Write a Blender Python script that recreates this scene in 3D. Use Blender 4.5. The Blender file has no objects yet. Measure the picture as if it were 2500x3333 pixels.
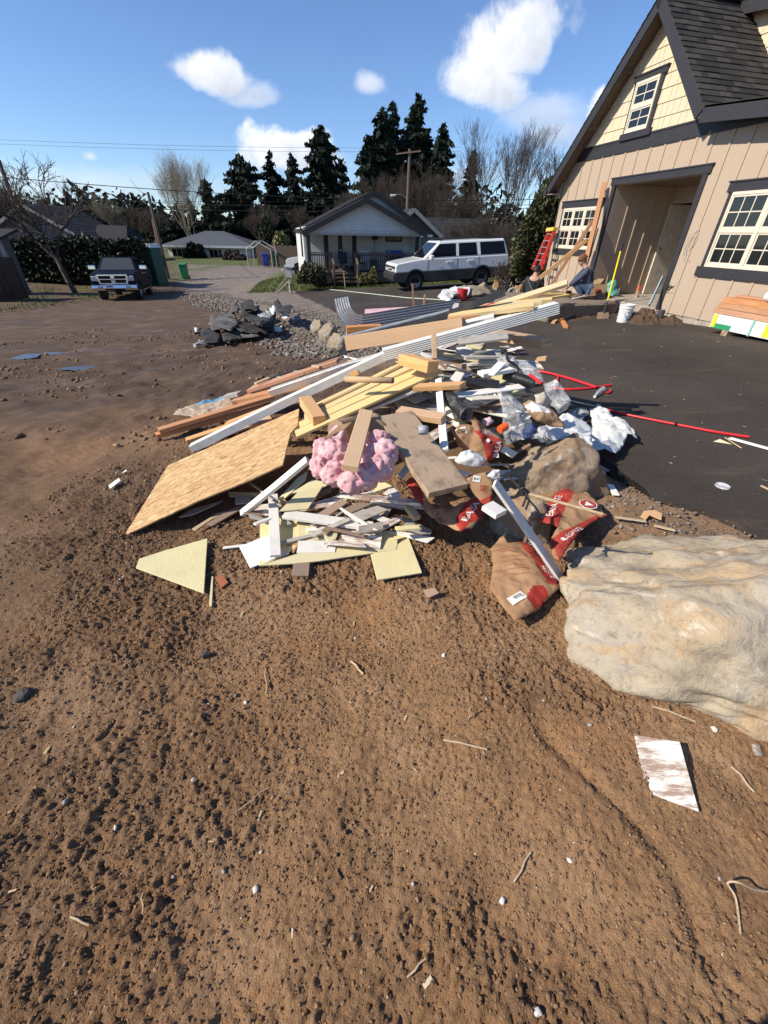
import bpy, bmesh, math, random, bisect
import numpy as np
from mathutils import Vector, Matrix, noise as mnoise
R_ = math.radians
rnd = random.Random(7)
sc = bpy.context.scene
COL = sc.collection
# ------------------------------------------------------------------ camera
CAMZ = 1.75
FPX, PIT, ROL = 1322.6, R_(34.415), R_(1.116)
Fv = Vector((0, math.cos(PIT), -math.sin(PIT)))
U0 = Vector((0, math.sin(PIT), math.cos(PIT)))
X0 = Vector((1, 0, 0))
Rv = X0*math.cos(ROL)+U0*math.sin(ROL)
Uv = -X0*math.sin(ROL)+U0*math.cos(ROL)
CAM = Vector((0, 0, CAMZ))
def ray(u, v):            # source pixels (2500 x 3333)
    return Rv*((u-1250)/FPX)+Uv*((1666.5-v)/FPX)+Fv
def crop(ox, oy, w, pw=1659):
    k = w/pw
    return lambda x, y: (ox+x*k, oy+y*k)
DD = lambda x, y: (x*1.50693, y*1.50693)
def atZ(p, z):
    d = ray(*p); return CAM+d*((z-CAMZ)/d.z)
def atY(p, Y):
    d = ray(*p); return CAM+d*(Y/d.y)
def atB(p, b):
    return CAM+ray(*p)*b
def at_surf(p, fn, dz=0.0, far=60.0):
    """first point along the ray of a pixel that meets height fn(x, y)+dz"""
    d = ray(*p); t = .6; st = .02; prev = t
    while t < far:
        q = CAM+d*t
        if q.z <= fn(q.x, q.y)+dz:
            lo, hi = prev, t
            for i in range(18):
                m = (lo+hi)/2; q = CAM+d*m
                if q.z <= fn(q.x, q.y)+dz: hi = m
                else: lo = m
            return CAM+d*hi
        prev = t; t += st; st = .02+.004*t
    return CAM+d*far
cam = bpy.data.cameras.new('camera'); co = bpy.data.objects.new('camera', cam); COL.objects.link(co)
co.matrix_world = Matrix(((Rv.x, Uv.x, -Fv.x, 0), (Rv.y, Uv.y, -Fv.y, 0), (Rv.z, Uv.z, -Fv.z, CAMZ), (0, 0, 0, 1)))
cam.sensor_fit = 'HORIZONTAL'; cam.sensor_width = 36; cam.lens = FPX/2500*36
cam.clip_start = .05; cam.clip_end = 3000
sc.camera = co
# ------------------------------------------------------------------ numpy noise
def _h2(ix, iy, seed):
    n = (ix.astype(np.int64)*374761393+iy.astype(np.int64)*668265263+seed*974634559) & 0xffffffff
    n = ((n ^ (n >> 13))*1274126177) & 0xffffffff
    n = ((n ^ (n >> 16))*2246822519) & 0xffffffff
    return ((n ^ (n >> 15)) & 0xffffff)/16777215.0
def vn(x, y, seed=0):
    x = np.asarray(x, float); y = np.asarray(y, float)
    ix = np.floor(x); iy = np.floor(y); fx = x-ix; fy = y-iy
    fx = fx*fx*fx*(fx*(fx*6-15)+10); fy = fy*fy*fy*(fy*(fy*6-15)+10)
    a = _h2(ix, iy, seed); b = _h2(ix+1, iy, seed); c = _h2(ix, iy+1, seed); d = _h2(ix+1, iy+1, seed)
    return (a+(b-a)*fx)*(1-fy)+(c+(d-c)*fx)*fy
def fbm(x, y, seed=0, o=4, g=.5):
    s = 0; a = 1; t = 0
    for i in range(o):
        s = s+a*vn(x*2**i+i*17.3, y*2**i-i*9.1, seed+i*31); t += a; a *= g
    return s/t
def worley(x, y, seed=0):
    x = np.asarray(x, float); y = np.asarray(y, float)
    ix = np.floor(x); iy = np.floor(y); best = np.full(x.shape, 9.0)
    for dx in (-1, 0, 1):
        for dy in (-1, 0, 1):
            cx = ix+dx; cy = iy+dy
            px = cx+_h2(cx, cy, seed); py = cy+_h2(cx, cy, seed+7)
            best = np.minimum(best, (x-px)**2+(y-py)**2)
    return np.sqrt(best)
def sstep(a, b, x):
    t = np.clip((x-a)/(b-a), 0, 1); return t*t*(3-2*t)
# ------------------------------------------------------------------ objects and tags
def tag(o, label=None, cat=None, group=None, kind=None):
    if label: o['label'] = label
    if cat: o['category'] = cat
    if group: o['group'] = group
    if kind: o['kind'] = kind
    return o
def empty(name, loc=(0, 0, 0), rz=0, label=None, cat=None, group=None, mw=None):
    o = bpy.data.objects.new(name, None); COL.objects.link(o); o.empty_display_size = .1
    if mw is not None: o.matrix_world = mw
    else:
        o.location = loc; o.rotation_euler = (0, 0, rz)
    return tag(o, label, cat, group)
def mesh_obj(name, verts, faces, mats, parent=None, mw=None, smooth=False, mi=None):
    me = bpy.data.meshes.new(name); me.from_pydata([tuple(v) for v in verts], [], faces)
    for m in (mats if isinstance(mats, (list, tuple)) else [mats]): me.materials.append(m)
    if mi is not None: me.polygons.foreach_set('material_index', mi)
    if smooth: me.polygons.foreach_set('use_smooth', [True]*len(me.polygons))
    me.update()
    o = bpy.data.objects.new(name, me); COL.objects.link(o)
    if parent is not None: o.parent = parent
    if mw is not None: o.matrix_local = mw
    return o
def copy_tree(o, parent=None, **kw):
    c = o.copy(); COL.objects.link(c)
    if parent is not None: c.parent = parent; c.matrix_parent_inverse = o.matrix_parent_inverse
    for ch in o.children: copy_tree(ch, c)
    return c
def smooth_path(pts, n=6):
    pts = [Vector(p) for p in pts]; out = []
    for i in range(len(pts)-1):
        p0 = pts[max(i-1, 0)]; p1 = pts[i]; p2 = pts[i+1]; p3 = pts[min(i+2, len(pts)-1)]
        for k in range(n):
            t = k/n
            out.append(.5*((2*p1)+(p2-p0)*t+(2*p0-5*p1+4*p2-p3)*t*t+(3*p1-p0-3*p2+p3)*t**3))
    out.append(pts[-1]); return out
class MB:
    """collects simple shapes, then links them as ONE mesh object"""
    def __init__(s): s.v = []; s.f = []; s.mi = []; s.cur = 0; s.sm = False
    def add(s, vs, fs, mi=None):
        n = len(s.v); s.v += [tuple(v) for v in vs]; s.f += [tuple(i+n for i in f) for f in fs]
        s.mi += [s.cur if mi is None else mi]*len(fs); return s
    def hexa(s, p, mi=None):     # 4 bottom ccw, 4 top ccw
        return s.add(p, [(3, 2, 1, 0), (4, 5, 6, 7), (0, 1, 5, 4), (1, 2, 6, 5), (2, 3, 7, 6), (3, 0, 4, 7)], mi)
    def box(s, x0, x1, y0, y1, z0, z1, mi=None):
        return s.hexa([(x0, y0, z0), (x1, y0, z0), (x1, y1, z0), (x0, y1, z0), (x0, y0, z1), (x1, y0, z1), (x1, y1, z1), (x0, y1, z1)], mi)
    def bar(s, a, b, w, t, up=(0, 0, 1), mi=None, w2=None, t2=None):
        a = Vector(a); b = Vector(b); d = (b-a).normalized(); up = Vector(up)
        if abs(d.dot(up)) > .98: up = Vector((1, 0, 0))
        sd = d.cross(up).normalized(); up = sd.cross(d)
        w2 = w if w2 is None else w2; t2 = t if t2 is None else t2
        P = []
        for q, ww, tt in ((a, w, t), (b, w2, t2)):
            P.append([q+sd*ww/2-up*tt/2, q-sd*ww/2-up*tt/2, q-sd*ww/2+up*tt/2, q+sd*ww/2+up*tt/2])
        return s.add(P[0]+P[1], [(0, 1, 2, 3), (7, 6, 5, 4), (0, 4, 5, 1), (1, 5, 6, 2), (2, 6, 7, 3), (3, 7, 4, 0)], mi)
    def tube(s, pts, r, n=8, cap=True, mi=None, prof=None):
        pts = [Vector(p) for p in pts]; rs = r if isinstance(r, (list, tuple)) else [r]*len(pts)
        prev = None; base = len(s.v); vs = []; fs = []
        pr = prof or [(math.cos(2*math.pi*k/n), math.sin(2*math.pi*k/n)) for k in range(n)]
        n = len(pr)
        for i, p in enumerate(pts):
            d = (pts[min(i+1, len(pts)-1)]-pts[max(i-1, 0)])
            d = d.normalized() if d.length > 1e-9 else Vector((0, 0, 1))
            if prev is None:
                up = Vector((0, 0, 1)) if abs(d.z) < .9 else Vector((0, 1, 0))
                sx = d.cross(up).normalized()
            else:
                sx = (prev-d*prev.dot(d)).normalized()
            prev = sx; sy = sx.cross(d)
            for cx, cy in pr: vs.append(p+sx*cx*rs[i]+sy*cy*rs[i])
        for i in range(len(pts)-1):
            for k in range(n):
                k2 = (k+1) % n
                fs.append((i*n+k, i*n+k2, (i+1)*n+k2, (i+1)*n+k))
        if cap:
            fs.append(tuple(range(n-1, -1, -1))); fs.append(tuple((len(pts)-1)*n+k for k in range(n)))
        return s.add(vs, fs, mi)
    def lathe(s, prof, c=(0, 0, 0), n=24, mi=None):
        vs = []; fs = []
        for r, z in prof:
            for k in range(n):
                a = 2*math.pi*k/n; vs.append((c[0]+r*math.cos(a), c[1]+r*math.sin(a), c[2]+z))
        for i in range(len(prof)-1):
            for k in range(n):
                k2 = (k+1) % n; fs.append((i*n+k, i*n+k2, (i+1)*n+k2, (i+1)*n+k))
        return s.add(vs, fs, mi)
    def prism(s, poly, t, mi=None, ax=2, off=0):
        """2D polygon extruded by t along axis ax"""
        n = len(poly)
        def V(p, h):
            q = [0, 0, 0]; k = [i for i in range(3) if i != ax]; q[k[0]] = p[0]; q[k[1]] = p[1]; q[ax] = h; return q
        vs = [V(p, off) for p in poly]+[V(p, off+t) for p in poly]
        fs = [tuple(range(n-1, -1, -1)), tuple(range(n, 2*n))]+[(i, (i+1) % n, n+(i+1) % n, n+i) for i in range(n)]
        return s.add(vs, fs, mi)
    def build(s, name, mats, parent=None, mw=None, smooth=False, bevel=0, seg=2, auto=None):
        o = mesh_obj(name, s.v, s.f, mats, parent, mw, smooth, s.mi)
        bm = bmesh.new(); bm.from_mesh(o.data); bmesh.ops.recalc_face_normals(bm, faces=bm.faces)
        bm.to_mesh(o.data); bm.free()
        if auto is not None:
            o.data.polygons.foreach_set('use_smooth', [True]*len(o.data.polygons)); o.data.set_sharp_from_angle(angle=R_(auto))
        if bevel:
            m = o.modifiers.new('edge', 'BEVEL'); m.width = bevel; m.segments = seg; m.limit_method = 'ANGLE'; m.angle_limit = R_(40)
        return o
def grid_faces(nu, nv, wrap=False):
    fs = []
    for j in range(nv-1):
        for i in range(nu if wrap else nu-1):
            i2 = (i+1) % nu
            fs.append((j*nu+i, j*nu+i2, (j+1)*nu+i2, (j+1)*nu+i))
    return fs
def clip_poly(poly, a, b, c):
    """keep the side a*x+b*y<=c of a 2D polygon"""
    out = []
    for i in range(len(poly)):
        p = poly[i]; q = poly[(i+1) % len(poly)]
        dp = a*p[0]+b*p[1]-c; dq = a*q[0]+b*q[1]-c
        if dp <= 0: out.append(p)
        if (dp < 0 and dq > 0) or (dp > 0 and dq < 0):
            t = dp/(dp-dq); out.append((p[0]+(q[0]-p[0])*t, p[1]+(q[1]-p[1])*t))
    return out
# ------------------------------------------------------------------ materials
class NT:
    def __init__(s, name):
        s.m = bpy.data.materials.new(name); s.m.use_nodes = True; s.t = s.m.node_tree
        s.b = s.t.nodes['Principled BSDF']; s.tc = None
    def n(s, ty, **kw):
        nd = s.t.nodes.new(ty)
        for k, v in kw.items():
            if k.startswith('i_'):
                key = k[2:].replace('_', ' ')
                key = int(key) if key.isdigit() else key
                s.put(nd.inputs[key], v)
            else: setattr(nd, k, v)
        return nd
    def put(s, inp, v):
        if isinstance(v, bpy.types.NodeSocket): s.t.links.new(v, inp)
        else:
            if isinstance(v, (tuple, list)) and len(v) == 3 and inp.type == 'RGBA': v = (*v, 1)
            inp.default_value = v
    def obj(s):
        if s.tc is None: s.tc = s.n('ShaderNodeTexCoord')
        return s.tc.outputs['Object']
    def mapv(s, scale=(1, 1, 1), loc=(0, 0, 0), rot=(0, 0, 0), vec=None):
        return s.n('ShaderNodeMapping', i_Vector=vec or s.obj(), i_Scale=scale, i_Location=loc, i_Rotation=rot).outputs[0]
    def rand(s): return s.n('ShaderNodeObjectInfo').outputs['Random']
    def shift(s, vec=None, k=37.0):
        """object coordinates offset by a random amount per object"""
        r = s.rand(); c = s.n('ShaderNodeCombineXYZ', i_0=s.math('MULTIPLY', r, k), i_1=s.math('MULTIPLY', r, k*1.7), i_2=s.math('MULTIPLY', r, k*.6)).outputs[0]
        return s.n('ShaderNodeVectorMath', operation='ADD', i_0=vec or s.obj(), i_1=c).outputs[0]
    def noise(s, scale=5, detail=4, rough=.55, dist=0, vec=None):
        return s.n('ShaderNodeTexNoise', i_Vector=vec or s.obj(), i_Scale=scale, i_Detail=detail, i_Roughness=rough, i_Distortion=dist).outputs[0]
    def voro(s, scale=5, vec=None, out=0, feature='F1', rnd_=1.0):
        return s.n('ShaderNodeTexVoronoi', feature=feature, i_Vector=vec or s.obj(), i_Scale=scale, i_Randomness=rnd_).outputs[out]
    def ramp(s, fac, *stops, const=False):
        r = s.n('ShaderNodeValToRGB', i_Fac=fac); el = r.color_ramp.elements
        if const: r.color_ramp.interpolation = 'CONSTANT'
        while len(el) > len(stops): el.remove(el[-1])
        for i, (p, c) in enumerate(stops):
            e = el[i] if i < len(el) else el.new(p)
            e.position = p; e.color = (*c, 1) if isinstance(c, (tuple, list)) else (c, c, c, 1)
        return r.outputs[0]
    def math(s, op, a, b=0.0, c=0.0, clamp=False):
        return s.n('ShaderNodeMath', operation=op, use_clamp=clamp, i_0=a, i_1=b, i_2=c).outputs[0]
    def mix(s, fac, a, b, blend='MIX'):
        m = s.n('ShaderNodeMix', data_type='RGBA', blend_type=blend)
        s.put(m.inputs[0], fac); s.put(m.inputs[6], a); s.put(m.inputs[7], b); return m.outputs[2]
    def xyz(s, vec=None):
        return s.n('ShaderNodeSeparateXYZ', i_0=vec or s.obj()).outputs
    def bump(s, h, d=.01, st=1.0, nrm=None):
        b = s.n('ShaderNodeBump', i_Height=h, i_Distance=d, i_Strength=st)
        if nrm is not None: s.put(b.inputs['Normal'], nrm)
        s.put(s.b.inputs['Normal'], b.outputs[0]); return b.outputs[0]
    def set(s, col=None, rough=None, metal=None, spec=None, **kw):
        if col is not None: s.put(s.b.inputs['Base Color'], col)
        if rough is not None: s.put(s.b.inputs['Roughness'], rough)
        if metal is not None: s.put(s.b.inputs['Metallic'], metal)
        if spec is not None: s.put(s.b.inputs['Specular IOR Level'], spec)
        for k, v in kw.items(): s.put(s.b.inputs[k.replace('_', ' ')], v)
        return s.m
def plain(name, col, rough=.6, metal=0, var=.18, scale=6, bump=0, spec=.4):
    t = NT(name); a = tuple(c*(1-var) for c in col); b = tuple(min(1, c*(1+var)) for c in col)
    nz = t.noise(scale, 5, .6, vec=t.shift())
    t.set(t.ramp(nz, (.3, a), (.7, b)), rough, metal, spec)
    if bump: t.bump(t.noise(scale*6, 3), bump)
    return t.m
def wood(name, c1, c2, knot=(.16, .07, .03), rough=.65, grain=1.0, dirt=0.0, wear=None):
    """sawn timber: grain runs along local X; shade differs from board to board"""
    t = NT(name); v = t.shift()
    w = t.n('ShaderNodeTexWave', wave_type='BANDS', bands_direction='Y', i_Vector=t.mapv((.9, 9, 9), vec=v), i_Scale=2.2, i_Distortion=7.0, i_Detail=3.0, i_Detail_Scale=1.2).outputs[1]
    fine = t.noise(1, 4, .6, vec=t.mapv((6, 160, 160), vec=v))
    col = t.mix(t.math('MULTIPLY_ADD', w, .62*grain, t.math('MULTIPLY', fine, .38)), c1, c2)
    kn = t.voro(1, vec=t.mapv((2.2, 9, 9), vec=v))
    col = t.mix(t.ramp(kn, (.02, 1.0), (.11, 0.0)), col, knot)
    big = t.noise(2.3, 3, .5, vec=v)
    col = t.mix(t.ramp(big, (.35, 0.0), (.75, .45)), col, tuple(c*.72 for c in c1))
    hv = t.n('ShaderNodeHueSaturation', i_Color=col, i_Value=t.math('MULTIPLY_ADD', t.rand(), .24, .90), i_Saturation=t.math('MULTIPLY_ADD', t.rand(), .25, .84)).outputs[0]
    if dirt:
        hv = t.mix(t.math('MULTIPLY', t.ramp(t.noise(7, 6, .7, vec=v), (.5, 0.0), (.68, 1.0)), dirt), hv, (.06, .042, .03))
    if wear:
        hv = t.mix(t.ramp(t.noise(1, 6, .75, vec=t.mapv((5, 26, 26), vec=v)), (.44, 1.0), (.56, 0.0)), hv, wear)
    t.set(hv, rough, 0, .3); t.bump(fine, .0012)
    return t.m
# ================================================================== light and sky
SUN_AZ, SUN_EL = R_(-108), R_(37)      # compass direction of the sun seen from +Y, clockwise
sdir = Vector((math.sin(SUN_AZ)*math.cos(SUN_EL), math.cos(SUN_AZ)*math.cos(SUN_EL), math.sin(SUN_EL)))
sl = bpy.data.lights.new('sun', 'SUN'); sl.energy = 4.7; sl.angle = R_(.5); sl.color = (1, .91, .78)
so = bpy.data.objects.new('sun', sl); COL.objects.link(so); so.rotation_euler = (-sdir).to_track_quat('-Z', 'Y').to_euler()
W = bpy.data.worlds.new('World'); sc.world = W; W.use_nodes = True
wt = W.node_tree; bg = wt.nodes['Background']
def wn(ty, **kw):
    nd = wt.nodes.new(ty)
    for k, v in kw.items():
        if k.startswith('i_'):
            inp = nd.inputs[int(k[2:]) if k[2:].isdigit() else k[2:].replace('_', ' ')]
            if isinstance(v, bpy.types.NodeSocket): wt.links.new(v, inp)
            else: inp.default_value = v
        else: setattr(nd, k, v)
    return nd
sky = wn('ShaderNodeTexSky'); sky.sky_type = 'NISHITA'; sky.sun_disc = False
sky.sun_elevation = SUN_EL; sky.sun_rotation = SUN_AZ % (2*math.pi)
sky.air_density = 1.0; sky.dust_density = 0; sky.ozone_density = 3.0; sky.altitude = 400
dirn = wn('ShaderNodeTexCoord').outputs['Generated']
wm = lambda op, a, b=0.0, c=0.0, cl=False: wn('ShaderNodeMath', operation=op, use_clamp=cl, i_0=a, i_1=b, i_2=c).outputs[0]
def wdot(v): return wn('ShaderNodeVectorMath', operation='DOT_PRODUCT', i_0=dirn, i_1=tuple(v)).outputs['Value']
nz1 = wn('ShaderNodeTexNoise', i_Vector=dirn, i_Scale=9.0, i_Detail=8.0, i_Roughness=.58, i_Distortion=.3).outputs[0]
nz2 = wn('ShaderNodeTexNoise', i_Vector=dirn, i_Scale=26.0, i_Detail=6.0, i_Roughness=.6).outputs[0]
warp = wm('ADD', wm('MULTIPLY', wm('SUBTRACT', nz1, .5), 1.9), wm('MULTIPLY', wm('SUBTRACT', nz2, .5), .55))
cover = None; bright = None
def cloud(u, v, w, h, soft=.35, amt=1.0, lit=1.0, tilt=0.0):
    """one cloud of the sky, round a direction, w x h half sizes"""
    global cover, bright
    c = ray(*DD(u, v)).normalized()
    ex = (ray(*DD(u+w, v)).normalized()-c); ey = (ray(*DD(u, v-h)).normalized()-c)
    sx = ex.length; sy = ey.length; ex.normalize(); ey = (ey-ex*ey.dot(ex)).normalized()
    if tilt:
        e2 = ex*math.cos(tilt)+ey*math.sin(tilt); ey = ey*math.cos(tilt)-ex*math.sin(tilt); ex = e2
    front = wm('GREATER_THAN', wdot(c), .3)
    x = wm('MULTIPLY', wdot(ex), 1/sx); y = wm('MULTIPLY', wdot(ey), 1/sy)
    x = wm('ADD', x, -c.dot(ex)/sx); y = wm('ADD', y, -c.dot(ey)/sy)
    yb = wm('MAXIMUM', wm('MULTIPLY', y, 1.0), wm('MULTIPLY', y, -1.25))
    r = wm('SQRT', wm('ADD', wm('MULTIPLY', x, x), wm('MULTIPLY', yb, yb)))
    r = wm('ADD', r, warp)
    mk = wn('ShaderNodeMapRange', interpolation_type='SMOOTHSTEP', i_Value=r, i_1=1.0, i_2=1.0-soft, i_3=0.0, i_4=amt).outputs[0]
    mk = wm('MULTIPLY', mk, front)
    sh = wm('MULTIPLY_ADD', wm('ADD', wm('MULTIPLY', y, .22), wm('MULTIPLY', x, -.14)), 1.0, wm('MULTIPLY_ADD', nz2, .5, .38))
    sh = wm('MULTIPLY', wm('MINIMUM', wm('MAXIMUM', sh, .25), 1.0), lit)
    if cover is None: cover, bright = mk, sh
    else:
        bright = wn('ShaderNodeMix', data_type='FLOAT', i_0=mk, i_2=bright, i_3=sh).outputs[0]
        cover = wm('MAXIMUM', cover, mk)
cloud(150, 400, 420, 52, .9, .42, .95)
cloud(640, 330, 120, 78, .4, .95, .98)
cloud(800, 186, 46, 34, .9, .62, .95)
cloud(1190, 250, 150, 66, .9, .55, .62)
cloud(450, 165, 95, 62, .55, .97, 1.0, -.2)
cloud(540, 208, 85, 34, .9, .6, .58)
cloud(1110, 100, 165, 140, .55, .97, 1.0, .35)
cloud(1040, 185, 130, 100, .55, .97, .97)
cloud(1215, 285, 120, 62, .9, .7, .60)
cloud(1330, 255, 95, 95, .4, .95, 1.0)
cloud(196, 338, 22, 16, .9, .5, 1.0)
cloud(980, 385, 240, 40, .9, .55, .95)
ccol = wn('ShaderNodeValToRGB', i_Fac=bright); ce = ccol.color_ramp.elements
ce[0].position = .3; ce[0].color = (3.3, 3.9, 5.0, 1); ce[1].position = .85; ce[1].color = (8.6, 8.6, 8.7, 1)
mixs = wn('ShaderNodeMix', data_type='RGBA'); wt.links.new(cover, mixs.inputs[0])
hs = wn('ShaderNodeMix', data_type='RGBA', blend_type='MULTIPLY', i_0=1.0, i_7=(.82, .935, 1.13, 1)); wt.links.new(sky.outputs[0], hs.inputs[6]); wt.links.new(hs.outputs[2], mixs.inputs[6]); wt.links.new(ccol.outputs[0], mixs.inputs[7])
wt.links.new(mixs.outputs[2], bg.inputs[0]); bg.inputs[1].default_value = .106
sc.view_settings.view_transform = 'Standard'; sc.view_settings.look = 'None'; sc.view_settings.exposure = .42; sc.view_settings.gamma = 1
# ================================================================== the lie of the land
_ye = np.array([-30, -2, 0, 1.2, 1.67, 1.96, 2.25, 3.3, 3.64, 5.2, 6.8, 10.6, 15.9, 21.2, 30.6, 46.])
_xe = np.array([60, 12, 6, 3.0, 2.25, 1.92, 1.62, 1.36, 1.1, .45, .1, -1.3, -3.6, -7.3, -13.1, -20.])
def z_pad(x, y):
    x = np.asarray(x, float); y = np.asarray(y, float)
    return .2+.0617*(np.clip(x, -16, 24)-2.5)-.0301*(np.clip(y, -5, 30)-2.6)
def z_dirt(x, y):
    x = np.asarray(x, float); y = np.asarray(y, float)
    return -.075*np.clip(y-4, 0, 12)-.04*np.clip(y-16, 0, 12)-.012*np.clip(-x-3, 0, 12)
def pad_d(x, y): return (np.asarray(x, float)-np.interp(y, _ye, _xe))*.8
def terrain(x, y):
    x = np.asarray(x, float); y = np.asarray(y, float)
    d = pad_d(x, y)+.25*(fbm(x*1.3, y*1.3, 5, 3)-.5)
    z = z_dirt(x, y)+(z_pad(x, y)-z_dirt(x, y))*sstep(-1.15, .15, d)
    far = sstep(30, 46, y)
    z = z*(1-far)-1.15*far
    z = z+.55*np.exp(-(((x+6.3)/2.6)**2+((y-30.5)/3.2)**2))           # grassy mound by the cottage
    z = z+.10*np.exp(-((d+.3)/.45)**2)*sstep(9, 13, y)*(1-sstep(24, 30, y))
    z = z+.16*sstep(-20, -26, x)*(1-far)
    return z
_TX0, _TY0, _TS = -48.0, -6.0, .12
_tg = terrain(*np.meshgrid(np.arange(_TX0, 32, _TS), np.arange(_TY0, 92, _TS))).tolist()
def T(x, y):
    i = (x-_TX0)/_TS; j = (y-_TY0)/_TS; i = min(max(i, 0), len(_tg[0])-2.001); j = min(max(j, 0), len(_tg)-2.001); a = int(i); c = int(j); i -= a; j -= c; p = _tg[c]; q = _tg[c+1]
    return (p[a]*(1-i)+p[a+1]*i)*(1-j)+(q[a]*(1-i)+q[a+1]*i)*j
def ZP(x, y): return .2+.0617*(min(max(x, -16), 24)-2.5)-.0301*(min(max(y, -5), 30)-2.6)
def build_ground():
    def axis(fine0, fine1, st, lo, hi, g):
        a = list(np.arange(fine0, fine1, st)); s = st
        while a[-1] < hi: s = s*g; a.append(a[-1]+s)
        b = []; s = st; q = fine0
        while q > lo: s = s*g; q -= s; b.append(q)
        return np.array(b[::-1]+a)
    xs = axis(-1.9, 1.8, .0074, -330, 330, 1.021); ys = axis(-.05, 2.7, .0074, -40, 700, 1.016)
    X, Y = np.meshgrid(xs, ys); Z = terrain(X, Y)
    d = pad_d(X, Y); dirt = 1-sstep(-.35, .15, d)
    fade = np.exp(-np.maximum(0, np.hypot(X, Y-1.5)-3)/9)
    near = np.exp(-np.maximum(0, np.hypot(X, Y-1.4)-2.2)/2.2)
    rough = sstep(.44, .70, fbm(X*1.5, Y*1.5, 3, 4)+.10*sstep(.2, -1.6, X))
    und = (fbm(X*.8+3, Y*.8, 11, 4)-.5)*.17+(fbm(X*2.3, Y*2.3, 12, 3)-.5)*.07*near
    c, s = math.cos(.95), math.sin(.95); A = X*c+Y*s; Bc = -X*s+Y*c
    ruts = (fbm(Bc*2.6, A*.35, 21, 4)-.5)*.16*sstep(3.4, 6, Y)*sstep(2.0, -1.0, X-.05*Y)
    ruts = ruts-.055*np.exp(-((np.abs(Bc-1.35+.15*np.sin(A*.7))-.32)/.13)**2)*sstep(2, 4, A)*(1-sstep(.0, .9, X))
    tread = .006*np.sin(A*95+3*np.sin(Bc*9))*np.exp(-((Bc-4.4)/.16)**2)+.006*np.sin(A*88)*np.exp(-((Bc-6.1)/.18)**2)
    wx = X+.03*(fbm(X*9, Y*9, 61, 3)-.5); wy = Y+.03*(fbm(X*9, Y*9, 62, 3)-.5)
    w1 = 1-np.minimum(1, worley(wx*11, wy*11, 41)*1.35); w2 = 1-np.minimum(1, worley(wx*31+.9*vn(X*20, Y*20, 8), wy*31, 43)*1.25); w3 = 1-np.minimum(1, worley(X*57+1.1*vn(X*40, Y*40, 18), Y*57, 47)*1.2)
    clod = .008*w1*w1*sstep(.35, .75, fbm(X*3.1, Y*3.1, 51, 3))*rough+.004*w2*(.15+.85*rough)*sstep(.25, .6, vn(X*12, Y*12, 52))+.004*w3
    ridg = (1-np.abs(2*fbm(X*5.2, Y*5.2, 71, 5)-1))**2*.020*(.35+rough)
    crumb = fbm(wx*60, wy*60, 83, 3, .6); fine = (.0072*sstep(.40, .56, crumb)+.006*sstep(.5, .7, fbm(X*85, Y*85, 85, 2)))*(.55+.75*rough+.3*sstep(.45, .6, fbm(X*4, Y*4, 87, 3)))
    pits = -.004*sstep(.62, .8, vn(X*33, Y*33, 91))*(.3+.7*rough)
    cut = -.022*np.exp(-((X-.62-.42*(1.2-Y)+.05*np.sin(Y*9))/.035)**2)*sstep(1.25, .9, Y)*sstep(-.1, .3, Y)
    Z = Z+dirt*(und*(.35+.65*near)*.8+ruts*fade+tread*fade+ridg*(.3+.7*fade)+near*(clod+fine+pits)+(1-near)*fade*.05*(fbm(X*4, Y*4, 33, 4)-.5)*2+cut)
    Z = Z+(1-dirt)*(.02*(fbm(X*6, Y*6, 37, 3)-.5)-.035*sstep(.1, .5, d))
    gr = sstep(25.2, 26.2, Y+.5*(fbm(X*.9, Y*.9, 99, 3)-.5))*sstep(-9.2, -7.6, X+.12*(Y-30))*(1-sstep(40, 44, Y))
    gl = sstep(46, 50, Y)
    ge = sstep(.50, .60, fbm(X*.7, Y*.7, 17, 4))*sstep(-15, -17.5, X)*sstep(18, 21, Y)
    grass = np.maximum(np.maximum(gr, gl), ge*.8)
    padm = sstep(-.9, -.15, d+.5*(fbm(X*2, Y*2, 15, 3)-.5))*(.22+.78*sstep(6.5, 9.5, Y))
    damp = sstep(.22, 1.00, .55*sstep(.7, -1.9, X)+.5*sstep(2.2, 6.5, Y)+.55*(fbm(X*.75, Y*.75, 27, 4)-.45))
    damp = damp*(1-.55*sstep(-.3, .9, X)*(1-sstep(3, 5, Y)))
    ny, nx = X.shape
    me = bpy.data.meshes.new('ground'); me.vertices.add(nx*ny)
    me.vertices.foreach_set('co', np.stack([X, Y, Z], -1).astype(np.float32).ravel())
    j, i = np.mgrid[0:ny-1, 0:nx-1]; q = (j*nx+i).ravel()
    F = np.stack([q, q+1, q+nx+1, q+nx], -1).astype(np.int32)
    me.loops.add(F.size); me.loops.foreach_set('vertex_index', F.ravel())
    me.polygons.add(len(F)); me.polygons.foreach_set('loop_start', np.arange(0, F.size, 4, dtype=np.int32))
    me.polygons.foreach_set('use_smooth', np.ones(len(F), bool))
    me.update(calc_edges=True)
    at = me.color_attributes.new('soil', 'FLOAT_COLOR', 'POINT')
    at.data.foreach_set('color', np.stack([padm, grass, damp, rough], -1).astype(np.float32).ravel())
    o = bpy.data.objects.new('ground', me); COL.objects.link(o); tag(o, kind='structure')
    t = NT('soil')
    a = t.n('ShaderNodeVertexColor', layer_name='soil'); ch = t.n('ShaderNodeSeparateColor', i_0=a.outputs[0]).outputs
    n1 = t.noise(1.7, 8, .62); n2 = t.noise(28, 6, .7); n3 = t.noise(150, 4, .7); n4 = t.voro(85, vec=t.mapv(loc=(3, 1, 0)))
    dry = t.ramp(n1, (.34, (.31, .172, .083)), (.5, (.40, .232, .115)), (.66, (.48, .29, .155)))
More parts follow.
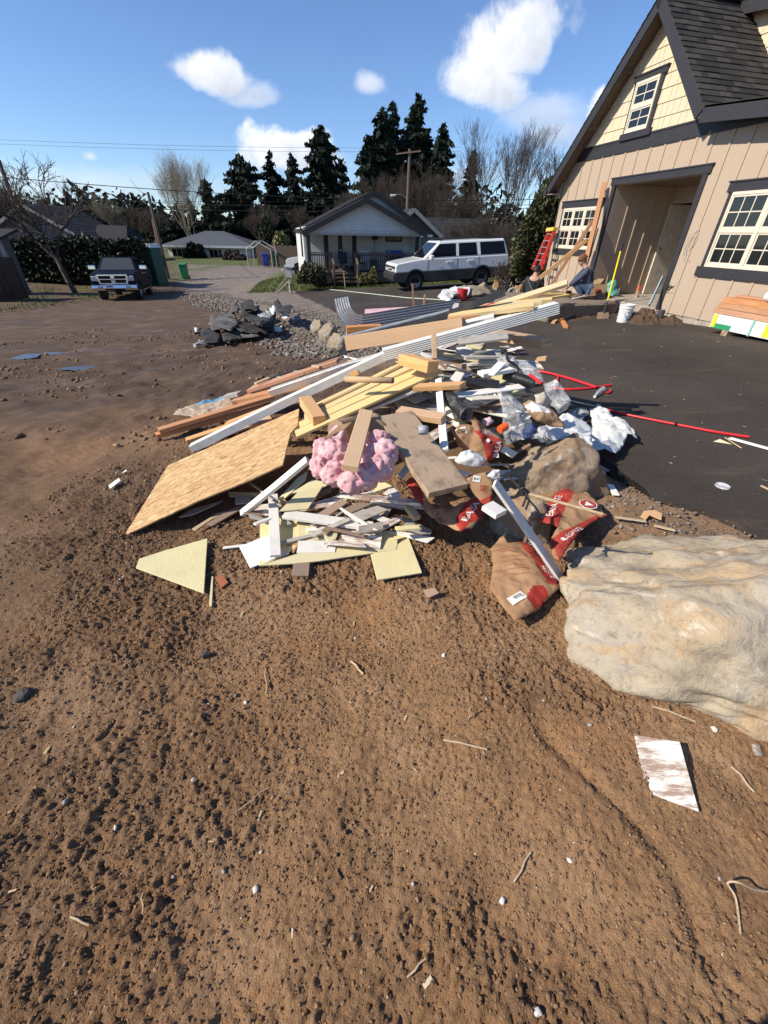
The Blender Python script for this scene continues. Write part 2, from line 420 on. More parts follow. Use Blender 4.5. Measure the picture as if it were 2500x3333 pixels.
    red = t.ramp(t.noise(1.1, 5, .55, vec=t.mapv(loc=(4, 7, 0))), (.5, 0.0), (.7, .75))
    dry = t.mix(red, dry, (.46, .225, .088))
    wet = t.ramp(n1, (.34, (.085, .053, .034)), (.52, (.122, .079, .051)), (.68, (.20, .135, .09)))
    dm = t.math('MULTIPLY_ADD', t.math('SUBTRACT', n2, .5), .35, ch[2], clamp=True)
    c = t.mix(dm, dry, wet)
    c = t.mix(t.ramp(n2, (.34, .4), (.52, 0.0)), c, (.07, .042, .027)); c = t.mix(t.math('MULTIPLY', a.outputs[1], t.ramp(n4, (.1, .0), (.5, .35))), c, (.11, .07, .046))  # pits and rough clod patches darkened in colour, standing in for their shade
    c = t.mix(t.ramp(n3, (.60, 0.0), (.72, .42)), c, (.66, .47, .30))
    gv = t.mix(t.ramp(t.voro(38, out=1), (.2, 0.0), (.8, 1.0)), (.14, .118, .098), (.30, .26, .225))
    gv = t.mix(t.ramp(t.noise(2.2, 6), (.4, 0.0), (.62, .7)), gv, (.15, .11, .08))
    c = t.mix(ch[0], c, gv)
    gc = t.ramp(t.noise(6, 6, .65), (.32, (.055, .07, .018)), (.55, (.10, .12, .03)), (.72, (.17, .16, .055)))
    c = t.mix(t.math('MULTIPLY', ch[1], t.ramp(t.noise(3, 5, .6, vec=t.mapv(loc=(9, 2, 4))), (.3, .35), (.5, 1.0))), c, gc)
    pud = t.ramp(t.noise(.8, 3, .5, vec=t.mapv(loc=(2, 5, 0))), (.5, 0.0), (.66, 1.0))
    rg = t.math('SUBTRACT', .93, t.math('MULTIPLY', t.math('MULTIPLY', pud, dm), .36))
    t.set(c, rg, 0, .28)
    h = t.math('MULTIPLY_ADD', n2, .7, t.math('MULTIPLY_ADD', n3, .8, t.math('MULTIPLY', t.noise(75, 5, .75, vec=t.mapv(loc=(8, 3, 1))), .9)))
    t.bump(h, .013, 1.0)
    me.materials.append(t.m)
    return o
GROUND = build_ground()
def smat(name, *cols, rough=.9, scale=3):
    t = NT(name)
    g = t.n('ShaderNodeNewGeometry').outputs['Random Per Island']
    st = [(i/max(1, len(cols)-1), c) for i, c in enumerate(cols)]
    c = t.ramp(g, *st); c = t.mix(t.ramp(t.noise(scale*8, 4), (.35, .4), (.65, 0.0)), c, tuple(x*.55 for x in cols[0]))
    t.set(c, rough, 0, .25); return t.m
def rocks_mesh(name, items, mat, sub=1, seed=1, flat=.75, rough=.35):
    """many loose stones as ONE object: items are (x, y, z, size)"""
    bm = bmesh.new(); bmesh.ops.create_icosphere(bm, subdivisions=sub, radius=1)
    base = np.array([v.co[:] for v in bm.verts]); fc = [tuple(v.index for v in f.verts) for f in bm.faces]; bm.free()
    rg = np.random.default_rng(seed); n = len(items); it = np.array(items)
    V = base[None]*(1+rough*(rg.random((n, len(base), 1))-.5)*2)
    V = V*(.65+.7*rg.random((n, 1, 3)))*np.array([1, 1, flat])
    a = rg.random(n)*6.283; ca, sa = np.cos(a)[:, None], np.sin(a)[:, None]
    x = V[..., 0]*ca-V[..., 1]*sa; y = V[..., 0]*sa+V[..., 1]*ca
    V = np.stack([x, y, V[..., 2]], -1)*it[:, 3][:, None, None]+it[:, None, :3]
    F = (np.array(fc)[None]+(np.arange(n)*len(base))[:, None, None]).reshape(-1, 3).astype(np.int32)
    me = bpy.data.meshes.new(name); me.vertices.add(n*len(base)); me.vertices.foreach_set('co', V.astype(np.float32).ravel())
    me.loops.add(F.size); me.loops.foreach_set('vertex_index', F.ravel()); me.polygons.add(len(F))
    me.polygons.foreach_set('loop_start', np.arange(0, F.size, 3, dtype=np.int32)); me.update(calc_edges=True)
    me.materials.append(mat); o = bpy.data.objects.new(name, me); COL.objects.link(o); return o
M_clod = smat('clod_soil', (.13, .078, .044), (.22, .13, .07), (.36, .215, .115))
M_grav = smat('gravel_stone', (.10, .085, .07), (.19, .165, .14), (.27, .235, .20), (.17, .125, .09), (.34, .31, .27))
def surf_z():
    """height of the built ground under a point, from its own mesh"""
    me = GROUND.data; n = len(me.vertices); v = np.empty(n*3, np.float32); me.vertices.foreach_get('co', v); v = v.reshape(-1, 3)
    nx = int(np.argmax(np.diff(v[:, 1]) > 1e-6))+1
    xs = v[:nx, 0]; ys = v[::nx, 1]; Z = v[:, 2].reshape(-1, nx)
    def f(x, y):
        i = np.clip(np.searchsorted(xs, x), 1, nx-1); j = np.clip(np.searchsorted(ys, y), 1, len(ys)-1)
        fx = (x-xs[i-1])/(xs[i]-xs[i-1]); fy = (y-ys[j-1])/(ys[j]-ys[j-1])
        return (Z[j-1, i-1]*(1-fx)+Z[j-1, i]*fx)*(1-fy)+(Z[j, i-1]*(1-fx)+Z[j, i]*fx)*fy
    lx, ly = xs.tolist(), ys.tolist()
    def g(x, y):
        i = min(max(bisect.bisect(lx, x), 1), nx-1); j = min(max(bisect.bisect(ly, y), 1), len(ly)-1); fx = (x-lx[i-1])/(lx[i]-lx[i-1]); fy = (y-ly[j-1])/(ly[j]-ly[j-1])
        return float((Z[j-1, i-1]*(1-fx)+Z[j-1, i]*fx)*(1-fy)+(Z[j, i-1]*(1-fx)+Z[j, i]*fx)*fy)
    return f, g
GZ, G = surf_z()
def scatter_soil():
    rg = np.random.default_rng(3); it = []
    x = rg.uniform(-2.6, 2.0, 26000); y = rg.uniform(-.1, 4.2, 26000)
    m = (pad_d(x, y) < -.25) & (fbm(x*1.5, y*1.5, 3, 4)+.10*sstep(.2, -1.6, x)+.18*rg.random(len(x)) > .60)
    x, y = x[m], y[m]; s = .0024+.0065*rg.random(len(x))**6+.0009*y
    it = np.stack([x, y, GZ(x, y)+s*.25, s], -1)
    x = rg.uniform(-1.9, 1.6, 52000); y = rg.uniform(-.05, 3.0, 52000); m = (pad_d(x, y) < -.25) & (fbm(x*2.3, y*2.3, 44, 4)+.5*rg.random(len(x)) > .62); x, y = x[m], y[m]
    s = .0018+.0034*rg.random(len(x))**2+.0008*y
    it = np.concatenate([it, np.stack([x, y, GZ(x, y)+s*.1, s], -1)])
    x = rg.uniform(-9, 0, 9000); y = rg.uniform(3.6, 13, 9000); m = (pad_d(x, y) < -.6) & (fbm(x*.9, y*.9, 144, 4)+.3*rg.random(len(x)) > .68); x, y = x[m], y[m]; s = .008+.028*rg.random(len(x))**5
    it = np.concatenate([it, np.stack([x, y, GZ(x, y)+s*.2, s], -1)])
    tag(rocks_mesh('soil_clods', it, M_clod, 1, 4, .8, .5), kind='stuff')
    x = rg.uniform(-2.6, 2.1, 420); y = rg.uniform(0, 4.5, 420); m = pad_d(x, y) < -.2; x, y = x[m], y[m]; s = .003+.006*rg.random(len(x))**3
    tag(rocks_mesh('pebbles', np.stack([x, y, GZ(x, y)+s*.3, s], -1), smat('pebble', (.3, .27, .24), (.52, .49, .44), (.65, .6, .5)), 1, 6), kind='stuff')
    # gravel: the bank along the pad, its shoulder, and the strip behind the boulders
    L = []
    y = rg.uniform(8.5, 27, 26000); d = rg.uniform(-1.5, .9, 26000); x = np.interp(y, _ye, _xe)+d/.8
    keep = fbm(x*1.1, y*1.1, 71, 4)+.35*rg.random(len(x)) > .62; x, y, d = x[keep], y[keep], d[keep]; s = (.008+.055*rg.random(len(x))**7)*np.where(d < .1, 1.2, .6); L.append(np.stack([x, y, GZ(x, y)+s*.2, s], -1))
    y = rg.uniform(8, 13, 4500); d = rg.uniform(-1.1, .4, 4500); x = np.interp(y, _ye, _xe)+d/.8
    s = .010+.04*rg.random(len(x))**4; L.append(np.stack([x, y, GZ(x, y)+s*.2, s], -1))
    x = rg.uniform(1.45, 3.6, 7000); y = rg.uniform(.8, 3.4, 7000); d = pad_d(x, y); m = (d > -.15) & (d < .75-.5*rg.random(len(d))); x, y = x[m], y[m]
    s = .004+.011*rg.random(len(x))**3; L.append(np.stack([x, y, np.maximum(GZ(x, y), z_pad(x, y)-.012)+s*.3, s], -1))
    tag(rocks_mesh('gravel', np.concatenate(L), M_grav, 1, 9, .7), kind='stuff')
scatter_soil()
# ------------------------------------------------------------------ asphalt
def asphalt():
    left = [(-5.2, 25.6), (-4.2, 22), (-2.7, 18), (-1.05, 12.8), (.45, 8), (.95, 5.6), (1.45, 4.3), (1.98, 3.2), (2.02, 2.6), (2.42, 2.02), (3.3, 1.35), (6.5, .2)]
    pts = []
    for i in range(len(left)-1):
        a = Vector(left[i]); b = Vector(left[i+1]); n = max(2, int((b-a).length/.09))
        for k in range(n):
            p = a+(b-a)*(k/n); j = .14*(fbm(np.array([p.x*3.1]), np.array([p.y*3.1]), 4, 4)[0]-.5)
            pts.append((p.x+j*1.6, p.y+j))
    pts += [(6.5, .2), (16, -3), (22, 8), (16, 24.9), (6, 25.3)]
    bm = bmesh.new(); vs = [bm.verts.new((x, y, ZP(x, y)+.004)) for x, y in pts]
    f = bm.faces.new(vs); bmesh.ops.triangulate(bm, faces=[f])
    r = bmesh.ops.extrude_face_region(bm, geom=list(bm.faces)); bmesh.ops.translate(bm, vec=(0, 0, -.06), verts=[g for g in r['geom'] if isinstance(g, bmesh.types.BMVert)])
    bmesh.ops.recalc_face_normals(bm, faces=bm.faces)
    me = bpy.data.meshes.new('driveway'); bm.to_mesh(me); bm.free()
    t = NT('asphalt'); n1 = t.noise(.55, 5, .6); n2 = t.noise(60, 5, .75); v = t.voro(95, out=1)
    c = t.ramp(n1, (.3, (.036, .029, .0235)), (.55, (.056, .0455, .037)), (.75, (.080, .065, .052)))
    c = t.mix(t.ramp(n2, (.55, 0.0), (.72, .5)), c, (.10, .085, .070))
    c = t.mix(t.ramp(v, (.86, 0.0), (1.0, .55)), c, (.19, .165, .14))
    xy = t.xyz(); st = t.noise(1, 5, .6, vec=t.mapv((.45, 2.6, 1), rot=(0, 0, -.2)))
    band = t.math('MULTIPLY', t.ramp(xy[1], (.0, 0.0), (.001, 1.0)), t.ramp(st, (.62, 0.0), (.72, .35)))
    c = t.mix(band, c, (.17, .12, .08))
    t.set(c, .9, 0, .28); t.bump(t.math('ADD', n2, t.math('MULTIPLY', t.voro(70), .8)), .006)
    me.materials.append(t.m); o = bpy.data.objects.new('driveway', me); COL.objects.link(o); tag(o, kind='structure')
asphalt()
def blades(name, pts, mat, h0, h1, w, seed, lean=.5):
    """grass blades or strands as ONE object"""
    rg = np.random.default_rng(seed); P = np.array(pts); n = len(P); a = rg.random(n)*6.283; h = rg.uniform(h0, h1, n); l = rg.random(n)*lean*h
    dx, dy = np.cos(a)*w, np.sin(a)*w; b = rg.random(n)*6.283
    V = np.empty((n, 3, 3)); V[:, 0] = P-np.stack([dx, dy, 0*dx], -1); V[:, 1] = P+np.stack([dx, dy, 0*dx], -1)
    V[:, 2] = P+np.stack([np.cos(b)*l, np.sin(b)*l, h], -1)
    F = np.arange(n*3, dtype=np.int32)
    me = bpy.data.meshes.new(name); me.vertices.add(n*3); me.vertices.foreach_set('co', V.astype(np.float32).ravel()); me.loops.add(n*3); me.loops.foreach_set('vertex_index', F)
    me.polygons.add(n); me.polygons.foreach_set('loop_start', np.arange(0, n*3, 3, dtype=np.int32)); me.update(calc_edges=True); me.materials.append(mat)
    o = bpy.data.objects.new(name, me); COL.objects.link(o); return o
M_grass = smat('grass_blade', (.06, .085, .018), (.10, .13, .03), (.16, .17, .05), rough=.7)
def grass():
    rg = np.random.default_rng(12); x = rg.uniform(-10, 6, 34000); y = rg.uniform(25.3, 36, 34000)
    m = (x+.12*(y-30) > -8.4) & (y < np.where(x > -3.2, 28, 36)); x, y = x[m], y[m]
    x2 = rg.uniform(-30, -15, 9000); y2 = rg.uniform(18, 31, 9000); m = fbm(x2*.7, y2*.7, 17, 4) > .52; x = np.concatenate([x, x2[m]]); y = np.concatenate([y, y2[m]])
    tag(blades('grass', np.stack([x, y, GZ(x, y)-.01], -1), M_grass, .05, .15, .018, 5), kind='stuff')
grass()
def puddles():
    t = NT('muddy_water'); t.set((.060, .044, .035), .12, 0, .4); mat = t.m
    for (u, v, w, h, lab) in ((58, 772, 34, 5, 'long shallow muddy puddle reflecting the sky at the far left of the dirt'), (178, 799, 22, 5, 'small muddy puddle nearest the trash pile in the dirt'), (120, 765, 20, 2.5, 'thin far puddle in the wheel tracks of the dirt')):
        c = at_surf(DD(u, v), G); e = at_surf(DD(u+w, v), G); f = at_surf(DD(u, v-h), G)
        rx = (e-c).length; ry = (f-c).length; vs = []
        for k in range(30):
            a = k/30*6.283; r = .8+.35*mnoise.noise((math.cos(a)*1.3+u, math.sin(a)*1.3, v))
            vs.append((c.x+rx*r*math.cos(a), c.y+ry*r*math.sin(a), 0))
        z = float(np.percentile(GZ(np.array([q[0]*.6+c.x*.4 for q in vs]), np.array([q[1]*.6+c.y*.4 for q in vs])), 70))+.012
        o = mesh_obj('puddle', [(q[0], q[1], z) for q in vs], [tuple(range(30))], mat); tag(o, lab, 'puddle', 'puddles in the dirt', 'structure')
puddles()
# ================================================================== paint, siding, roofing
M_tan = plain('tan_siding_paint', (.42, .325, .235), .7, var=.05, scale=30, bump=.002)
M_dark = plain('charcoal_trim_paint', (.030, .029, .032), .55, var=.15, scale=12)
M_cream = plain('cream_shake_paint', (.62, .52, .355), .7, var=.05, scale=25, bump=.002)
M_white = plain('white_window_vinyl', (.64, .575, .45), .35, var=.03)
M_soff = plain('brown_soffit_boards', (.16, .115, .08), .7, var=.15, scale=10)
M_conc = plain('concrete_stem_wall', (.36, .31, .25), .9, var=.25, scale=5, bump=.01)
def glass_mat(name, c=(.012, .014, .016), rough=.04):
    t = NT(name); t.set(c, rough, 0, .6); return t.m
M_glass = glass_mat('dark_window_glass')
def shingle_mat(name, a, b, c, course=.14):
    t = NT(name); g = t.n('ShaderNodeNewGeometry').outputs['Random Per Island']
    col = t.ramp(g, (0, a), (.5, b), (1, c)); col = t.mix(t.ramp(t.noise(90, 3), (.4, .35), (.6, 0.0)), col, tuple(x*.4 for x in a))
    t.set(col, .95, 0, .2); t.bump(t.noise(160, 2), .003); return t.m
M_shin = shingle_mat('weathered_shingle', (.030, .028, .027), (.050, .045, .042), (.085, .075, .066))
def roof_plane(name, o, ex, ey, L, H, parent, mat, course=.15, tabs=True, th=.03, seed=1, clipf=None):
    """sloping shingled plane: o corner, ex along the eave, ey up the slope; courses overlap like shingles"""
    o = Vector(o); ex = Vector(ex).normalized(); ey = Vector(ey).normalized(); n = ex.cross(ey)
    if n.z < 0: n = -n
    r = random.Random(seed); m = MB(); nc = max(1, int(H/course))
    for i in range(nc+1):
        y0 = i*course; y1 = min(H, y0+course*1.06)
        if y0 >= H: break
        x = -r.random()*.3
        while x < L:
            w = r.uniform(.12, .42) if tabs else r.uniform(.6, 1.2)
            a = max(0, x); b = min(L, x+w); x += w
            if b-a < .01: continue
            up = .012+(.006 if r.random() < .45 else 0)
            q = [(a, y0), (b, y0), (b, y1), (a, y1)]
            if clipf:
                for cl in clipf: q = clip_poly(q, *cl) if len(q) > 2 else q
                if len(q) < 3: continue
            vs = []
            for (px, py) in q:
                k = (py-y0)/max(1e-6, y1-y0); vs.append(o+ex*px+ey*py+n*(up*(1-k)+.002))
            low = [o+ex*px+ey*py-n*.002 for px, py in q]
            k = len(q); m.add(vs+low, [tuple(range(k))]+[(j, (j+1) % k, k+(j+1) % k, k+j) for j in range(k)])
    ob = m.build(name, mat, parent)
    return ob
def slab(name, pts, t, mat, parent, bevel=0):
    """flat panel under a roof or a board: polygon pts (3D), thickness t downwards along its normal"""
    P = [Vector(p) for p in pts]; n = (P[1]-P[0]).cross(P[2]-P[0]).normalized()
    if n.z < 0: n = -n
    m = MB(); k = len(P); m.add(P+[p-n*t for p in P], [tuple(range(k)), tuple(range(2*k-1, k-1, -1))]+[(i, (i+1) % k, k+(i+1) % k, k+i) for i in range(k)])
    return m.build(name, mat, parent, bevel=bevel)
# ================================================================== the craftsman house on the right
WAZ = R_(-14.42); WD = 8.73
wd = Vector((math.sin(WAZ), math.cos(WAZ), 0)); wn_ = Vector((math.cos(WAZ), -math.sin(WAZ), 0))
HM = Matrix(((-wd.x, wn_.x, 0, wn_.x*WD), (-wd.y, wn_.y, 0, wn_.y*WD), (0, 0, 1, 0), (0, 0, 0, 1)))   # local x = -S, y = into the house
def hw(S, n, z): return HM @ Vector((-S, n, z))
def wallpt(p, n=0.0):
    """(S, z) where a pixel's ray meets the plane n metres inside the wall face"""
    q = ray(*p); P = CAM+q*((WD+n)/q.dot(wn_)); return P.dot(wd), P.z
house = empty('craftsman_house', mw=HM, label='large new tan board and batten house with cream shingled gable', cat='house')
SL, SR = 13.55, 2.0          # far corner, and an end well outside the frame
ZB, ZF0, ZF1 = .36, 3.46, 3.70
DL, DR, ZH = 11.25, 8.72, 2.84
AS, AZ_ = 10.87, 5.83        # apex of the gable's rakes
def house_wall():
    m = MB(); th = .16
    def w(S0, S1, z0, z1): m.box(-S0, -S1, 0, th, z0, z1)
    w(SL, DL, ZB, ZF1); w(DR, SR, ZB, 3.62); w(DL, DR, ZH, ZF1)
    for k in range(-40, 40):                       # battens
        S = 11.62+.4065*k
        if not SR < S < SL-.05: continue
        z0, z1 = ZB, (3.5 if S > 9.0 else 3.5-.1*(9.0-S)*.0)
        if DR-.1 < S < DL+.12: z0 = ZH+.15
        m.box(-S-.024, -S+.024, -.019, 0, z0, z1)
    return m.build('wall', M_tan, house)
house_wall()
m = MB(); m.box(-SL, -SL+.16, .16, 9, ZB, 3.3); m.box(-SL, -SR, 8.9, 9, ZB, 4); m.box(-SR-.16, -SR, .16, 9, ZB, 4); m.build('side_wall', M_tan, house)
m = MB(); m.box(-SL-.01, -DL+.02, .02, .3, -.6, ZB); m.box(-DR-.02, -SR, .02, .3, -.6, ZB); m.build('foundation', M_conc, house)
m = MB(); m.box(-SL-.022, -SL+.0, -.022, .12, ZB, 3.4); m.build('corner_board', M_dark, house)
# gable: backing + individual shakes
tri = [(-13.30, ZF1), (-8.75, ZF1), (-AS, AZ_-.02)]
m = MB(); m.prism([(-13.2, ZF1), (-8.9, ZF1), (-AS, 5.68)], .12, ax=1, off=.02); m.build('gable_wall', M_cream, house)
def shakes():
    m = MB(); r = random.Random(5); z = ZF1; row = 0; A = 1.0
    while z < 5.8:
        x = -13.4+r.random()*.1; h = .235
        while x < -8.6:
            w = r.choice((.13, .16, .2, .24, .28, .33))
            q = [(x+.004, z), (x+w-.004, z), (x+w-.004, z+h), (x+.004, z+h)]
            q = clip_poly(q, -1, 1, 5.72+AS) if len(q) > 2 else q       # left slope: z <= 5.72 + (x + AS)
            q = clip_poly(q, 1, 1, 5.72-AS) if len(q) > 2 else q
            if len(q) > 2:
                k = len(q); up = lambda p: -.012-.016*(1-(p[1]-z)/h)
                vs = [(p[0], up(p), p[1]) for p in q]+[(p[0], .02, p[1]) for p in q]
                m.add(vs, [tuple(range(k))]+[(j, (j+1) % k, k+(j+1) % k, k+j) for j in range(k)])
            x += w
        z += h; row += 1
    return m.build('gable_shakes', M_cream, house)
shakes()
m = MB(); m.box(-13.32, -8.98, -.032, .0, ZF0, ZF1); m.box(-13.32, -8.98, -.045, -.0, ZF1-.004, ZF1+.03); m.build('frieze_board', M_dark, house)
slab('frieze_board', [(-8.98, -.03, 3.46), (-SR, -.03, 3.40), (-SR, -.03, 3.60), (-8.98, -.03, 3.70)], .028, M_dark, house)
OV = .40   # overhang of the rakes
def rake(name, p0, p1, w=.20, t=.045, y=-OV):
    """bargeboard: from (S, z) to (S, z), hanging below the roof deck line"""
    a = Vector((-p0[0], y, p0[1])); b = Vector((-p1[0], y, p1[1])); d = (b-a).normalized(); n = Vector((-d.z, 0, d.x))
    if n.z > 0: n = -n
    m = MB(); m.hexa([a+n*w, b+n*w, b+n*w+Vector((0, t, 0)), a+n*w+Vector((0, t, 0)), a, b, b+Vector((0, t, 0)), a+Vector((0, t, 0))])
    return m.build(name, M_dark, house)
rake('bargeboard', (13.78, 2.94), (AS, AZ_+.02)); rake('bargeboard', (AS, AZ_+.02), (8.86, 3.80)); rake('bargeboard', (8.86, 3.80), (SR, 3.12), .21)
DEEP = 9.4
# roof decks (soffit below, shingles above)
k7 = math.sqrt(.5)
slab('soffit', [(-13.78, -OV+.05, 2.92), (-13.78, DEEP, 2.92), (-AS, DEEP, AZ_), (-AS, -OV+.05, AZ_)], .06, M_soff, house)
slab('soffit', [(-AS, -OV+.05, AZ_), (-AS, DEEP, AZ_), (-8.86, DEEP, 3.82), (-8.86, -OV+.05, 3.82)], .06, M_soff, house)
slab('soffit', [(-8.86, -OV+.05, 3.80), (-8.86, DEEP, 3.80), (-SR, DEEP, 3.12), (-SR, -OV+.05, 3.12)], .06, M_soff, house)
roof_plane('roof', (-8.84, -OV-.02, 3.80), (0, 1, 0), (-1, 0, 1), DEEP+.4, 2.88, house, M_shin, .145)
roof_plane('roof', (-13.82, -OV-.02, 2.90), (0, 1, 0), (1, 0, 1), DEEP+.4, 4.16, house, M_shin, .145, seed=2)
roof_plane('roof', (-8.86, -OV-.02, 3.83), (0, 1, 0), (1, 0, -.1), DEEP+.4, 6.8, house, M_shin, .2, seed=3)
m = MB(); m.bar((-AS, -OV, AZ_+.03), (-AS, DEEP, AZ_+.03), .16, .03); m.build('ridge_cap', M_shin, house)
for S, z in ((12.55, 4.02), (13.45, 3.12), (11.7, 4.87)):       # lookout beams under the rake
    m = MB(); m.box(-S-.05, -S+.05, -OV+.05, .0, z, z+.09); m.build('lookout_beam', M_soff, house)
m = MB(); m.box(-13.92, -13.76, -OV, DEEP, 2.78, 2.93); m.build('eave_fascia', M_dark, house)
m = MB(); m.box(-13.76, -SL, -OV+.05, 0, 2.78, 2.80); m.box(-13.76, -SL, -.05, 0, 2.7, 3.1); m.build('eave_soffit', M_tan, house)
# the shed dormer on the near slope
def dormer():
    n0, n1 = 1.76, 5.2; Sa, Sb = 10.72, 8.75
    zs = lambda S: AZ_-(AS-S); zr = lambda S: 5.80-.16*(AS-S)
    m = MB(); m.prism([(-Sa, zs(Sa)), (-Sb, zs(Sb)), (-Sb, zr(Sb)-.1)], .1, ax=1, off=n0); m.box(-Sb-.1, -Sb, n0, n1, zs(Sb)-.1, zr(Sb)-.1); m.build('dormer_wall', M_cream, house)
    m = MB(); r = random.Random(9); z = zs(Sb)-.1
    while z < 5.8:
        x = -Sa
        while x < -Sb+.02:
            w = r.choice((.16, .2, .26, .3)); q = [(x+.004, z), (x+w-.004, z), (x+w-.004, z+.235), (x+.004, z+.235)]
            q = clip_poly(q, -1, -1, -(AZ_-AS)); q = clip_poly(q, 1, 0, -Sb) if len(q) > 2 else q
            q = clip_poly(q, .16, 1, zr(0)-.1) if len(q) > 2 else q
            if len(q) > 2:
                k = len(q); m.add([(p[0], n0-.012-.016*(1-(p[1]-z)/.235), p[1]) for p in q]+[(p[0], n0+.01, p[1]) for p in q], [tuple(range(k))]+[(a, (a+1) % k, k+(a+1) % k, k+a) for a in range(k)])
            x += w
        z += .235
    m.build('dormer_shakes', M_cream, house)
    slab('dormer_roof', [(-AS-.1, n0-.24, zr(AS)+.06), (-AS-.1, n1, zr(AS)+.06), (-8.4, n1, zr(8.4)+.06), (-8.4, n0-.24, zr(8.4)+.06)], .07, M_shin, house)
    m = MB(); m.add([(-AS-.0, n0-.27, zr(AS)-.14), (-8.4, n0-.27, zr(8.4)-.14), (-8.4, n0-.27, zr(8.4)+.05), (-AS, n0-.27, zr(AS)+.05), (-AS-.0, n0-.22, zr(AS)-.14), (-8.4, n0-.22, zr(8.4)-.14), (-8.4, n0-.22, zr(8.4)+.05), (-AS, n0-.22, zr(AS)+.05)], [(0, 1, 2, 3), (7, 6, 5, 4), (0, 4, 5, 1), (3, 2, 6, 7)])
    m.build('dormer_fascia', M_dark, house)
dormer()
def window(S0, S1, z0, z1, n, cols, rows_, apron=.14, head=.15, side=.10, label=None, yo=0.0):
    """n sashes side by side between S0 (far) and S1 (near)"""
    fr = MB(); y = -.055
    def B(a, b, c, d, e, f): fr.box(-a, -b, e+yo, f+yo*.2, c, d)
    B(S0, S1, z0, z0+.05, y, 0); B(S0, S1, z1-.05, z1, y, 0)
    W_ = (S0-S1)/n; panes = []
    for i in range(n):
        a = S0-i*W_; b = a-W_
        B(a, a-.035, z0+.05, z1-.05, y, 0); B(b+.035, b, z0+.05, z1-.05, y+.001, 0)
        zm = (z0+z1)/2
        B(a-.035, b+.035, zm-.03, zm+.03, y+.008, -.01)
        for (za, zb, yy) in ((z0+.05, zm-.03, -.022), (zm+.03, z1-.05, -.034)):
            B(a-.035, a-.065, za, zb, yy-.012, -.005); B(b+.065, b+.035, za, zb, yy-.012, -.005); B(a-.065, b+.065, za, za+.035, yy-.012, -.005); B(a-.065, b+.065, zb-.03, zb, yy-.012, -.005)
            for c in range(1, cols):
                x = a-.065-(W_-.13)*c/cols; B(x+.009, x-.009, za+.035, zb-.03, yy-.006, yy+.004)
            for r_ in range(1, rows_):
                zz = za+(zb-za)*r_/rows_; B(a-.065, b+.065, zz-.009, zz+.009, yy-.007, yy+.004)
            panes.append((a-.065, b+.065, za+.035, zb-.03, yy))
    o = fr.build('window', M_white, house)
    if label: tag(o, label)
    for (a, b, c, d, yy) in panes:
        g = MB(); g.add([(-a, yy+yo, c), (-b, yy+yo, c), (-b, yy+yo, d), (-a, yy+yo, d)], [(0, 1, 2, 3)]); g.build('pane', M_glass, o)
    t = MB(); y = -.03+yo*.8
    t.box(-S0-side, -S0, y, 0, z0, z1); t.box(-S1, -S1+side, y, 0, z0, z1)
    t.box(-S0-side-.05, -S1+side+.05, y-.012, 0, z1, z1+head); t.box(-S0-side-.07, -S1+side+.07, y-.03, 0, z1+head, z1+head+.025)
    t.box(-S0-side-.06, -S1+side+.06, y-.02, 0, z0-apron, z0)
    t.build('trim', M_dark, o); return o
window(13.20, 11.68, 1.47, 2.44, 3, 2, 2, label='triple window with white sashes beside the corner')
window(7.86, 4.75, 1.30, 2.50, 4, 3, 2, apron=.17, label='wide window with white sashes beside the lumber stack')
window(11.36, 10.66, 3.80, 4.66, 1, 2, 2, apron=.12, head=.10, side=.08, yo=-.035, label='single upper window in the shingled gable')
# doorway trim and the recessed entry
m = MB(); m.box(-DL-.12, -DL, -.03, .02, .40, ZH); m.box(-DR, -DR+.12, -.03, .02, .40, ZH); m.box(-DL-.17, -DR+.17, -.04, .02, ZH, ZH+.13); m.box(-DL-.19, -DR+.19, -.055, .02, ZH+.13, ZH+.155); m.build('entry_trim', M_dark, house)
M_rec = plain('entry_siding_paint', (.42, .325, .24), .7, var=.05, scale=30)
def entry():
    d = 1.85
    m = MB(); m.box(-DL-.1, -DL, .16, d, .40, ZH+.1); m.box(-DR, -DR+.1, .16, d, .40, ZH+.1)
    m.box(-DL, -DR, d, d+.1, 2.52, ZH+.1)
    for k in range(1, 5): m.box(-DL, -DL+.02, .16+.37*k-.03, .16+.37*k+.015, .42, ZH)
    m.build('entry_wall', M_rec, house)
    m = MB(); m.box(-DL-.1, -DR+.1, .16, d+.1, ZH+.02, ZH+.1); m.build('entry_ceiling', M_soff, house)
    m = MB(); m.box(-DL-.1, -DR+.1, .02, d+3, .1, .415); m.build('entry_floor', M_conc, house)
    M_hall = plain('hall_shade_colour', (.05, .04, .032), .8); m = MB(); m.box(-DL-.6, -DR+.8, d+3.0, d+3.1, .4, ZH); m.box(-DR+.7, -DR+.8, d, d+3, .4, ZH); m.box(-DL-.7, -DL-.6, d+.1, d+3, .4, ZH); m.box(-DL-.6, -DR+.8, d+.1, d+3, ZH, ZH+.1); m.build('hall_wall', M_hall, house)  # hall walls coloured near-black, the darkness of the interior put into the material
    m = MB(); m.box(.0, .05, 0, .9, 0, 2.08); ob = m.build('door', plain('door_paint', (.62, .56, .45), .5), house); ob.location = (-DL+.005, d-.03, .425)
    hm = plain('brushed_nickel', (.6, .58, .55), .3, 1)
    g = MB(); g.tube([(-.0, .06, .93), (.12, .06, .93), (.125, .13, .93), (.12, .18, .93)], .012, 8); g.build('handle', hm, ob)
    g = MB(); g.tube([(.0, .06, 1.10), (.085, .06, 1.10)], .025, 10); g.build('deadbolt', hm, ob)
entry()
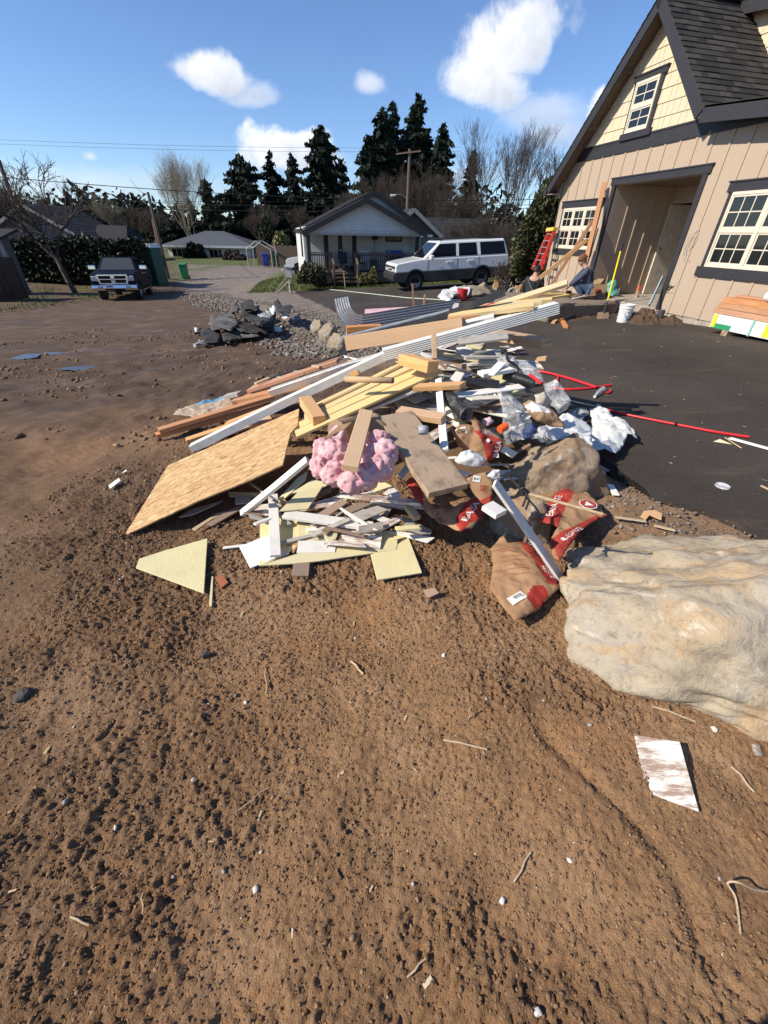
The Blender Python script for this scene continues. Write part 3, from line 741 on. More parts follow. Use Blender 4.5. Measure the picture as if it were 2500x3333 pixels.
# outlet box, wires hanging from the wall
kL = crop(1650, 0, 850)
S, z = wallpt(kL(1050, 1825)); m = MB(); m.box(-S-.09, -S+.09, -.012, 0, z-.11, z+.11); m.build('junction_plate', M_tan, house)
m = MB(); rw = random.Random(2)
for k in range(4): m.tube([(-S+.02+rw.uniform(-.05, .05), -.01, z+rw.uniform(-.03, .03)), (-S-.03+rw.uniform(-.06, .06), -.08, z+.02+rw.uniform(-.04, .04)), (-S-.09+rw.uniform(-.05, .05), -.06, z-.05+rw.uniform(-.05, .05))], .008, 6)
m.build('loose_wire', plain('black_cable', (.02, .02, .02), .5), house)
m = MB(); S0, z0 = wallpt(kL(1228, 1455))
for pts in (((1228, 1455), (1185, 1495), (1150, 1550), (1128, 1620)), ((1228, 1455), (1205, 1530), (1160, 1590), (1130, 1665)), ((1228, 1455), (1180, 1510), (1148, 1600), (1165, 1660))):
    P = [wallpt(kL(*p)) for p in pts]; m.tube(smooth_path([(-s_, -.02-.05*(i == 1)-.05*(i == 2), z_) for i, (s_, z_) in enumerate(P)], 5), .006, 5)
m.build('hanging_cable', plain('grey_cable', (.42, .38, .32), .5), house)
S, z = wallpt(kL(1030, 2010)); m = MB(); m.lathe([(.0, .32), (.07, .32), (.07, 0), (.06, 0)], (-S, -.25, z-.18), 14); m.build('drain_pipe', plain('grey_pipe', (.06, .06, .06), .5), house)
# ================================================================== vehicles
def paint(name, c, rough=.3, coat=.6):
    t = NT(name); n = t.noise(3, 5, .6)
    t.set(t.mix(t.ramp(n, (.45, 0.0), (.75, .35)), c, tuple(x*.75+(.02 if c[0] > .1 else 0) for x in c)), rough, 0, .5, Coat_Weight=coat, Coat_Roughness=.08); return t.m
M_rub = plain('tyre_rubber', (.022, .021, .020), .85, var=.2)
M_alloy = plain('alloy_wheel', (.42, .41, .40), .35, .8)
M_chrome = plain('chrome', (.72, .72, .72), .12, 1, var=.03)
M_blk = plain('black_plastic', (.022, .022, .023), .5, var=.15)
M_tint = glass_mat('tinted_car_glass', (.006, .0065, .008), .05); M_tint.node_tree.nodes['Principled BSDF'].inputs['Specular IOR Level'].default_value = .3
M_lamp = glass_mat('headlight_lens', (.42, .43, .43), .12)
M_under = plain('underbody', (.008, .008, .008), .9)
def wheel(name, x, y, r, w, side, parent, spokes=6, z=None):
    o = empty(name, (x, y, r if z is None else z)); o.parent = parent; o.location = (x, y, r)
    s = side
    m = MB(); m.lathe([(r*.60, -w*.42), (r*.74, -w/2), (r*.92, -w/2), (r, -w*.38), (r, w*.38), (r*.92, w/2), (r*.74, w/2), (r*.60, w*.42), (r*.58, 0), (r*.60, -w*.42)], n=28)
    a = m.build('tyre', M_rub, o, auto=40); a.matrix_local = Matrix.Rotation(R_(90), 4, 'X')
    m = MB(); m.lathe([(0, .3*w), (r*.14, .32*w), (r*.16, .22*w), (r*.2, .05*w), (r*.50, .02*w), (r*.56, .36*w), (r*.61, .40*w), (r*.61, -.4*w), (0, -.4*w)], n=28)
    for k in range(spokes):
        q = 2*math.pi*k/spokes; c, d = math.cos(q), math.sin(q)
        m.bar((r*.12*c, r*.12*d, .26*w), (r*.58*c, r*.58*d, .30*w), r*.15, .05*w, up=(0, 0, 1), w2=r*.21)
    a = m.build('rim', M_alloy, o); a.matrix_local = Matrix.Rotation(R_(90 if s < 0 else -90), 4, 'X')
    return o
def pane_strip(name, quads, mat, parent):
    m = MB()
    for q in quads: m.add(q, [tuple(range(len(q)))])
    return m.build(name, mat, parent)
def suv():
    g = atZ(crop(900, 550, 800)(930, 822), -.46)
    al = R_(14); hd = Vector((-math.cos(al), -math.sin(al), 0))
    org = g-hd*1.65; org = Vector((org.x, org.y, 0)); nrm = Vector((-hd.y, hd.x, 0))
    org += Vector((-nrm.x, -nrm.y, 0))*0   # wheels on the seen side
    lf = Vector((hd.y*-1, hd.x, 0))        # left of the heading
    ctr = Vector((org.x, org.y, 0))-lf*.82
    o = empty('parked_suv', (ctr.x, ctr.y, 0), math.atan2(hd.y, hd.x), 'white suv with black lower panels parked in front of the cottage', 'suv')
    zc = lambda lx: ZP(ctr.x+hd.x*lx, ctr.y+hd.y*lx)+.006
    o.location.z = (zc(1.65)+zc(-1.65))/2; o.rotation_euler = (0, -math.atan((zc(1.65)-zc(-1.65))/3.3), math.atan2(hd.y, hd.x))
    white = paint('white_car_paint', (.74, .74, .73)); ch = paint('charcoal_cladding', (.030, .030, .032), .45, .1)
    A = [(-1.65, .39, .50), (1.65, .39, .50)]; sp = .80
    def arch(z0, r, cx, cz, flip=False):
        st = math.pi-math.asin((z0-cz)/r); en = math.asin((z0-cz)/r)
        return [(cx+r*math.cos(st+(en-st)*k/14), cz+r*math.sin(st+(en-st)*k/14)) for k in range(15)]
    up = [(2.60, .80), (2.58, 1.08), (2.50, 1.16), (2.0, 1.23), (1.30, 1.30), (-2.9, 1.30), (-2.97, 1.15), (-2.99, .80)]+arch(.80, .5, -1.65, .39)+arch(.80, .5, 1.65, .39)
    m = MB(); m.prism(up, 1.98, ax=1, off=-.99); m.build('body', white, o, bevel=.05, seg=3)
    m = MB()
    fa = arch(.42, .5, 1.65, .39); ra = arch(.42, .5, -1.65, .39); fu = arch(.797, .5, 1.65, .39); ru = arch(.797, .5, -1.65, .39)
    right = [p for p in fa if p[0] > 1.65 and p[1] < .797]; left_ = [p for p in fa if p[0] < 1.65 and p[1] < .797]
    m.prism([(2.62, .797), (2.70, .72), (2.70, .52), (2.60, .43)]+right[::-1]+[fu[-1]], 2.02, ax=1, off=-1.01)
    rr = [p for p in ra if p[0] > -1.65 and p[1] < .797]; rl = [p for p in ra if p[0] < -1.65 and p[1] < .797]
    m.prism([fu[0]]+left_[::-1]+[(1.15, .40), (-1.15, .40)]+rr[::-1]+[ru[-1]], 2.02, ax=1, off=-1.01)
    m.prism([ru[0]]+rl[::-1]+[(-2.95, .48), (-3.02, .56), (-3.0, .797)], 2.02, ax=1, off=-1.01)
    m.build('lower_body', ch, o, bevel=.03)
    for cx in (1.65, -1.65):
        for s in (-1, 1):
            f = MB(); a = arch(.45, .535, cx, .39); b = arch(.45, .475, cx, .39); n = len(a)
            vs = [(x, s*1.0, z) for x, z in a]+[(x, s*1.03, z) for x, z in a]+[(x, s*1.03, z) for x, z in b]+[(x, s*.95, z) for x, z in b]
            f.add(vs, [(k+j*n, k+1+j*n, k+1+(j+1)*n, k+(j+1)*n) for j in range(3) for k in range(n-1)]); f.build('wheel_arch_flare', ch, o)
    m = MB(); m.box(-2.7, 2.4, -.93, .93, .36, 1.1); m.build('underbody', M_under, o)
    # cabin
    B0, B1, T0, T1 = 1.30, -2.93, .46, -2.70; zb, zt = 1.28, 1.93; hb, ht = .985, .82
    m = MB(); m.hexa([(B1, -hb, zb), (B0, -hb, zb), (B0, hb, zb), (B1, hb, zb), (T1, -ht, zt), (T0, -ht, zt), (T0, ht, zt), (T1, ht, zt)]); m.build('cabin', white, o, bevel=.07, seg=3)
    yw = lambda z: hb-(z-zb)/(zt-zb)*(hb-ht)+.004
    for s in (-1, 1):
        for nm, q in (('side_window', [(1.0, 1.34), (-.30, 1.34), (-.30, 1.83), (.48, 1.83)]), ('side_window', [(-.44, 1.34), (-1.36, 1.34), (-1.30, 1.83), (-.44, 1.83)]), ('side_window', [(-1.52, 1.34), (-2.80, 1.34), (-2.66, 1.83), (-1.48, 1.83)])):
            pane_strip(nm, [[(x, s*yw(z), z) for x, z in q]], M_tint, o)
        for x in (.02, -1.02):
            h = MB(); h.bar((x+.14, s*1.01, 1.12), (x-.14, s*1.01, 1.12), .05, .045, up=(0, 1, 0)); h.build('door_handle', M_chrome if s == 9 else white, o)
        mi = MB(); mi.box(.86, 1.02, s*1.03-.0 if s > 0 else -1.27, 1.27 if s > 0 else -1.03, 1.26, 1.44); mi.build('mirror', white, o, bevel=.03)
        for x in (1.06, -.37, -1.44):
            sm = MB(); sm.box(x-.006, x+.006, s*.9925-.003, s*.9925+.003, .82, 1.28); sm.build('door_seam', M_under, o)
    ti = lambda t, y: (B0+(T0-B0)*t+.012, y*(hb-(hb-ht)*t), zb+(zt-zb)*t+.006)
    pane_strip('windscreen', [[ti(.06, -.86), ti(.06, .86), ti(.90, .84), ti(.90, -.84)]], M_tint, o)
    pane_strip('rear_window', [[(B1-.008, -.8, 1.36), (B1-.008+.17, -.66, 1.84), (B1-.008+.17, .66, 1.84), (B1-.008, .8, 1.36)]], M_tint, o)
    for s in (-1, 1):
        h = MB(); h.box(2.50, 2.595, s*.62-.28, s*.62+.28, .93, 1.06); h.build('headlight', glass_mat('smoked_lens', (.05, .05, .05), .1), o, bevel=.015)
        h = MB(); h.box(2.52, 2.612, s*.62-.28, s*.62+.28, .83, .90); h.build('turn_signal', M_lamp, o, bevel=.01)
        r = MB(); r.tube(smooth_path([(.35, s*.70, 1.93), (.25, s*.70, 2.0), (-.9, s*.70, 2.01), (-2.4, s*.70, 1.93), (-2.5, s*.70, 1.93)], 4), .028, 8); r.build('roof_rail', M_blk, o)
        t_ = MB(); t_.box(-2.99, -2.93, s*.9-.09, s*.9+.09, .95, 1.28); t_.build('tail_light', plain('red_lens', (.35, .02, .02), .2), o)
    g_ = MB(); g_.box(2.57, 2.60, -.34, .34, .86, 1.05); g_.build('grille', M_blk, o)
    g_ = MB(); g_.box(2.585, 2.61, -.34, .34, .945, .975); g_.build('grille_bar', white, o)
    for cx in (1.65, -1.65):
        for s in (-1, 1): wheel('wheel', cx, s*.84, .39, .27, s, o)
    ho = MB(); ho.box(.3, -2.4, -.70, -.66, 1.93, 1.95)
    return o
suv()
def pickup(name, loc, yaw, zs, body, label, chrome, group=None, text=None, plate=None):
    o = empty(name, loc, yaw, label, 'pickup truck'); o.rotation_euler = (0, zs, yaw)
    def arch(z0, r, cx, cz):
        st = math.pi-math.asin((z0-cz)/r); en = math.asin((z0-cz)/r)
        return [(cx+r*math.cos(st+(en-st)*k/14), cz+r*math.sin(st+(en-st)*k/14)) for k in range(15)]
    fx, rx, r = 1.80, -1.77, .41
    ol = [(2.70, .55), (2.76, .80), (2.74, 1.08), (2.62, 1.20), (1.9, 1.29), (1.12, 1.33), (-.98, 1.33), (-1.0, 1.36), (-2.98, 1.36), (-3.02, 1.28), (-3.02, .62)]+arch(.55, .52, rx, .42)+arch(.55, .52, fx, .42)
    m = MB(); m.prism(ol, 1.96, ax=1, off=-.98); m.build('body', body, o, bevel=.06, seg=3)
    m = MB(); m.box(-2.9, 2.4, -.92, .92, .42, 1.1); m.build('underbody', M_under, o)
    m = MB(); m.box(-2.9, -1.1, -.85, .85, 1.30, 1.372); m.build('bed_liner', M_under, o)
    B0, B1, T0, T1 = 1.12, -1.0, .30, -.86; zb, zt = 1.31, 1.92; hb, ht = .97, .76
    m = MB(); m.hexa([(B1, -hb, zb), (B0, -hb, zb), (B0, hb, zb), (B1, hb, zb), (T1, -ht, zt), (T0, -ht, zt), (T0, ht, zt), (T1, ht, zt)]); m.build('cabin', body, o, bevel=.07, seg=3)
    yw = lambda z: hb-(z-zb)/(zt-zb)*(hb-ht)+.004
    for s in (-1, 1):
        for q in ([(.88, 1.37), (.02, 1.37), (.02, 1.82), (.34, 1.82)], [(-.08, 1.37), (-.86, 1.37), (-.78, 1.82), (-.08, 1.82)]):
            pane_strip('side_window', [[(x, s*yw(z), z) for x, z in q]], M_tint, o)
        mi = MB(); mi.box(.72, .90, s*1.2-.17, s*1.2+.17, 1.34, 1.56); mi.build('mirror', chrome, o, bevel=.04)
        h = MB(); h.box(2.56, 2.765, s*.80-.15, s*.80+.15, .90, 1.12); h.build('headlight', M_lamp, o, bevel=.03)
        for x in (.18, -.75):
            h = MB(); h.bar((x+.12, s*.995, 1.17), (x-.12, s*.995, 1.17), .05, .04, up=(0, 1, 0)); h.build('door_handle', chrome, o)
        h = MB(); h.bar((1.1, s*1.02, .45), (-.9, s*1.02, .45), .14, .05); h.build('running_board', chrome, o)
        f = MB(); 
        for cx in (fx, rx): wheel('wheel', cx, s*.83, r, .28, s, o, 5)
    ti = lambda t, y: (B0+(T0-B0)*t+.012, y*(hb-(hb-ht)*t), zb+(zt-zb)*t+.006)
    pane_strip('windscreen', [[ti(.06, -.86), ti(.06, .86), ti(.92, .84), ti(.92, -.84)]], glass_mat('windscreen_glass', (.06, .065, .065), .06), o)
    m = MB(); m.box(2.70, 2.77, -.62, .62, .80, 1.16); m.build('grille', M_under, o)
    m = MB(); m.box(2.72, 2.80, -.68, .68, 1.12, 1.19); m.box(2.72, 2.80, -.60, .60, .76, .82); m.bar((2.76, -.66, 1.14), (2.76, -.60, .78), .08, .07, up=(1, 0, 0)); m.bar((2.76, .66, 1.14), (2.76, .60, .78), .08, .07, up=(1, 0, 0)); m.box(2.735, 2.79, -.09, .09, .82, 1.12); m.box(2.735, 2.785, -.62, .62, .955, 1.0); m.build('grille_frame', chrome, o, bevel=.01)
    m = MB(); m.prism([(.10, .92), (.06, 1.02), (-.06, 1.02), (-.10, .92), (0, .86)], .012, ax=0, off=2.79); m.build('grille_emblem', M_alloy, o)
    m = MB(); m.prism([(2.62, .46), (2.84, .50), (2.88, .60), (2.86, .74), (2.66, .78)], 2.0, ax=1, off=-1.0); m.build('bumper', chrome, o, bevel=.03)
    for s in (-1, 1):
        m = MB(); m.box(2.86, 2.885, s*.62-.12, s*.62+.12, .60, .69); m.build('fog_light', M_lamp, o)
    m = MB(); m.box(2.84, 2.872, -.45, .45, .50, .56); m.build('bumper_intake', M_under, o)
    if plate:
        m = MB(); m.box(2.88, 2.893, plate-.16, plate+.16, .60, .76); pl = m.build('licence_plate', plain('plate_white', (.6, .62, .68), .4), o)
        q = MB()
        for k in range(6): q.box(2.893, 2.896, plate-.13+k*.045, plate-.105+k*.045, .645, .715)
        q.build('plate_characters', plain('plate_ink', (.03, .04, .09), .5), pl)
    return o
hdg = R_(161)
navy = paint('navy_truck_paint', (.005, .007, .016), .55, .0); navy.node_tree.nodes['Principled BSDF'].inputs['Specular IOR Level'].default_value = .08
pk = Vector((-13.7, 23.9, 0))
hx, hy = math.sin(hdg), math.cos(hdg)
cx_, cy_ = pk.x-hx*1.8-(-hy)*.0, pk.y-hy*1.8
zf = T(pk.x, pk.y); zr = T(cx_-hx*1.8, cy_-hy*1.8)
pickup('parked_pickup', (cx_-.35, cy_+.1, (zf+zr)/2-.02), math.atan2(hy, hx), -math.atan((zf-zr)/3.6), navy, 'navy crew cab pickup with chrome grille parked in front of the hedge', M_chrome, plate=-.22)
wp = atY(crop(600, 250, 700)(880, 1440), 37)
wt_ = pickup('work_pickup', (wp.x+1.8, 37.8, -1.15), math.pi*1.02, 0, paint('white_truck_paint', (.72, .72, .72)), 'white work pickup half hidden behind the left corner of the cottage', M_blk)
# ================================================================== people
def skin(name, nodes, edges, mat, parent=None, sub=2, root=0):
    """nodes (x, y, z, radius) joined by edges, grown into one smooth surface"""
    me = bpy.data.meshes.new(name); me.from_pydata([n[:3] for n in nodes], edges, [])
    o = bpy.data.objects.new(name, me); COL.objects.link(o)
    if parent: o.parent = parent
    md = o.modifiers.new('skin', 'SKIN'); md.use_smooth_shade = True
    for i, n in enumerate(nodes):
        sv = me.skin_vertices[0].data[i]; r = n[3]; sv.radius = (r, r) if not isinstance(r, tuple) else r; sv.use_root = i == root
    s = o.modifiers.new('sub', 'SUBSURF'); s.levels = sub; s.render_levels = sub
    me.materials.append(mat); return o
M_skin = plain('skin', (.42, .24, .17), .55, var=.08)
M_navyj = plain('navy_jacket', (.055, .065, .10), .85, var=.25, scale=8, bump=.004)
M_jean = plain('blue_jeans', (.07, .10, .16), .85, var=.3, scale=10, bump=.004)
M_blackj = plain('black_jacket', (.012, .012, .014), .8, var=.3, scale=8, bump=.004)
M_bean = plain('brown_knit_beanie', (.16, .065, .025), .95, var=.25, scale=20, bump=.006)
M_hair = plain('black_hair', (.010, .008, .007), .6)
M_boot = plain('tan_suede_shoe', (.16, .10, .08), .85); M_sole = plain('pale_shoe_sole', (.6, .57, .52), .7)
def head(parent, c, d, up, r=.098):
    """a head at c looking along d"""
    d = Vector(d).normalized(); u = Vector(up).normalized(); s = d.cross(u).normalized(); u = s.cross(d); c = Vector(c)
    bm = bmesh.new(); bmesh.ops.create_icosphere(bm, subdivisions=4, radius=1)
    for v in bm.verts:
        x, y, z = v.co      # x forward, y side, z up
        k = Vector((x*1.02, y*.80, z*1.22))
        if z < 0: k.y *= 1+.22*z; k.x *= 1+.06*z
        if x > .3: k.x += .17*math.exp(-((y/.16)**2+((z+.12)/.16)**2))-.05*math.exp(-(((abs(y)-.34)/.16)**2+((z-.10)/.12)**2))+.05*math.exp(-((y/.3)**2+((z+.52)/.07)**2))+.05*math.exp(-((y/.22)**2+((z+.85)/.15)**2))
        if abs(y) > .6 and abs(x) < .3: k.y += math.copysign(.13, y)*math.exp(-(((x+.05)/.13)**2+((z+.02)/.24)**2))
        v.co = c+(d*k.x+s*k.y+u*k.z)*r
    me = bpy.data.meshes.new('head'); bm.to_mesh(me); bm.free(); me.materials.append(M_skin)
    me.polygons.foreach_set('use_smooth', [True]*len(me.polygons))
    return me, (d, s, u)
def hand(nodes, edges, wrist_i, p, fwd, side, n=5):
    """palm and five curled fingers grown from a wrist node"""
    f = Vector(fwd).normalized(); s = Vector(side).normalized(); dn = f.cross(s).normalized()
    base = len(nodes); q = Vector(p)
    nodes.append((*(q+f*.05), .030)); edges.append((wrist_i, base))
    for k in range(4):
        a = q+f*.085+s*(k-1.5)*.019; L = (.026, .031, .029, .022)[k]
        i = len(nodes); nodes.append((*a, .0085)); edges.append((base, i))
        b = a+f*L+dn*.008; nodes.append((*b, .008)); edges.append((i, i+1))
        c = b+f*L*.6+dn*.022; nodes.append((*c, .007)); edges.append((i+1, i+2))
    i = len(nodes); a = q+f*.035-s*.042; nodes.append((*a, .010)); edges.append((base, i)); nodes.append((*(a+f*.035-s*.012+dn*.008), .0085)); edges.append((i, i+1))
def person(name, loc, yaw, label, J, mats, hat=None, hair=None, strap=None):
    """J: joints in local metres, x forward, y left, z up"""
    o = empty(name, loc, yaw, label, 'person')
    V = lambda k: Vector(J[k])
    # one continuous body: legs, trunk, arms with hands, neck
    nodes = []; edges = []; ix = {}
    def N(k, r): ix[k] = len(nodes); nodes.append((*V(k), r)); return ix[k]
    N('pelvis', .11); N('waist', .105); N('chest', .125); N('neck', .055); N('headc', .085)
    edges += [(0, 1), (1, 2), (2, 3), (3, 4)]
    for s in ('l', 'r'):
        a = N('hip_'+s, .080); b = N('knee_'+s, .056); c = N('ankle_'+s, .040); d = N('toe_'+s, .034)
        edges += [(0, a), (a, b), (b, c), (c, d)]
        a = N('sho_'+s, .058); b = N('elb_'+s, .042); c = N('wri_'+s, .028); edges += [(2, a), (a, b), (b, c)]
        f = V('wri_'+s)-V('elb_'+s); hand(nodes, edges, c, V('wri_'+s), f, Vector((0, 1 if s == 'l' else -1, 0)))
    body = skin('body', nodes, edges, M_skin, o)
    hm, (d, s_, u) = head(o, V('headc'), V('look'), V('up')); hd_ = bpy.data.objects.new('head', hm); COL.objects.link(hd_); hd_.parent = o
    ey = MB()
    for sg in (-1, 1):
        e = V('headc')+d*.092+s_*sg*.033+u*.012; ey.tube([e-d*.012, e], [.011, .008], 8)
        ey_o = ey.build('eye', M_hair, hd_); ey = MB()
    jk = [(*V('pelvis'), .155), (*V('waist'), .165), (*V('chest'), .175), (*(V('chest').lerp(V('neck'), .75)), .085)]; je = [(0, 1), (1, 2), (2, 3)]
    for s in ('l', 'r'):
        i = len(jk); jk += [(*V('sho_'+s), .085), (*V('elb_'+s), .066), (*V('wri_'+s).lerp(V('elb_'+s), .12), .046)]; je += [(2, i), (i, i+1), (i+1, i+2)]
    skin('jacket', jk, je, mats[0], o, root=1)
    tr = [(*V('pelvis'), .150)]; te = []
    for s in ('l', 'r'):
        i = len(tr); tr += [(*V('hip_'+s), .110), (*V('knee_'+s), .080), (*V('ankle_'+s), .062)]; te += [(0, i), (i, i+1), (i+1, i+2)]
    skin('trousers', tr, te, mats[1], o)
    for s in ('l', 'r'):
        a, t = V('ankle_'+s), V('toe_'+s); sd = (t-a).normalized(); dn = Vector((0, 0, -1))
        skin('shoe', [(*(a-sd*.03), .05), (*(a.lerp(t, .5)), .048), (*(t+sd*.02), .040)], [(0, 1), (1, 2)], mats[2], o)
        if len(mats) > 3:
            n = sd.cross(Vector((0, 1, 0))).normalized(); n = n if n.z < 0 else -n
            m = MB(); m.bar(a-sd*.07+n*.045, t+sd*.05+n*.035, .085, .022, up=n); m.build('shoe_sole', mats[3], o, bevel=.008)
    if hat:
        bm = bmesh.new(); bmesh.ops.create_icosphere(bm, subdivisions=4, radius=1); c = V('headc')+u*.018
        dl = [v for v in bm.verts if v.co.z < .12-.1*v.co.x]; bmesh.ops.delete(bm, geom=dl, context='VERTS')
        for v in bm.verts:
            k = 1+(.05 if v.co.z < .32 else 0); x, y, z = v.co; v.co = c+(d*x*1.10*k+s_*y*.92*k+u*z*1.32)*.102
        me = bpy.data.meshes.new('beanie'); bm.to_mesh(me); bm.free(); me.materials.append(hat); me.polygons.foreach_set('use_smooth', [True]*len(me.polygons))
        b = bpy.data.objects.new('beanie', me); COL.objects.link(b); b.parent = o; b.modifiers.new('th', 'SOLIDIFY').thickness = .012
    if hair:
        bm = bmesh.new(); bmesh.ops.create_icosphere(bm, subdivisions=4, radius=1); c = V('headc')+u*.006
        dl = [v for v in bm.verts if v.co.z < -.45+1.1*(v.co.x+.2) or v.co.z < -.45]; bmesh.ops.delete(bm, geom=dl, context='VERTS')
        for v in bm.verts:
            x, y, z = v.co; k = 1.08+.06*mnoise.noise((x*7, y*7, z*7)); v.co = c+(d*x*1.04+s_*y*.86+u*z*1.27)*.1*k
        me = bpy.data.meshes.new('hair'); bm.to_mesh(me); bm.free(); me.materials.append(hair); me.polygons.foreach_set('use_smooth', [True]*len(me.polygons))
        b = bpy.data.objects.new('hair', me); COL.objects.link(b); b.parent = o; b.modifiers.new('th', 'SOLIDIFY').thickness = .012
    if strap: skin('strap', strap[0], strap[1], strap[2], o)
    return o
SLABZ = .42
k5 = crop(1650, 500, 850)
pm = atZ(k5(468, 918), SLABZ)
person('person', (pm.x, pm.y, SLABZ), R_(168), 'crouching person in a navy jacket and brown knit beanie beside the entry', dict(
    pelvis=(-.10, 0, .27), waist=(-.12, 0, .42), chest=(.0, 0, .60), neck=(.10, 0, .73), headc=(.17, .0, .835), look=(1, .15, -.32), up=(.30, 0, 1),
    hip_l=(-.06, .10, .25), hip_r=(-.06, -.10, .25), knee_l=(.30, .15, .38), knee_r=(.28, -.14, .34), ankle_l=(.02, .14, .10), ankle_r=(-.02, -.13, .13), toe_l=(.20, .15, .045), toe_r=(.13, -.13, .035),
    sho_l=(.04, .19, .62), sho_r=(.04, -.19, .62), elb_l=(.24, .22, .42), elb_r=(.20, -.22, .42), wri_l=(.42, .15, .26), wri_r=(.36, -.14, .22)), [M_navyj, M_jean, M_boot, M_sole], hat=M_bean)
pb = atY(k5(150, 905), 13.4)
gz = ZP(pb.x, pb.y)
person('person', (pb.x, pb.y, gz+.0), R_(62), 'kneeling dark haired person in black with his back turned below the red ladder', dict(
    pelvis=(-.06, 0, .34), waist=(-.03, 0, .50), chest=(.04, 0, .72), neck=(.09, 0, .86), headc=(.15, -.02, .965), look=(1, -.55, -.45), up=(.35, 0, 1),
    hip_l=(-.04, .10, .33), hip_r=(-.04, -.10, .33), knee_l=(.18, .13, .07), knee_r=(.18, -.12, .07), ankle_l=(-.24, .13, .07), ankle_r=(-.24, -.12, .07), toe_l=(-.36, .13, .04), toe_r=(-.36, -.12, .04),
    sho_l=(.06, .19, .76), sho_r=(.06, -.19, .76), elb_l=(.14, .25, .50), elb_r=(.20, -.25, .52), wri_l=(.34, .16, .42), wri_r=(.42, -.14, .46)), [M_blackj, M_blackj, M_blk], hair=M_hair,
    strap=([(-.14, .15, .80, .018), (-.165, .02, .60, .018), (-.17, -.12, .42, .018)], [(0, 1), (1, 2)], plain('grey_webbing', (.12, .12, .12), .8)))
person('person', (.0, -.40, G(0, -.1)), R_(90), 'photographer standing just behind the view, showing only as the shadow in the bottom corner', dict(
    pelvis=(0, 0, .92), waist=(0, 0, 1.08), chest=(.02, 0, 1.30), neck=(.03, 0, 1.49), headc=(.07, 0, 1.60), look=(1, 0, -.4), up=(.2, 0, 1),
    hip_l=(0, .10, .90), hip_r=(0, -.10, .90), knee_l=(.02, .11, .48), knee_r=(.02, -.11, .48), ankle_l=(-.02, .12, .08), ankle_r=(-.02, -.12, .08), toe_l=(.14, .13, .04), toe_r=(.14, -.13, .04),
    sho_l=(.02, .19, 1.38), sho_r=(.02, -.19, 1.38), elb_l=(.10, .25, 1.14), elb_r=(.10, -.25, 1.14), wri_l=(.24, .13, 1.36), wri_r=(.24, -.13, 1.36)), [M_blackj, M_jean, M_boot, M_sole], hair=M_hair)
# ================================================================== houses, poles and street furniture behind
def lap_siding(name, c):
    t = NT(name); z = t.xyz()[2]
    fr = t.math('FRACT', t.math('MULTIPLY', z, 1/.125)); ln = t.ramp(fr, (.0, 0.0), (.07, 1.0))
    n = t.noise(2.2, 5, .6)
    t.set(t.mix(ln, tuple(x*.55 for x in c), t.ramp(n, (.3, tuple(x*.88 for x in c)), (.7, c))), .6, 0, .3); t.bump(t.math('SUBTRACT', 1.0, fr), .012); return t.m
M_wlap = lap_siding('white_lap_siding', (.62, .62, .60))
M_roofd = shingle_mat('dark_grey_shingle', (.028, .028, .030), (.04, .04, .042), (.055, .054, .055))
M_roofg = shingle_mat('slate_grey_shingle', (.07, .08, .095), (.09, .10, .115), (.12, .125, .135))
M_deck = wood('weathered_deck_wood', (.16, .115, .085), (.10, .07, .055), rough=.85)
M_brn = plain('dark_brown_trim', (.035, .030, .028), .6)
M_fridge = plain('white_enamel', (.6, .6, .58), .4)
def gable_roof(parent, x0, x1, y0, y1, xa, ze0, ze1, za, mat, th=.10, fascia=None, seed=1, course=.22):
    """two slopes with the ridge along y at xa"""
    for a, z in ((x0, ze0), (x1, ze1)):
        dx = xa-a; L = math.hypot(dx, za-z)
        slab('roof_deck', [(a, y0, z-.01), (a, y1, z-.01), (xa, y1, za-.01), (xa, y0, za-.01)], th, fascia or mat, parent)
        roof_plane('roof', (a, y0, z+.004), (0, 1, 0), (dx/L, 0, (za-z)/L), y1-y0, L, parent, mat, course, seed=seed)
    if fascia:
        for a, z in ((x0, ze0), (x1, ze1)):
            m = MB(); p = Vector((a, y0-.03, z-.10)); q = Vector((xa, y0-.03, za-.10)); m.bar(p, q, .04, .24, up=(0, 0, 1)); m.build('bargeboard', fascia, parent)
def simple_window(parent, x, y, z, w, h, frame, nx=1, label=None, ax=1, glass=None):
    """framed window; ax=1: in a wall facing -y, ax=0: in a wall facing -x"""
    m = MB(); t = .07
    def B(a, b, c, d, e=.04):
        if ax == 1: m.box(a, b, y-e, y, c, d)
        else: m.box(y-e, y, a, b, c, d)
    B(x, x+w, z, z+t); B(x, x+w, z+h-t, z+h); B(x, x+t, z+t, z+h-t); B(x+w-t, x+w, z+t, z+h-t)
    for k in range(1, nx): B(x+w*k/nx-.025, x+w*k/nx+.025, z+t, z+h-t)
    o = m.build('window', frame, parent); g = MB()
    if ax == 1: g.add([(x+t, y-.012, z+t), (x+w-t, y-.012, z+t), (x+w-t, y-.012, z+h-t), (x+t, y-.012, z+h-t)], [(0, 1, 2, 3)])
    else: g.add([(y-.012, x+t, z+t), (y-.012, x+t, z+h-t), (y-.012, x+w-t, z+h-t), (y-.012, x+w-t, z+t)], [(0, 1, 2, 3)])
    g.build('pane', glass or M_glass, o); return o
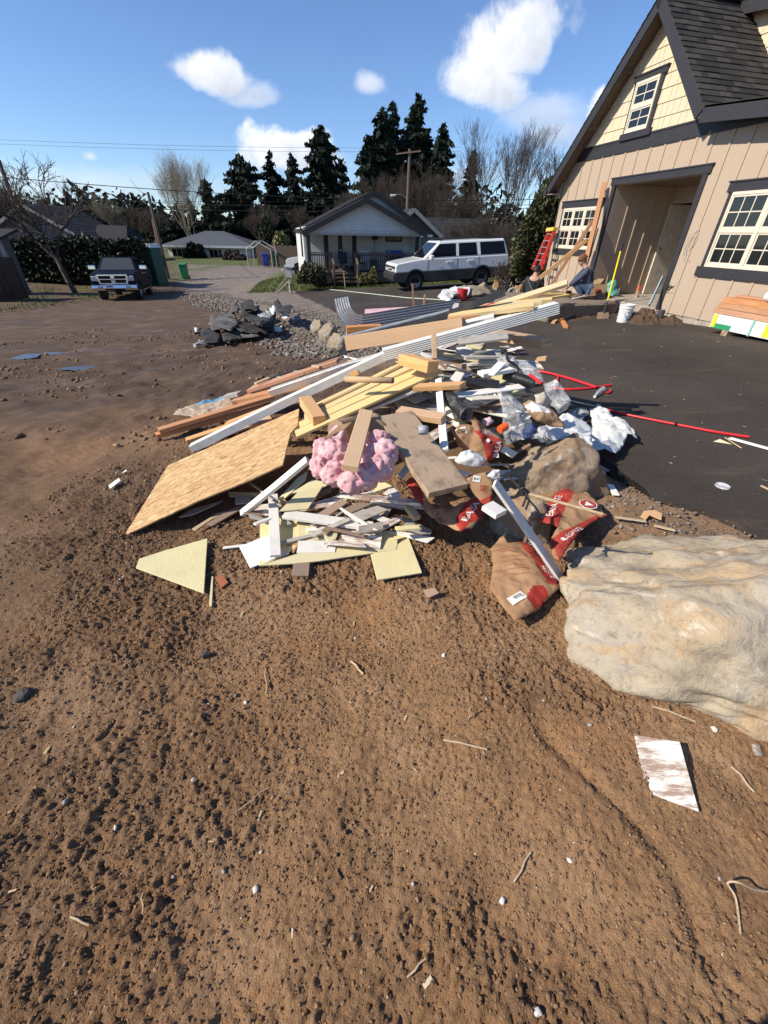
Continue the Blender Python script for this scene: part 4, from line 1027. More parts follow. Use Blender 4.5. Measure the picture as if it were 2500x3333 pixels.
def cottage():
    th = R_(14); p = atY(crop(900, 550, 800)(262, 745), 26.4); gz = -.62
    o = empty('cottage', (p.x, p.y, gz), th, 'small white lap sided cottage with a brown deck under its porch gable', 'house')
    Z = lambda z: z-gz                # world height to local
    dk = .52; bm_ = Z(1.80)
    py = 2.0                           # porch depth
    m = MB(); m.box(-.35, 6.0, py, 9.0, 0, Z(1.95)); m.prism([(-.35, Z(1.95)), (6.0, Z(1.95)), (3.3, Z(3.1))], 6.9, ax=1, off=py+.02); m.build('wall', M_wlap, o)
    m = MB(); m.box(6.0, 7.0, py+.7, 9.0, 0, Z(1.9)); m.build('wall', M_wlap, o)
    m = MB(); m.prism([(-.35, Z(1.86)), (6.05, Z(1.86)), (2.9, Z(3.14))], .10, ax=1, off=-.12); m.build('porch_gable', M_wlap, o)
    m = MB(); m.prism([(.6, Z(2.0)), (6.7, Z(2.0)), (3.8, Z(3.55))], .1, ax=1, off=py-.15); m.build('rear_gable', M_wlap, o)
    m = MB(); m.box(-.3, 6.0, -.1, py, bm_-.16, bm_-.02); m.build('porch_ceiling', plain('porch_ceiling_paint', (.4, .4, .4), .7), o)
    m = MB(); m.box(-.45, 6.05, -.14, .02, bm_-.06, bm_+.10); m.build('porch_beam', plain('pale_beam_paint', (.5, .5, .5), .6), o)
    gable_roof(o, -.55, 6.35, -.45, py+.4, 2.9, Z(1.78), Z(1.78), Z(3.28), M_roofd, fascia=M_brn)
    gable_roof(o, -.5, 7.3, py-.4, 9.4, 3.8, Z(1.84), Z(1.80), Z(3.76), M_roofd, fascia=M_brn, seed=4)
    # gutter end at the right eave
    m = MB(); m.box(6.2, 7.35, py-.46, py-.36, Z(1.62), Z(1.74)); m.build('gutter', plain('white_gutter', (.6, .6, .6), .4), o)
    for x in (-.22, 5.95):
        m = MB(); m.box(x-.09, x+.09, .0, .18, dk, bm_-.05); m.build('porch_post', M_brn, o)
    m = MB(); m.box(-.26, -.08, 1.1, 1.25, dk, bm_-.05); m.build('porch_post', M_brn, o)
    # deck, skirt, steps
    m = MB()
    for k in range(14): m.box(-.3, 6.2, .0+k*.143, .137+k*.143, dk-.04, dk)
    m.build('deck', M_deck, o)
    m = MB(); m.box(-.28, .95, .02, .06, 0, dk-.04); m.box(2.35, 6.2, .02, .06, .02, dk-.04); m.box(-.3, -.26, .05, 2, 0, dk-.04); m.build('deck_skirt', M_deck, o)
    m = MB()
    for k in range(3): m.box(1.0, 2.3, -.30*(3-k)+.03, -.30*(2-k)+.05, dk-.045-(dk/3)*(2.3-k)*.98, dk-(dk/3)*(2.3-k)*.98)
    for k in range(3): m.box(1.0, 2.3, -.30*(3-k)+.27, -.30*(3-k)+.29, 0, dk-.05-(dk/3)*(2-k)*.9)
    m.build('porch_steps', M_deck, o)
    def rail(x0, y0, x1, y1, z0, z1, name='railing', n=None):
        m = MB(); L = math.hypot(x1-x0, y1-y0); n = n or int(L/.13)
        m.bar((x0, y0, z0+.92), (x1, y1, z1+.92), .10, .045); m.bar((x0, y0, z0+.12), (x1, y1, z1+.12), .05, .07); m.bar((x0, y0, z0+.82), (x1, y1, z1+.82), .04, .07)
        for k in range(n+1):
            t = k/n; m.box(x0+(x1-x0)*t-.02, x0+(x1-x0)*t+.02, y0+(y1-y0)*t-.02, y0+(y1-y0)*t+.02, z0+(z1-z0)*t+.05, z0+(z1-z0)*t+.9)
        for t in (0, 1): m.box(x0+(x1-x0)*t-.05, x0+(x1-x0)*t+.05, y0+(y1-y0)*t-.05, y0+(y1-y0)*t+.05, z0+(z1-z0)*t-.45 if t == 0 else z1-.1, z0+(z1-z0)*t+.96)
        m.build(name, M_deck, o)
    rail(2.36, .08, 6.15, .08, dk, dk); rail(-.2, .08, -.2, 1.15, dk, dk); rail(-.2, .08, .95, .08, dk, dk, n=9)
    rail(.98, -.85, .98, .08, 0, dk, 'stair_rail', 2); rail(2.32, -.85, 2.32, .08, 0, dk, 'stair_rail', 2)
    # french door
    m = MB(); m.box(.82, .95, py-.06, py, dk, dk+2.12); m.box(2.62, 2.75, py-.06, py, dk, dk+2.12); m.box(.82, 2.75, py-.06, py, dk+2.05, dk+2.2); m.box(1.66, 1.9, py-.05, py, dk, dk+2.05)
    m.box(.95, 1.08, py-.04, py, dk, dk+2.05); m.box(2.5, 2.62, py-.04, py, dk, dk+2.05); m.box(1.08, 2.5, py-.04, py, dk, dk+.2); m.box(1.08, 2.5, py-.04, py, dk+1.92, dk+2.05)
    d = m.build('french_door', M_brn, o)
    for a, b in ((1.08, 1.66), (1.9, 2.5)):
        g = MB(); g.add([(a, py-.02, dk+.2), (b, py-.02, dk+.2), (b, py-.02, dk+1.92), (a, py-.02, dk+1.92)], [(0, 1, 2, 3)]); g.build('pane', glass_mat('frosted_pane', (.30, .32, .32), .15), d)
    g = MB(); g.tube([(1.78, py-.05, dk+1.0), (1.78, py-.11, dk+1.0)], .03, 8); g.build('handle', M_chrome, d)
    t = NT('tan_blind'); t.set((.40, .28, .16), .8)  # flat tan colour for the blind of the small porch window
    simple_window(o, 4.55, py, dk+1.45, 1.0, .62, M_brn, 2, glass=t.m)
    simple_window(o, 3.0, -.35, dk+.6, .9, 1.5, M_brn, 1, ax=0)
    return o, dk, py
COT, CDK, CPY = cottage()
def on_cot(x, y, z): return COT.matrix_basis @ Vector((x, y, z))
def cot_thing(name, x, y, z, rz, label, cat):
    p = on_cot(x, y, z); return empty(name, (p.x, p.y, p.z), COT.rotation_euler.z+rz, label, cat)
bpy.context.view_layer.update()
def porch_things():
    mr = M_blk
    o = cot_thing('camp_chair', 1.75, .75, CDK, 0, 'black folding camp chair on the porch in front of the glass doors', 'chair')
    m = MB(); m.box(-.26, .26, -.2, .25, .40, .43); m.build('seat', mr, o); m = MB(); m.bar((0, .22, .42), (0, .36, .92), .52, .03, up=(0, -1, .3)); m.build('backrest', mr, o)
    for s in (-1, 1):
        m = MB(); m.box(s*.30-.05, s*.30+.05, -.22, .25, .60, .625); m.build('armrest', mr, o)
        for a, b in (((s*.3, -.22, 0), (-s*.28, -.2, .42)), ((s*.3, .26, 0), (-s*.28, .24, .42)), ((s*.28, -.22, 0), (s*.28, -.22, .61))):
            m = MB(); m.tube([a, b], .012, 6); m.build('leg', plain('steel_tube', (.35, .35, .35), .4, .8), o)
    o = cot_thing('mini_fridge', 3.15, 1.55, CDK, 0, 'small white fridge against the porch wall right of the glass doors', 'fridge')
    m = MB(); m.box(-.28, .28, -.27, .27, .0, 1.02); m.build('body', M_fridge, o, bevel=.02); m = MB(); m.box(-.27, .27, -.31, -.272, .02, 1.0); dd = m.build('door', M_fridge, o, bevel=.015); m = MB(); m.box(-.25, -.22, -.345, -.31, .6, .85); m.build('handle', M_blk, dd)
    o = cot_thing('push_broom', 3.75, 1.75, CDK, 0, 'upside down broom leaning in a dark pot on the porch', 'broom')
    m = MB(); m.tube([(0, -.05, .5), (.1, .12, 1.55)], .016, 8); m.build('handle', M_brn, o); m = MB(); m.hexa([(-.02, .06, 1.52), (.22, .06, 1.52), (.22, .18, 1.52), (-.02, .18, 1.52), (-.12, .02, 1.72), (.32, .02, 1.72), (.32, .22, 1.72), (-.12, .22, 1.72)]); m.build('bristles', plain('broom_bristles', (.09, .05, .04), .9), o)
    o = cot_thing('plant_pot', 3.75, 1.6, CDK, 0, 'dark flower pot standing on the porch beside the white fridge', 'pot')
    m = MB(); m.lathe([(0, 0), (.14, 0), (.2, .5), (.2, .55), (.17, .55), (.15, .45), (0, .45)], n=18); m.build('pot', M_brn, o)
    o = cot_thing('storage_box', 5.0, 1.6, CDK, 0, 'grey storage box on the porch below the small window', 'box')
    m = MB(); m.box(-.45, .45, -.25, .25, 0, 1.0); m.build('body', plain('grey_box', (.22, .24, .27), .6), o, bevel=.02); m = MB(); m.box(-.47, .47, -.27, .27, 1.0, 1.05); m.build('lid', plain('box_lid', (.3, .3, .3), .6), o)
    p = on_cot(4.85, .55, CDK+.0); t = empty('covered_grill', (p.x, p.y, p.z), 0, 'low table covered with a crumpled blue tarp behind the porch railing', 'tarp')
    m = MB(); m.box(-.4, .4, -.25, .25, .5, .78); m.build('table', M_brn, t)
    V = []; n = 18
    for j in range(n):
        for i in range(n):
            a, b = i/(n-1)*2-1, j/(n-1)*2-1; r = max(abs(a), abs(b)); z = 1.02-.30*max(0, r-.35)**1.2*1.4+.07*mnoise.noise((a*2.2, b*2.2, 3)); V.append((a*.62, b*.4, z))
    mesh_obj('tarp', V, grid_faces(n, n), plain('blue_tarp', (.02, .06, .35), .35, var=.3), t, smooth=True)
    o = cot_thing('bench', 2.78, .45, CDK, 0, 'dark wooden bench seat just inside the porch railing by the steps', 'bench')
    m = MB(); m.box(-.18, .18, -.3, .5, .40, .45); m.build('seat', M_brn, o)
    for sx, sy in ((-.15, -.25), (.15, -.25), (-.15, .45), (.15, .45)):
        m = MB(); m.box(sx-.025, sx+.025, sy-.025, sy+.025, 0, .40); m.build('leg', M_brn, o)
    m = MB(); m.box(-.18, -.12, -.3, .5, .45, .85); m.build('backrest', M_brn, o)
    for i, (x, dz, c, l) in enumerate(((6.15, 1.5, (.5, .45, .35), 'pale board leaning on the porch end above the suv bonnet'), (6.4, 1.55, (.55, .28, .09), 'orange board leaning beside the pale board at the porch end'))):
        a = on_cot(x, -.25, .55); b = on_cot(x+.38, .1, .55+dz)
        m = MB(); m.bar(a, b, .14, .035, up=(0, -1, 0)); tag(m.build('leaning_board', plain('leaning_board_%s' % 'wood', c, .7)), l, 'board', 'boards at the porch end')
porch_things()
def houses():
    # tan house behind the cottage
    p = atY(crop(900, 550, 800)(920, 265), 37)
    o = empty('tan_house', (p.x, 37, -1.1), R_(14), 'tan house with grey roof right behind the white cottage', 'house'); H = p.z+1.1
    mt = lap_siding('tan_lap_siding', (.22, .185, .15))
    m = MB(); m.box(-2.4, 2.4, 0, 7, 0, H-1.75); m.prism([(-2.4, H-1.75), (2.4, H-1.75), (0, H-.1)], 7, ax=1, off=0.01); m.build('wall', mt, o)
    m = MB(); m.box(2.4, 6.4, 1.5, 7, 0, H-2.0); m.build('wall', mt, o)
    gable_roof(o, -2.9, 2.9, -.4, 7.3, 0, H-2.05, H-2.05, H, M_roofd, fascia=plain('pale_fascia', (.42, .40, .34), .6), course=.3)
    L = math.hypot(2.2, 1.7); roof_plane('roof', (1.5, 1.0, H-2.1), (1, 0, 0), (0, 2.6, 1.7), 5.4, math.hypot(2.6, 1.7), o, M_roofd, .3)
    slab('roof_deck', [(1.5, 1.0, H-2.12), (6.9, 1.0, H-2.12), (6.9, 3.6, H-.42), (1.5, 3.6, H-.42)], .1, M_brn, o)
    slab('roof_deck', [(1.5, 3.6, H-.42), (6.9, 3.6, H-.42), (6.9, 7.3, H-2.1), (1.5, 7.3, H-2.1)], .1, M_roofd, o)
    simple_window(o, 3.0, 1.5, H-3.0, .8, .8, M_white, 1)
    # ranch house
    a = atY(crop(0, 400, 700)(1300, 1000), 62); b = atY((808, 805), 62); o = empty('ranch_house', (a.x, 62, -1.15), R_(4), 'low white ranch house with a slate grey roof beyond the gravel road', 'house')
    W_ = b.x-a.x; zt = atY((700, 752), 64).z+1.15; ze = atY((700, 800), 62).z+1.15
    m = MB(); m.box(0, W_, 0, 8, 0, ze+.05); m.build('wall', M_wlap, o)
    hip = 4.0; e = .6
    c4 = [(-e, -e, ze), (W_+e, -e, ze), (W_+e, 8+e, ze), (-e, 8+e, ze)]; r0, r1 = (hip, 4, zt), (W_-hip, 4, zt)
    m = MB(); m.add(c4+[r0, r1], [(0, 1, 5, 4), (1, 2, 5), (2, 3, 4, 5), (3, 0, 4), (3, 2, 1, 0)]); m.build('roof', M_roofg, o)
    m = MB(); m.box(-e, W_+e, -e-.06, -e, ze-.22, ze+.02); m.build('gutter', plain('ranch_gutter', (.5, .5, .52), .5), o)
    for x, w in ((.45, 1.9), (5.2, 1.7), (7.6, 1.6)): simple_window(o, x*W_/10.5, 0, ze-1.35, w*W_/10.5, 1.0, M_white, 3)
    # two storey house, left
    p = atY(crop(0, 600, 400)(380, 260), 47); gz = -1.15
    o = empty('two_storey_house', (p.x, 47, gz), R_(6), 'shadowed grey two storey house with white windows behind the hedge at far left', 'house'); H = p.z-gz
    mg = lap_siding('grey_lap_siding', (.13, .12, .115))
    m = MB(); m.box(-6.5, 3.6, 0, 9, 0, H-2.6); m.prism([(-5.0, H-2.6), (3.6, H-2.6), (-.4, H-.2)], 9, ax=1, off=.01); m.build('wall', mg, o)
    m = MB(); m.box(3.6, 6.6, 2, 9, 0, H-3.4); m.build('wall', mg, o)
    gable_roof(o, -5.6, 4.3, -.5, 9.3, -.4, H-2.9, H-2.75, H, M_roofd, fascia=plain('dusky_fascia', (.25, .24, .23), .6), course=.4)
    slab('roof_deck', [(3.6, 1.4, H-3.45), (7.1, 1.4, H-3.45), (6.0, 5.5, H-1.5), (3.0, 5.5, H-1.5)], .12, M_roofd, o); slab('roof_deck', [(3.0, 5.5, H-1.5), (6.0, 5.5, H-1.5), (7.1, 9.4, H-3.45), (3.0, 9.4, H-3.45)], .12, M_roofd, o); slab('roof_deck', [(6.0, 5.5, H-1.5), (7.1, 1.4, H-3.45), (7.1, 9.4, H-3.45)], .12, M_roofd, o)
    m = MB(); m.box(3.9, 7.1, 1.33, 1.41, H-3.62, H-3.42); m.build('gutter', plain('dusky_gutter', (.4, .4, .4), .5), o)
    slab('porch_roof', [(-3.5, -1.6, H-6.0), (5.5, -1.6, H-6.0), (5.5, .0, H-5.2), (-3.5, 0, H-5.2)], .1, M_roofd, o)
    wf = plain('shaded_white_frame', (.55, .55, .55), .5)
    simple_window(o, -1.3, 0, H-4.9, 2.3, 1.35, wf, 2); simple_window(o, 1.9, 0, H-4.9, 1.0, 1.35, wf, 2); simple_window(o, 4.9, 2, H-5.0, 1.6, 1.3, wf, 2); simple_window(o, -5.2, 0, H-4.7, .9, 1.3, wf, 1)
    m = MB(); m.tube([(-.4+1.0*math.cos(a), -.03, H-2.9+.8*math.sin(a)) for a in [i/14*math.pi for i in range(15)]], .05, 6); m.build('arch_window_frame', wf, o)
    # sliver of a gable between hedge and bare tree
    p = atY((368, 775), 66); o = empty('far_garage', (p.x, 66, -1.15), 0, 'distant beige gable just above the hedge behind the bare tree', 'house'); H = p.z+1.15
    m = MB(); m.box(-3.2, 3.2, 0, 6, 0, H-1.9); m.prism([(-3.2, H-1.9), (3.2, H-1.9), (0, H-.1)], 6, ax=1, off=.01); m.build('wall', lap_siding('beige_lap', (.36, .28, .22)), o)
    gable_roof(o, -3.8, 3.8, -.4, 6, 0, H-2.2, H-2.2, H, M_roofd, fascia=plain('garage_fascia', (.3, .26, .22), .6), course=.5)
    # shed at the left edge
    p = atY((18, 842), 24.5); q = atY((5, 752), 24.5); o = empty('garden_shed', (p.x-1.65, 25.2, T(p.x, 24.5)), 0, 'dark roofed shed with a pale corner post at the far left edge', 'shed'); H = q.z-T(p.x, 24.5)
    m = MB(); m.box(-2.5, 1.15, 0, .7, 0, H-.2); m.build('wall', lap_siding('shed_lap', (.10, .095, .09)), o)
    m = MB(); m.box(1.06, 1.2, -.05, .1, 0, H-.2); m.build('corner_post', plain('shed_corner_post', (.28, .25, .22), .7), o)
    slab('roof', [(-3, -.4, H-.3), (1.5, -.4, H-.3), (1.5, 1.1, H+.1), (-3, 1.1, H+.1)], .12, M_roofd, o)
houses()
def fence_left():
    M_f = plain('dark_stained_boards', (.045, .030, .022), .8, var=.3)
    a = atY((-40, 905), 21.5); b = atY((66, 900), 23.5); g = min(T(a.x, a.y), T(b.x, b.y)); top = atY((30, 838), 22.6).z
    o = empty('board_fence', (a.x, a.y, g), math.atan2(b.y-a.y, b.x-a.x), 'dark brown board fence below the shed at the far left edge', 'fence'); L = math.hypot(b.x-a.x, b.y-a.y); n = int(L/.14)
    m = MB(); r = random.Random(3)
    for k in range(n): m.box(k*.14+.004, k*.14+.136, -.012+r.uniform(-.004, .004), .012, .03, top-g+r.uniform(-.02, .02))
    m.build('boards', M_f, o)
    m = MB(); m.box(0, L, .012, .05, .3, .4); m.box(0, L, .012, .05, top-g-.35, top-g-.25); m.build('rails', M_f, o)
    for x in (0, L/2, L): m = MB(); m.box(x-.05, x+.05, .05, .15, 0, top-g); m.build('post', M_f, o)
fence_left()
M_pole = wood('utility_pole_wood', (.17, .125, .095), (.11, .08, .065), rough=.9)
def pole(px, ptop, Y, r, label, cross=None, lamp=False):
    b = atY(px, Y); g = T(b.x, Y); t = atY(ptop, Y)
    o = empty('utility_pole', (b.x, Y, g), 0, label, 'utility pole'); H = t.z-g; dx = t.x-b.x
    m = MB(); m.tube([(0, 0, -.3), (dx*.5, 0, H*.5), (dx, 0, H)], [r, r*.85, r*.7], 10); m.build('post', M_pole, o)
    if cross:
        m = MB(); m.bar((dx-cross, 0, H-.35), (dx+cross*.8, -.3, H-.15), .1, .1); m.build('crossarm', M_pole, o)
        for k in (-.9, 0, .7): m = MB(); m.lathe([(0, 0), (.05, 0), (.07, .1), (.03, .18), (0, .18)], (dx+cross*k, 0, H-.22), 8); m.build('insulator', M_blk, o)
    if lamp:
        z = H*.655; m = MB(); m.tube(smooth_path([(dx*.65, 0, z-.4), (dx*.65-.6, 0, z), (dx*.65-1.2, 0, z-.1)], 4), .03, 6); a = m.build('lamp_arm', plain('galvanised_arm', (.35, .35, .36), .4, .8), o)
        m = MB(); m.tube([(dx*.65-1.1, 0, z-.08), (dx*.65-1.6, 0, z-.16)], [.07, .14], 10); m.build('lamp_head', plain('lamp_glass', (.5, .5, .48), .3), a)
    return Vector((t.x, Y, t.z))
tp1 = pole((88, 800), (-4, 520), 38, .17, 'tall bare utility pole at the far left edge above the hedge')
tp2 = pole((543, 885), (481, 625), 36, .13, 'slim utility pole rising beside the green portable toilet')
tp3 = pole((1322, 760), (1334, 485), 47, .17, 'tall utility pole with crossarm and lamp rising behind the cottage roof', 1.2, True)
m = MB(); a = atY((528, 868), 35.6); b = atY((497, 715), 36.4); m.tube([(a.x, 35.6, -1.2), (b.x, 36.4, b.z)], .09, 8); tag(m.build('brace_pole', plain('rusty_brace_pole', (.16, .075, .045), .8)), 'short rusty brown prop leaning against the slim utility pole', 'pole')
M_wire = plain('overhead_cable', (.012, .012, .012), .6)
def wire(p, Y0, q, Y1, sag, r, label):
    a = atY(p, Y0); b = atY(q, Y1); pts = []
    for k in range(25):
        t = k/24; c = a.lerp(b, t); c.z -= sag*4*t*(1-t); pts.append(c)
    m = MB(); m.tube(pts, r, 5); tag(m.build('power_line', M_wire), label, 'cable', 'overhead cables')
wire((-60, 570), 45, (2000, 640), 60, .9, .030, 'thick twisted overhead cable crossing the sky in front of the bare trees')
wire((-60, 452), 60, (1500, 480), 70, .3, .012, 'topmost thin power line high across the blue sky')
wire((-60, 466), 60, (1500, 492), 70, .3, .012, 'second thin power line just below the topmost one')
wire((-60, 632), 45, (1120, 652), 55, .3, .014, 'thin line above the distant conifers at the left')
wire((400, 655), 50, (1900, 660), 55, .4, .022, 'upper of the two low cables in front of the dark conifers')
wire((-60, 662), 45, (1900, 672), 55, .5, .026, 'lower of the two low cables in front of the dark conifers')
wire((425, 585), 50, (481, 632), 36, .25, .018, 'short service drop cable running down to the slim utility pole')
def street_things():
    gp = plain('toilet_green_plastic', (.012, .085, .060), .5, var=.12); wp_ = plain('toilet_white_roof', (.62, .64, .62), .5)
    p = atY((500, 884), 33); g = T(p.x, 33); o = empty('portable_toilet', (p.x, 33, g), R_(-8), 'dark green portable toilet with a white roof at the end of the hedge', 'portable toilet')
    H = (atY((495, 806), 33).z-g)
    m = MB(); m.box(-.58, .58, -.58, .58, .1, H); m.box(-.62, .62, -.62, .62, 0, .12); m.build('cabin', gp, o, bevel=.03)
    m = MB(); m.box(-.42, .42, -.62, -.58, .2, H-.12); dd = m.build('door', gp, o, bevel=.012)
    m = MB()
    for k in (-.2, .2): m.box(k-.12, k+.12, -.64, -.62, .35, H-.7)
    m.build('door_rib', gp, o)
    m = MB(); m.box(.3, .36, -.665, -.62, .95, 1.15); m.build('handle', M_blk, dd)
    m = MB(); m.prism([(-.22, H-.42), (-.1, H-.5), (.05, H-.47), (.22, H-.46), (.24, H-.36), (.08, H-.34), (.02, H-.27), (-.1, H-.33), (-.2, H-.34)], .01, ax=1, off=-.635); m.build('logo_panel', plain('logo_white', (.7, .68, .62), .5), o)
    m = MB(); m.hexa([(-.64, -.64, H), (.64, -.64, H), (.64, .64, H), (-.64, .64, H), (-.52, -.52, H+.2), (.52, -.52, H+.2), (.52, .52, H+.2), (-.52, .52, H+.2)])
    for k in (-.4, -.13, .13, .4): m.box(k-.06, k+.06, -.6, .6, H+.02, H+.235)
    m.build('roof', wp_, o, bevel=.02); m = MB(); m.lathe([(.06, 0), (.06, .25), (.0, .25)], (-.1, .3, H+.15), 10); m.build('vent_pipe', gp, o)
    def bin_(px, Y, H, c, lab, lidc=None):
        p = atY(px, Y); g = T(p.x, Y); o = empty('wheelie_bin', (p.x, Y, g), R_(10), lab, 'bin', 'wheeled rubbish bins'); mt = plain('bin_plastic', c, .5)
        m = MB(); w = .27; m.hexa([(-w*.8, -w*.9, .06), (w*.8, -w*.9, .06), (w*.8, w*.9, .06), (-w*.8, w*.9, .06), (-w, -w*1.15, H), (w, -w*1.15, H), (w, w*1.15, H), (-w, w*1.15, H)]); m.build('body', mt, o, bevel=.03)
        m = MB(); m.hexa([(-w*1.08, -w*1.25, H), (w*1.08, -w*1.25, H), (w*1.08, w*1.3, H), (-w*1.08, w*1.3, H), (-w, -w*1.1, H+.07), (w, -w*1.1, H+.07), (w, w*1.2, H+.1), (-w, w*1.2, H+.1)]); m.build('lid', plain('bin_lid', lidc or c, .5), o, bevel=.02)
        for s in (-1, 1): m = MB(); m.tube([(s*w*.75, w*.9, .12), (s*w*1.0, w*.9, .12)], .12, 12); m.build('wheel', M_rub, o)
        m = MB(); m.tube([(-w*.8, w*1.35, H), (w*.8, w*1.35, H)], .018, 8); m.build('handle', mt, o)
    bin_((598, 878), 37, 1.0, (.02, .22, .075), 'bright green wheeled bin standing by the slim utility pole')
    bin_((866, 863), 47, 1.05, (.02, .05, .33), 'blue wheeled bin beside the wooden shelter frame')
    bin_((900, 861), 47, .95, (.012, .055, .022), 'dark green wheeled bin right of the blue bin')
    # gabled shelter frame with a board fence in it
    L = crop(600, 250, 700); p0 = atY(L(495, 1445), 46); p1 = atY(L(680, 1450), 46); o = empty('shelter_frame', (p0.x, 46, T(p0.x, 46)), 0, 'pale gabled shelter frame open in front of a wooden fence', 'shelter')
    W_ = p1.x-p0.x; He = atY(L(490, 1330), 46).z-T(p0.x, 46); Ha = atY(L(565, 1268), 46).z-T(p0.x, 46); fm = plain('galvanised_frame', (.36, .34, .30), .6)
    for y in (0, 2.2):
        for a, b in (((0, y, 0), (0, y, He)), ((W_, y, 0), (W_, y, He)), ((0, y, He), (W_*.42, y, Ha)), ((W_, y, He), (W_*.42, y, Ha))):
            m = MB(); m.tube([a, b], .05, 8); m.build('frame_bar', fm, o)
    for x, z in ((0, He), (W_, He), (W_*.42, Ha)): m = MB(); m.tube([(x, 0, z), (x, 2.2, z)], .04, 8); m.build('frame_bar', fm, o)
    o2 = empty('board_fence', (p0.x+.2, 48.6, T(p0.x, 48)), 0, 'brown board fence behind the pale shelter frame', 'fence'); m = MB()
    for k in range(36): m.box(k*.15, k*.15+.14, -.012, .012, .02, 1.75+.03*math.sin(k*1.7))
    m.build('boards', M_deck, o2); m = MB(); m.box(0, 5.4, .012, .05, .3, .4); m.box(0, 5.4, .012, .05, 1.4, 1.5); m.build('rails', M_deck, o2)
    # utility pedestal with braces
    L = crop(900, 780, 400, 952); p = atZ(L(105, 375), -.70); o = empty('meter_pedestal', (p.x, p.y, T(p.x, p.y)), 0, 'temporary electric meter post with grey box braced by pale stakes on the grass edge', 'meter post')
    H = 1.05; gm = plain('meter_box_grey', (.32, .32, .31), .5); m = MB(); m.box(-.06, .06, -.06, .06, 0, H+.1); m.build('post', M_deck, o)
    m = MB(); m.box(-.12, .22, -.2, -.06, H-.35, H+.1); m.build('meter_box', gm, o, bevel=.01); m = MB(); m.hexa([(-.16, -.26, H+.12), (.34, -.26, H+.12), (.34, .06, H+.12), (-.16, .06, H+.12), (-.16, -.26, H+.14), (.34, -.26, H+.14), (.34, .06, H+.22), (-.16, .06, H+.22)]); m.build('box_roof', gm, o)
    m = MB(); m.lathe([(0, -.03), (.11, -.03), (.11, .03), (0, .03)], (-.22, -.1, H+.0), 14); m.build('meter_dial', gm, o)
    for a, b in (((-.75, -.3, 0), (-.1, -.05, .72)), ((-.6, -.5, 0), (-.05, -.08, .5)), ((.1, -.5, 0), (-.02, -.06, .6))): m = MB(); m.bar(a, b, .045, .08); m.build('brace', plain('pale_stake_wood', (.45, .38, .28), .8), o)
    m = MB(); m.tube(smooth_path([(.05, -.15, H-.35), (.1, -.2, .5), (-.05, -.25, .2), (.1, -.3, .02)], 5), .02, 6); m.build('conduit', gm, o)
    def stake(px, z, H, c, w, lab, cap=None, lean=0):
        p = atZ(px, z); g = T(p.x, p.y) if p.y > 12 else G(p.x, p.y)
        p = atZ(px, g); o = MB(); o.bar((p.x, p.y, g-.05), (p.x+lean, p.y, g+H), w, w*.6); ob = o.build('survey_stake', plain('stake_wood', c, .8)); tag(ob, lab, 'stake', 'survey stakes')
        if cap:
            k = MB(); k.bar((p.x+lean*.86, p.y-.002, g+H*.86), (p.x+lean*1.005, p.y-.002, g+H*1.005), w*1.1, w*.8); k.build('painted_tip', plain('stake_paint', cap, .6), ob)
    L2 = L
    stake(L(18, 345), -.7, 2.35, (.40, .36, .28), .06, 'very tall thin pale stake left of the meter post')
    stake(L(98, 205), -.45, 1.35, (.22, .05, .035), .09, 'rust red post rising just behind the meter post')
    stake(L(175, 385), -.7, .45, (.55, .47, .34), .06, 'short pale stake at the far asphalt corner', None, .08)
    stake(L(532, 372), -.66, .80, (.55, .47, .34), .055, 'stake with an orange tip in front of the porch steps', (.7, .12, .06), -.06)
    L3 = crop(1000, 900, 850)
    p = atZ(L3(675, 195), -.05); m = MB(); 
    stake(L3(680, 215), .0, .72, (.42, .20, .09), .075, 'reddish leaning stake on the asphalt behind the grey downspout', None, -.10)
    stake(L3(738, 205), .0, .40, (.45, .28, .13), .085, 'short square stake on the asphalt right of the leaning one', None, .02)
street_things()
# string line and white painted line on the asphalt
def string_line():
    L = crop(900, 550, 800); pts = [atZ(L(x, y), 0) for x, y in ((315, 815), (450, 828), (650, 850), (880, 876), (1120, 890))]
    m = MB(); m.tube([(Vector((q.x, q.y, ZP(q.x, q.y)+.025))) for q in [at_surf(L(x, y), ZP) for x, y in ((315, 812), (450, 826), (650, 848), (880, 874), (1120, 888))]], .016, 6); tag(m.build('hose', plain('pale_green_hose', (.50, .56, .42), .6)), 'pale hose stretched across the asphalt in front of the suv', 'hose')
string_line()
# ================================================================== the heap of building waste
A = crop(1000, 900, 850); B = crop(350, 1250, 650); C = crop(750, 1350, 650); D = crop(1250, 1250, 850); E = crop(500, 850, 700); S = crop(1700, 1050, 800)
def PS(x, y):
    return T(x, y)+.68*math.exp(-(((x-.72)/1.15)**2+((y-4.0)/.85)**2))+.20*math.exp(-(((x-.55)/.75)**2+((y-2.75)/.55)**2))
def zz(p, z): return atZ(p, z)
def bb(p, b): return atB(p, b)
def ss(p, dz=.02): return at_surf(p, PS, dz)
def gg(p, dz=.012): return at_surf(p, G, dz)
M_fir = wood('fir_lumber', (.68, .43, .215), (.54, .29, .12))
M_fir2 = wood('orange_cedar_lumber', (.60, .30, .135), (.45, .19, .075))
M_pine = wood('pale_pine_boards', (.68, .54, .29), (.55, .38, .16), knot=(.30, .16, .06))
M_pink = wood('pinkish_rough_plank', (.50, .30, .20), (.42, .23, .15), grain=.6)
M_old = wood('weathered_plank', (.52, .37, .23), (.34, .22, .125), knot=(.10, .06, .03), rough=.85, dirt=.6)
M_stick = wood('pale_stick_wood', (.55, .43, .27), (.42, .30, .18), rough=.8)
M_wht = wood('white_painted_trim', (.80, .765, .68), (.72, .69, .61), knot=(.6, .58, .52), grain=.25, dirt=.12)
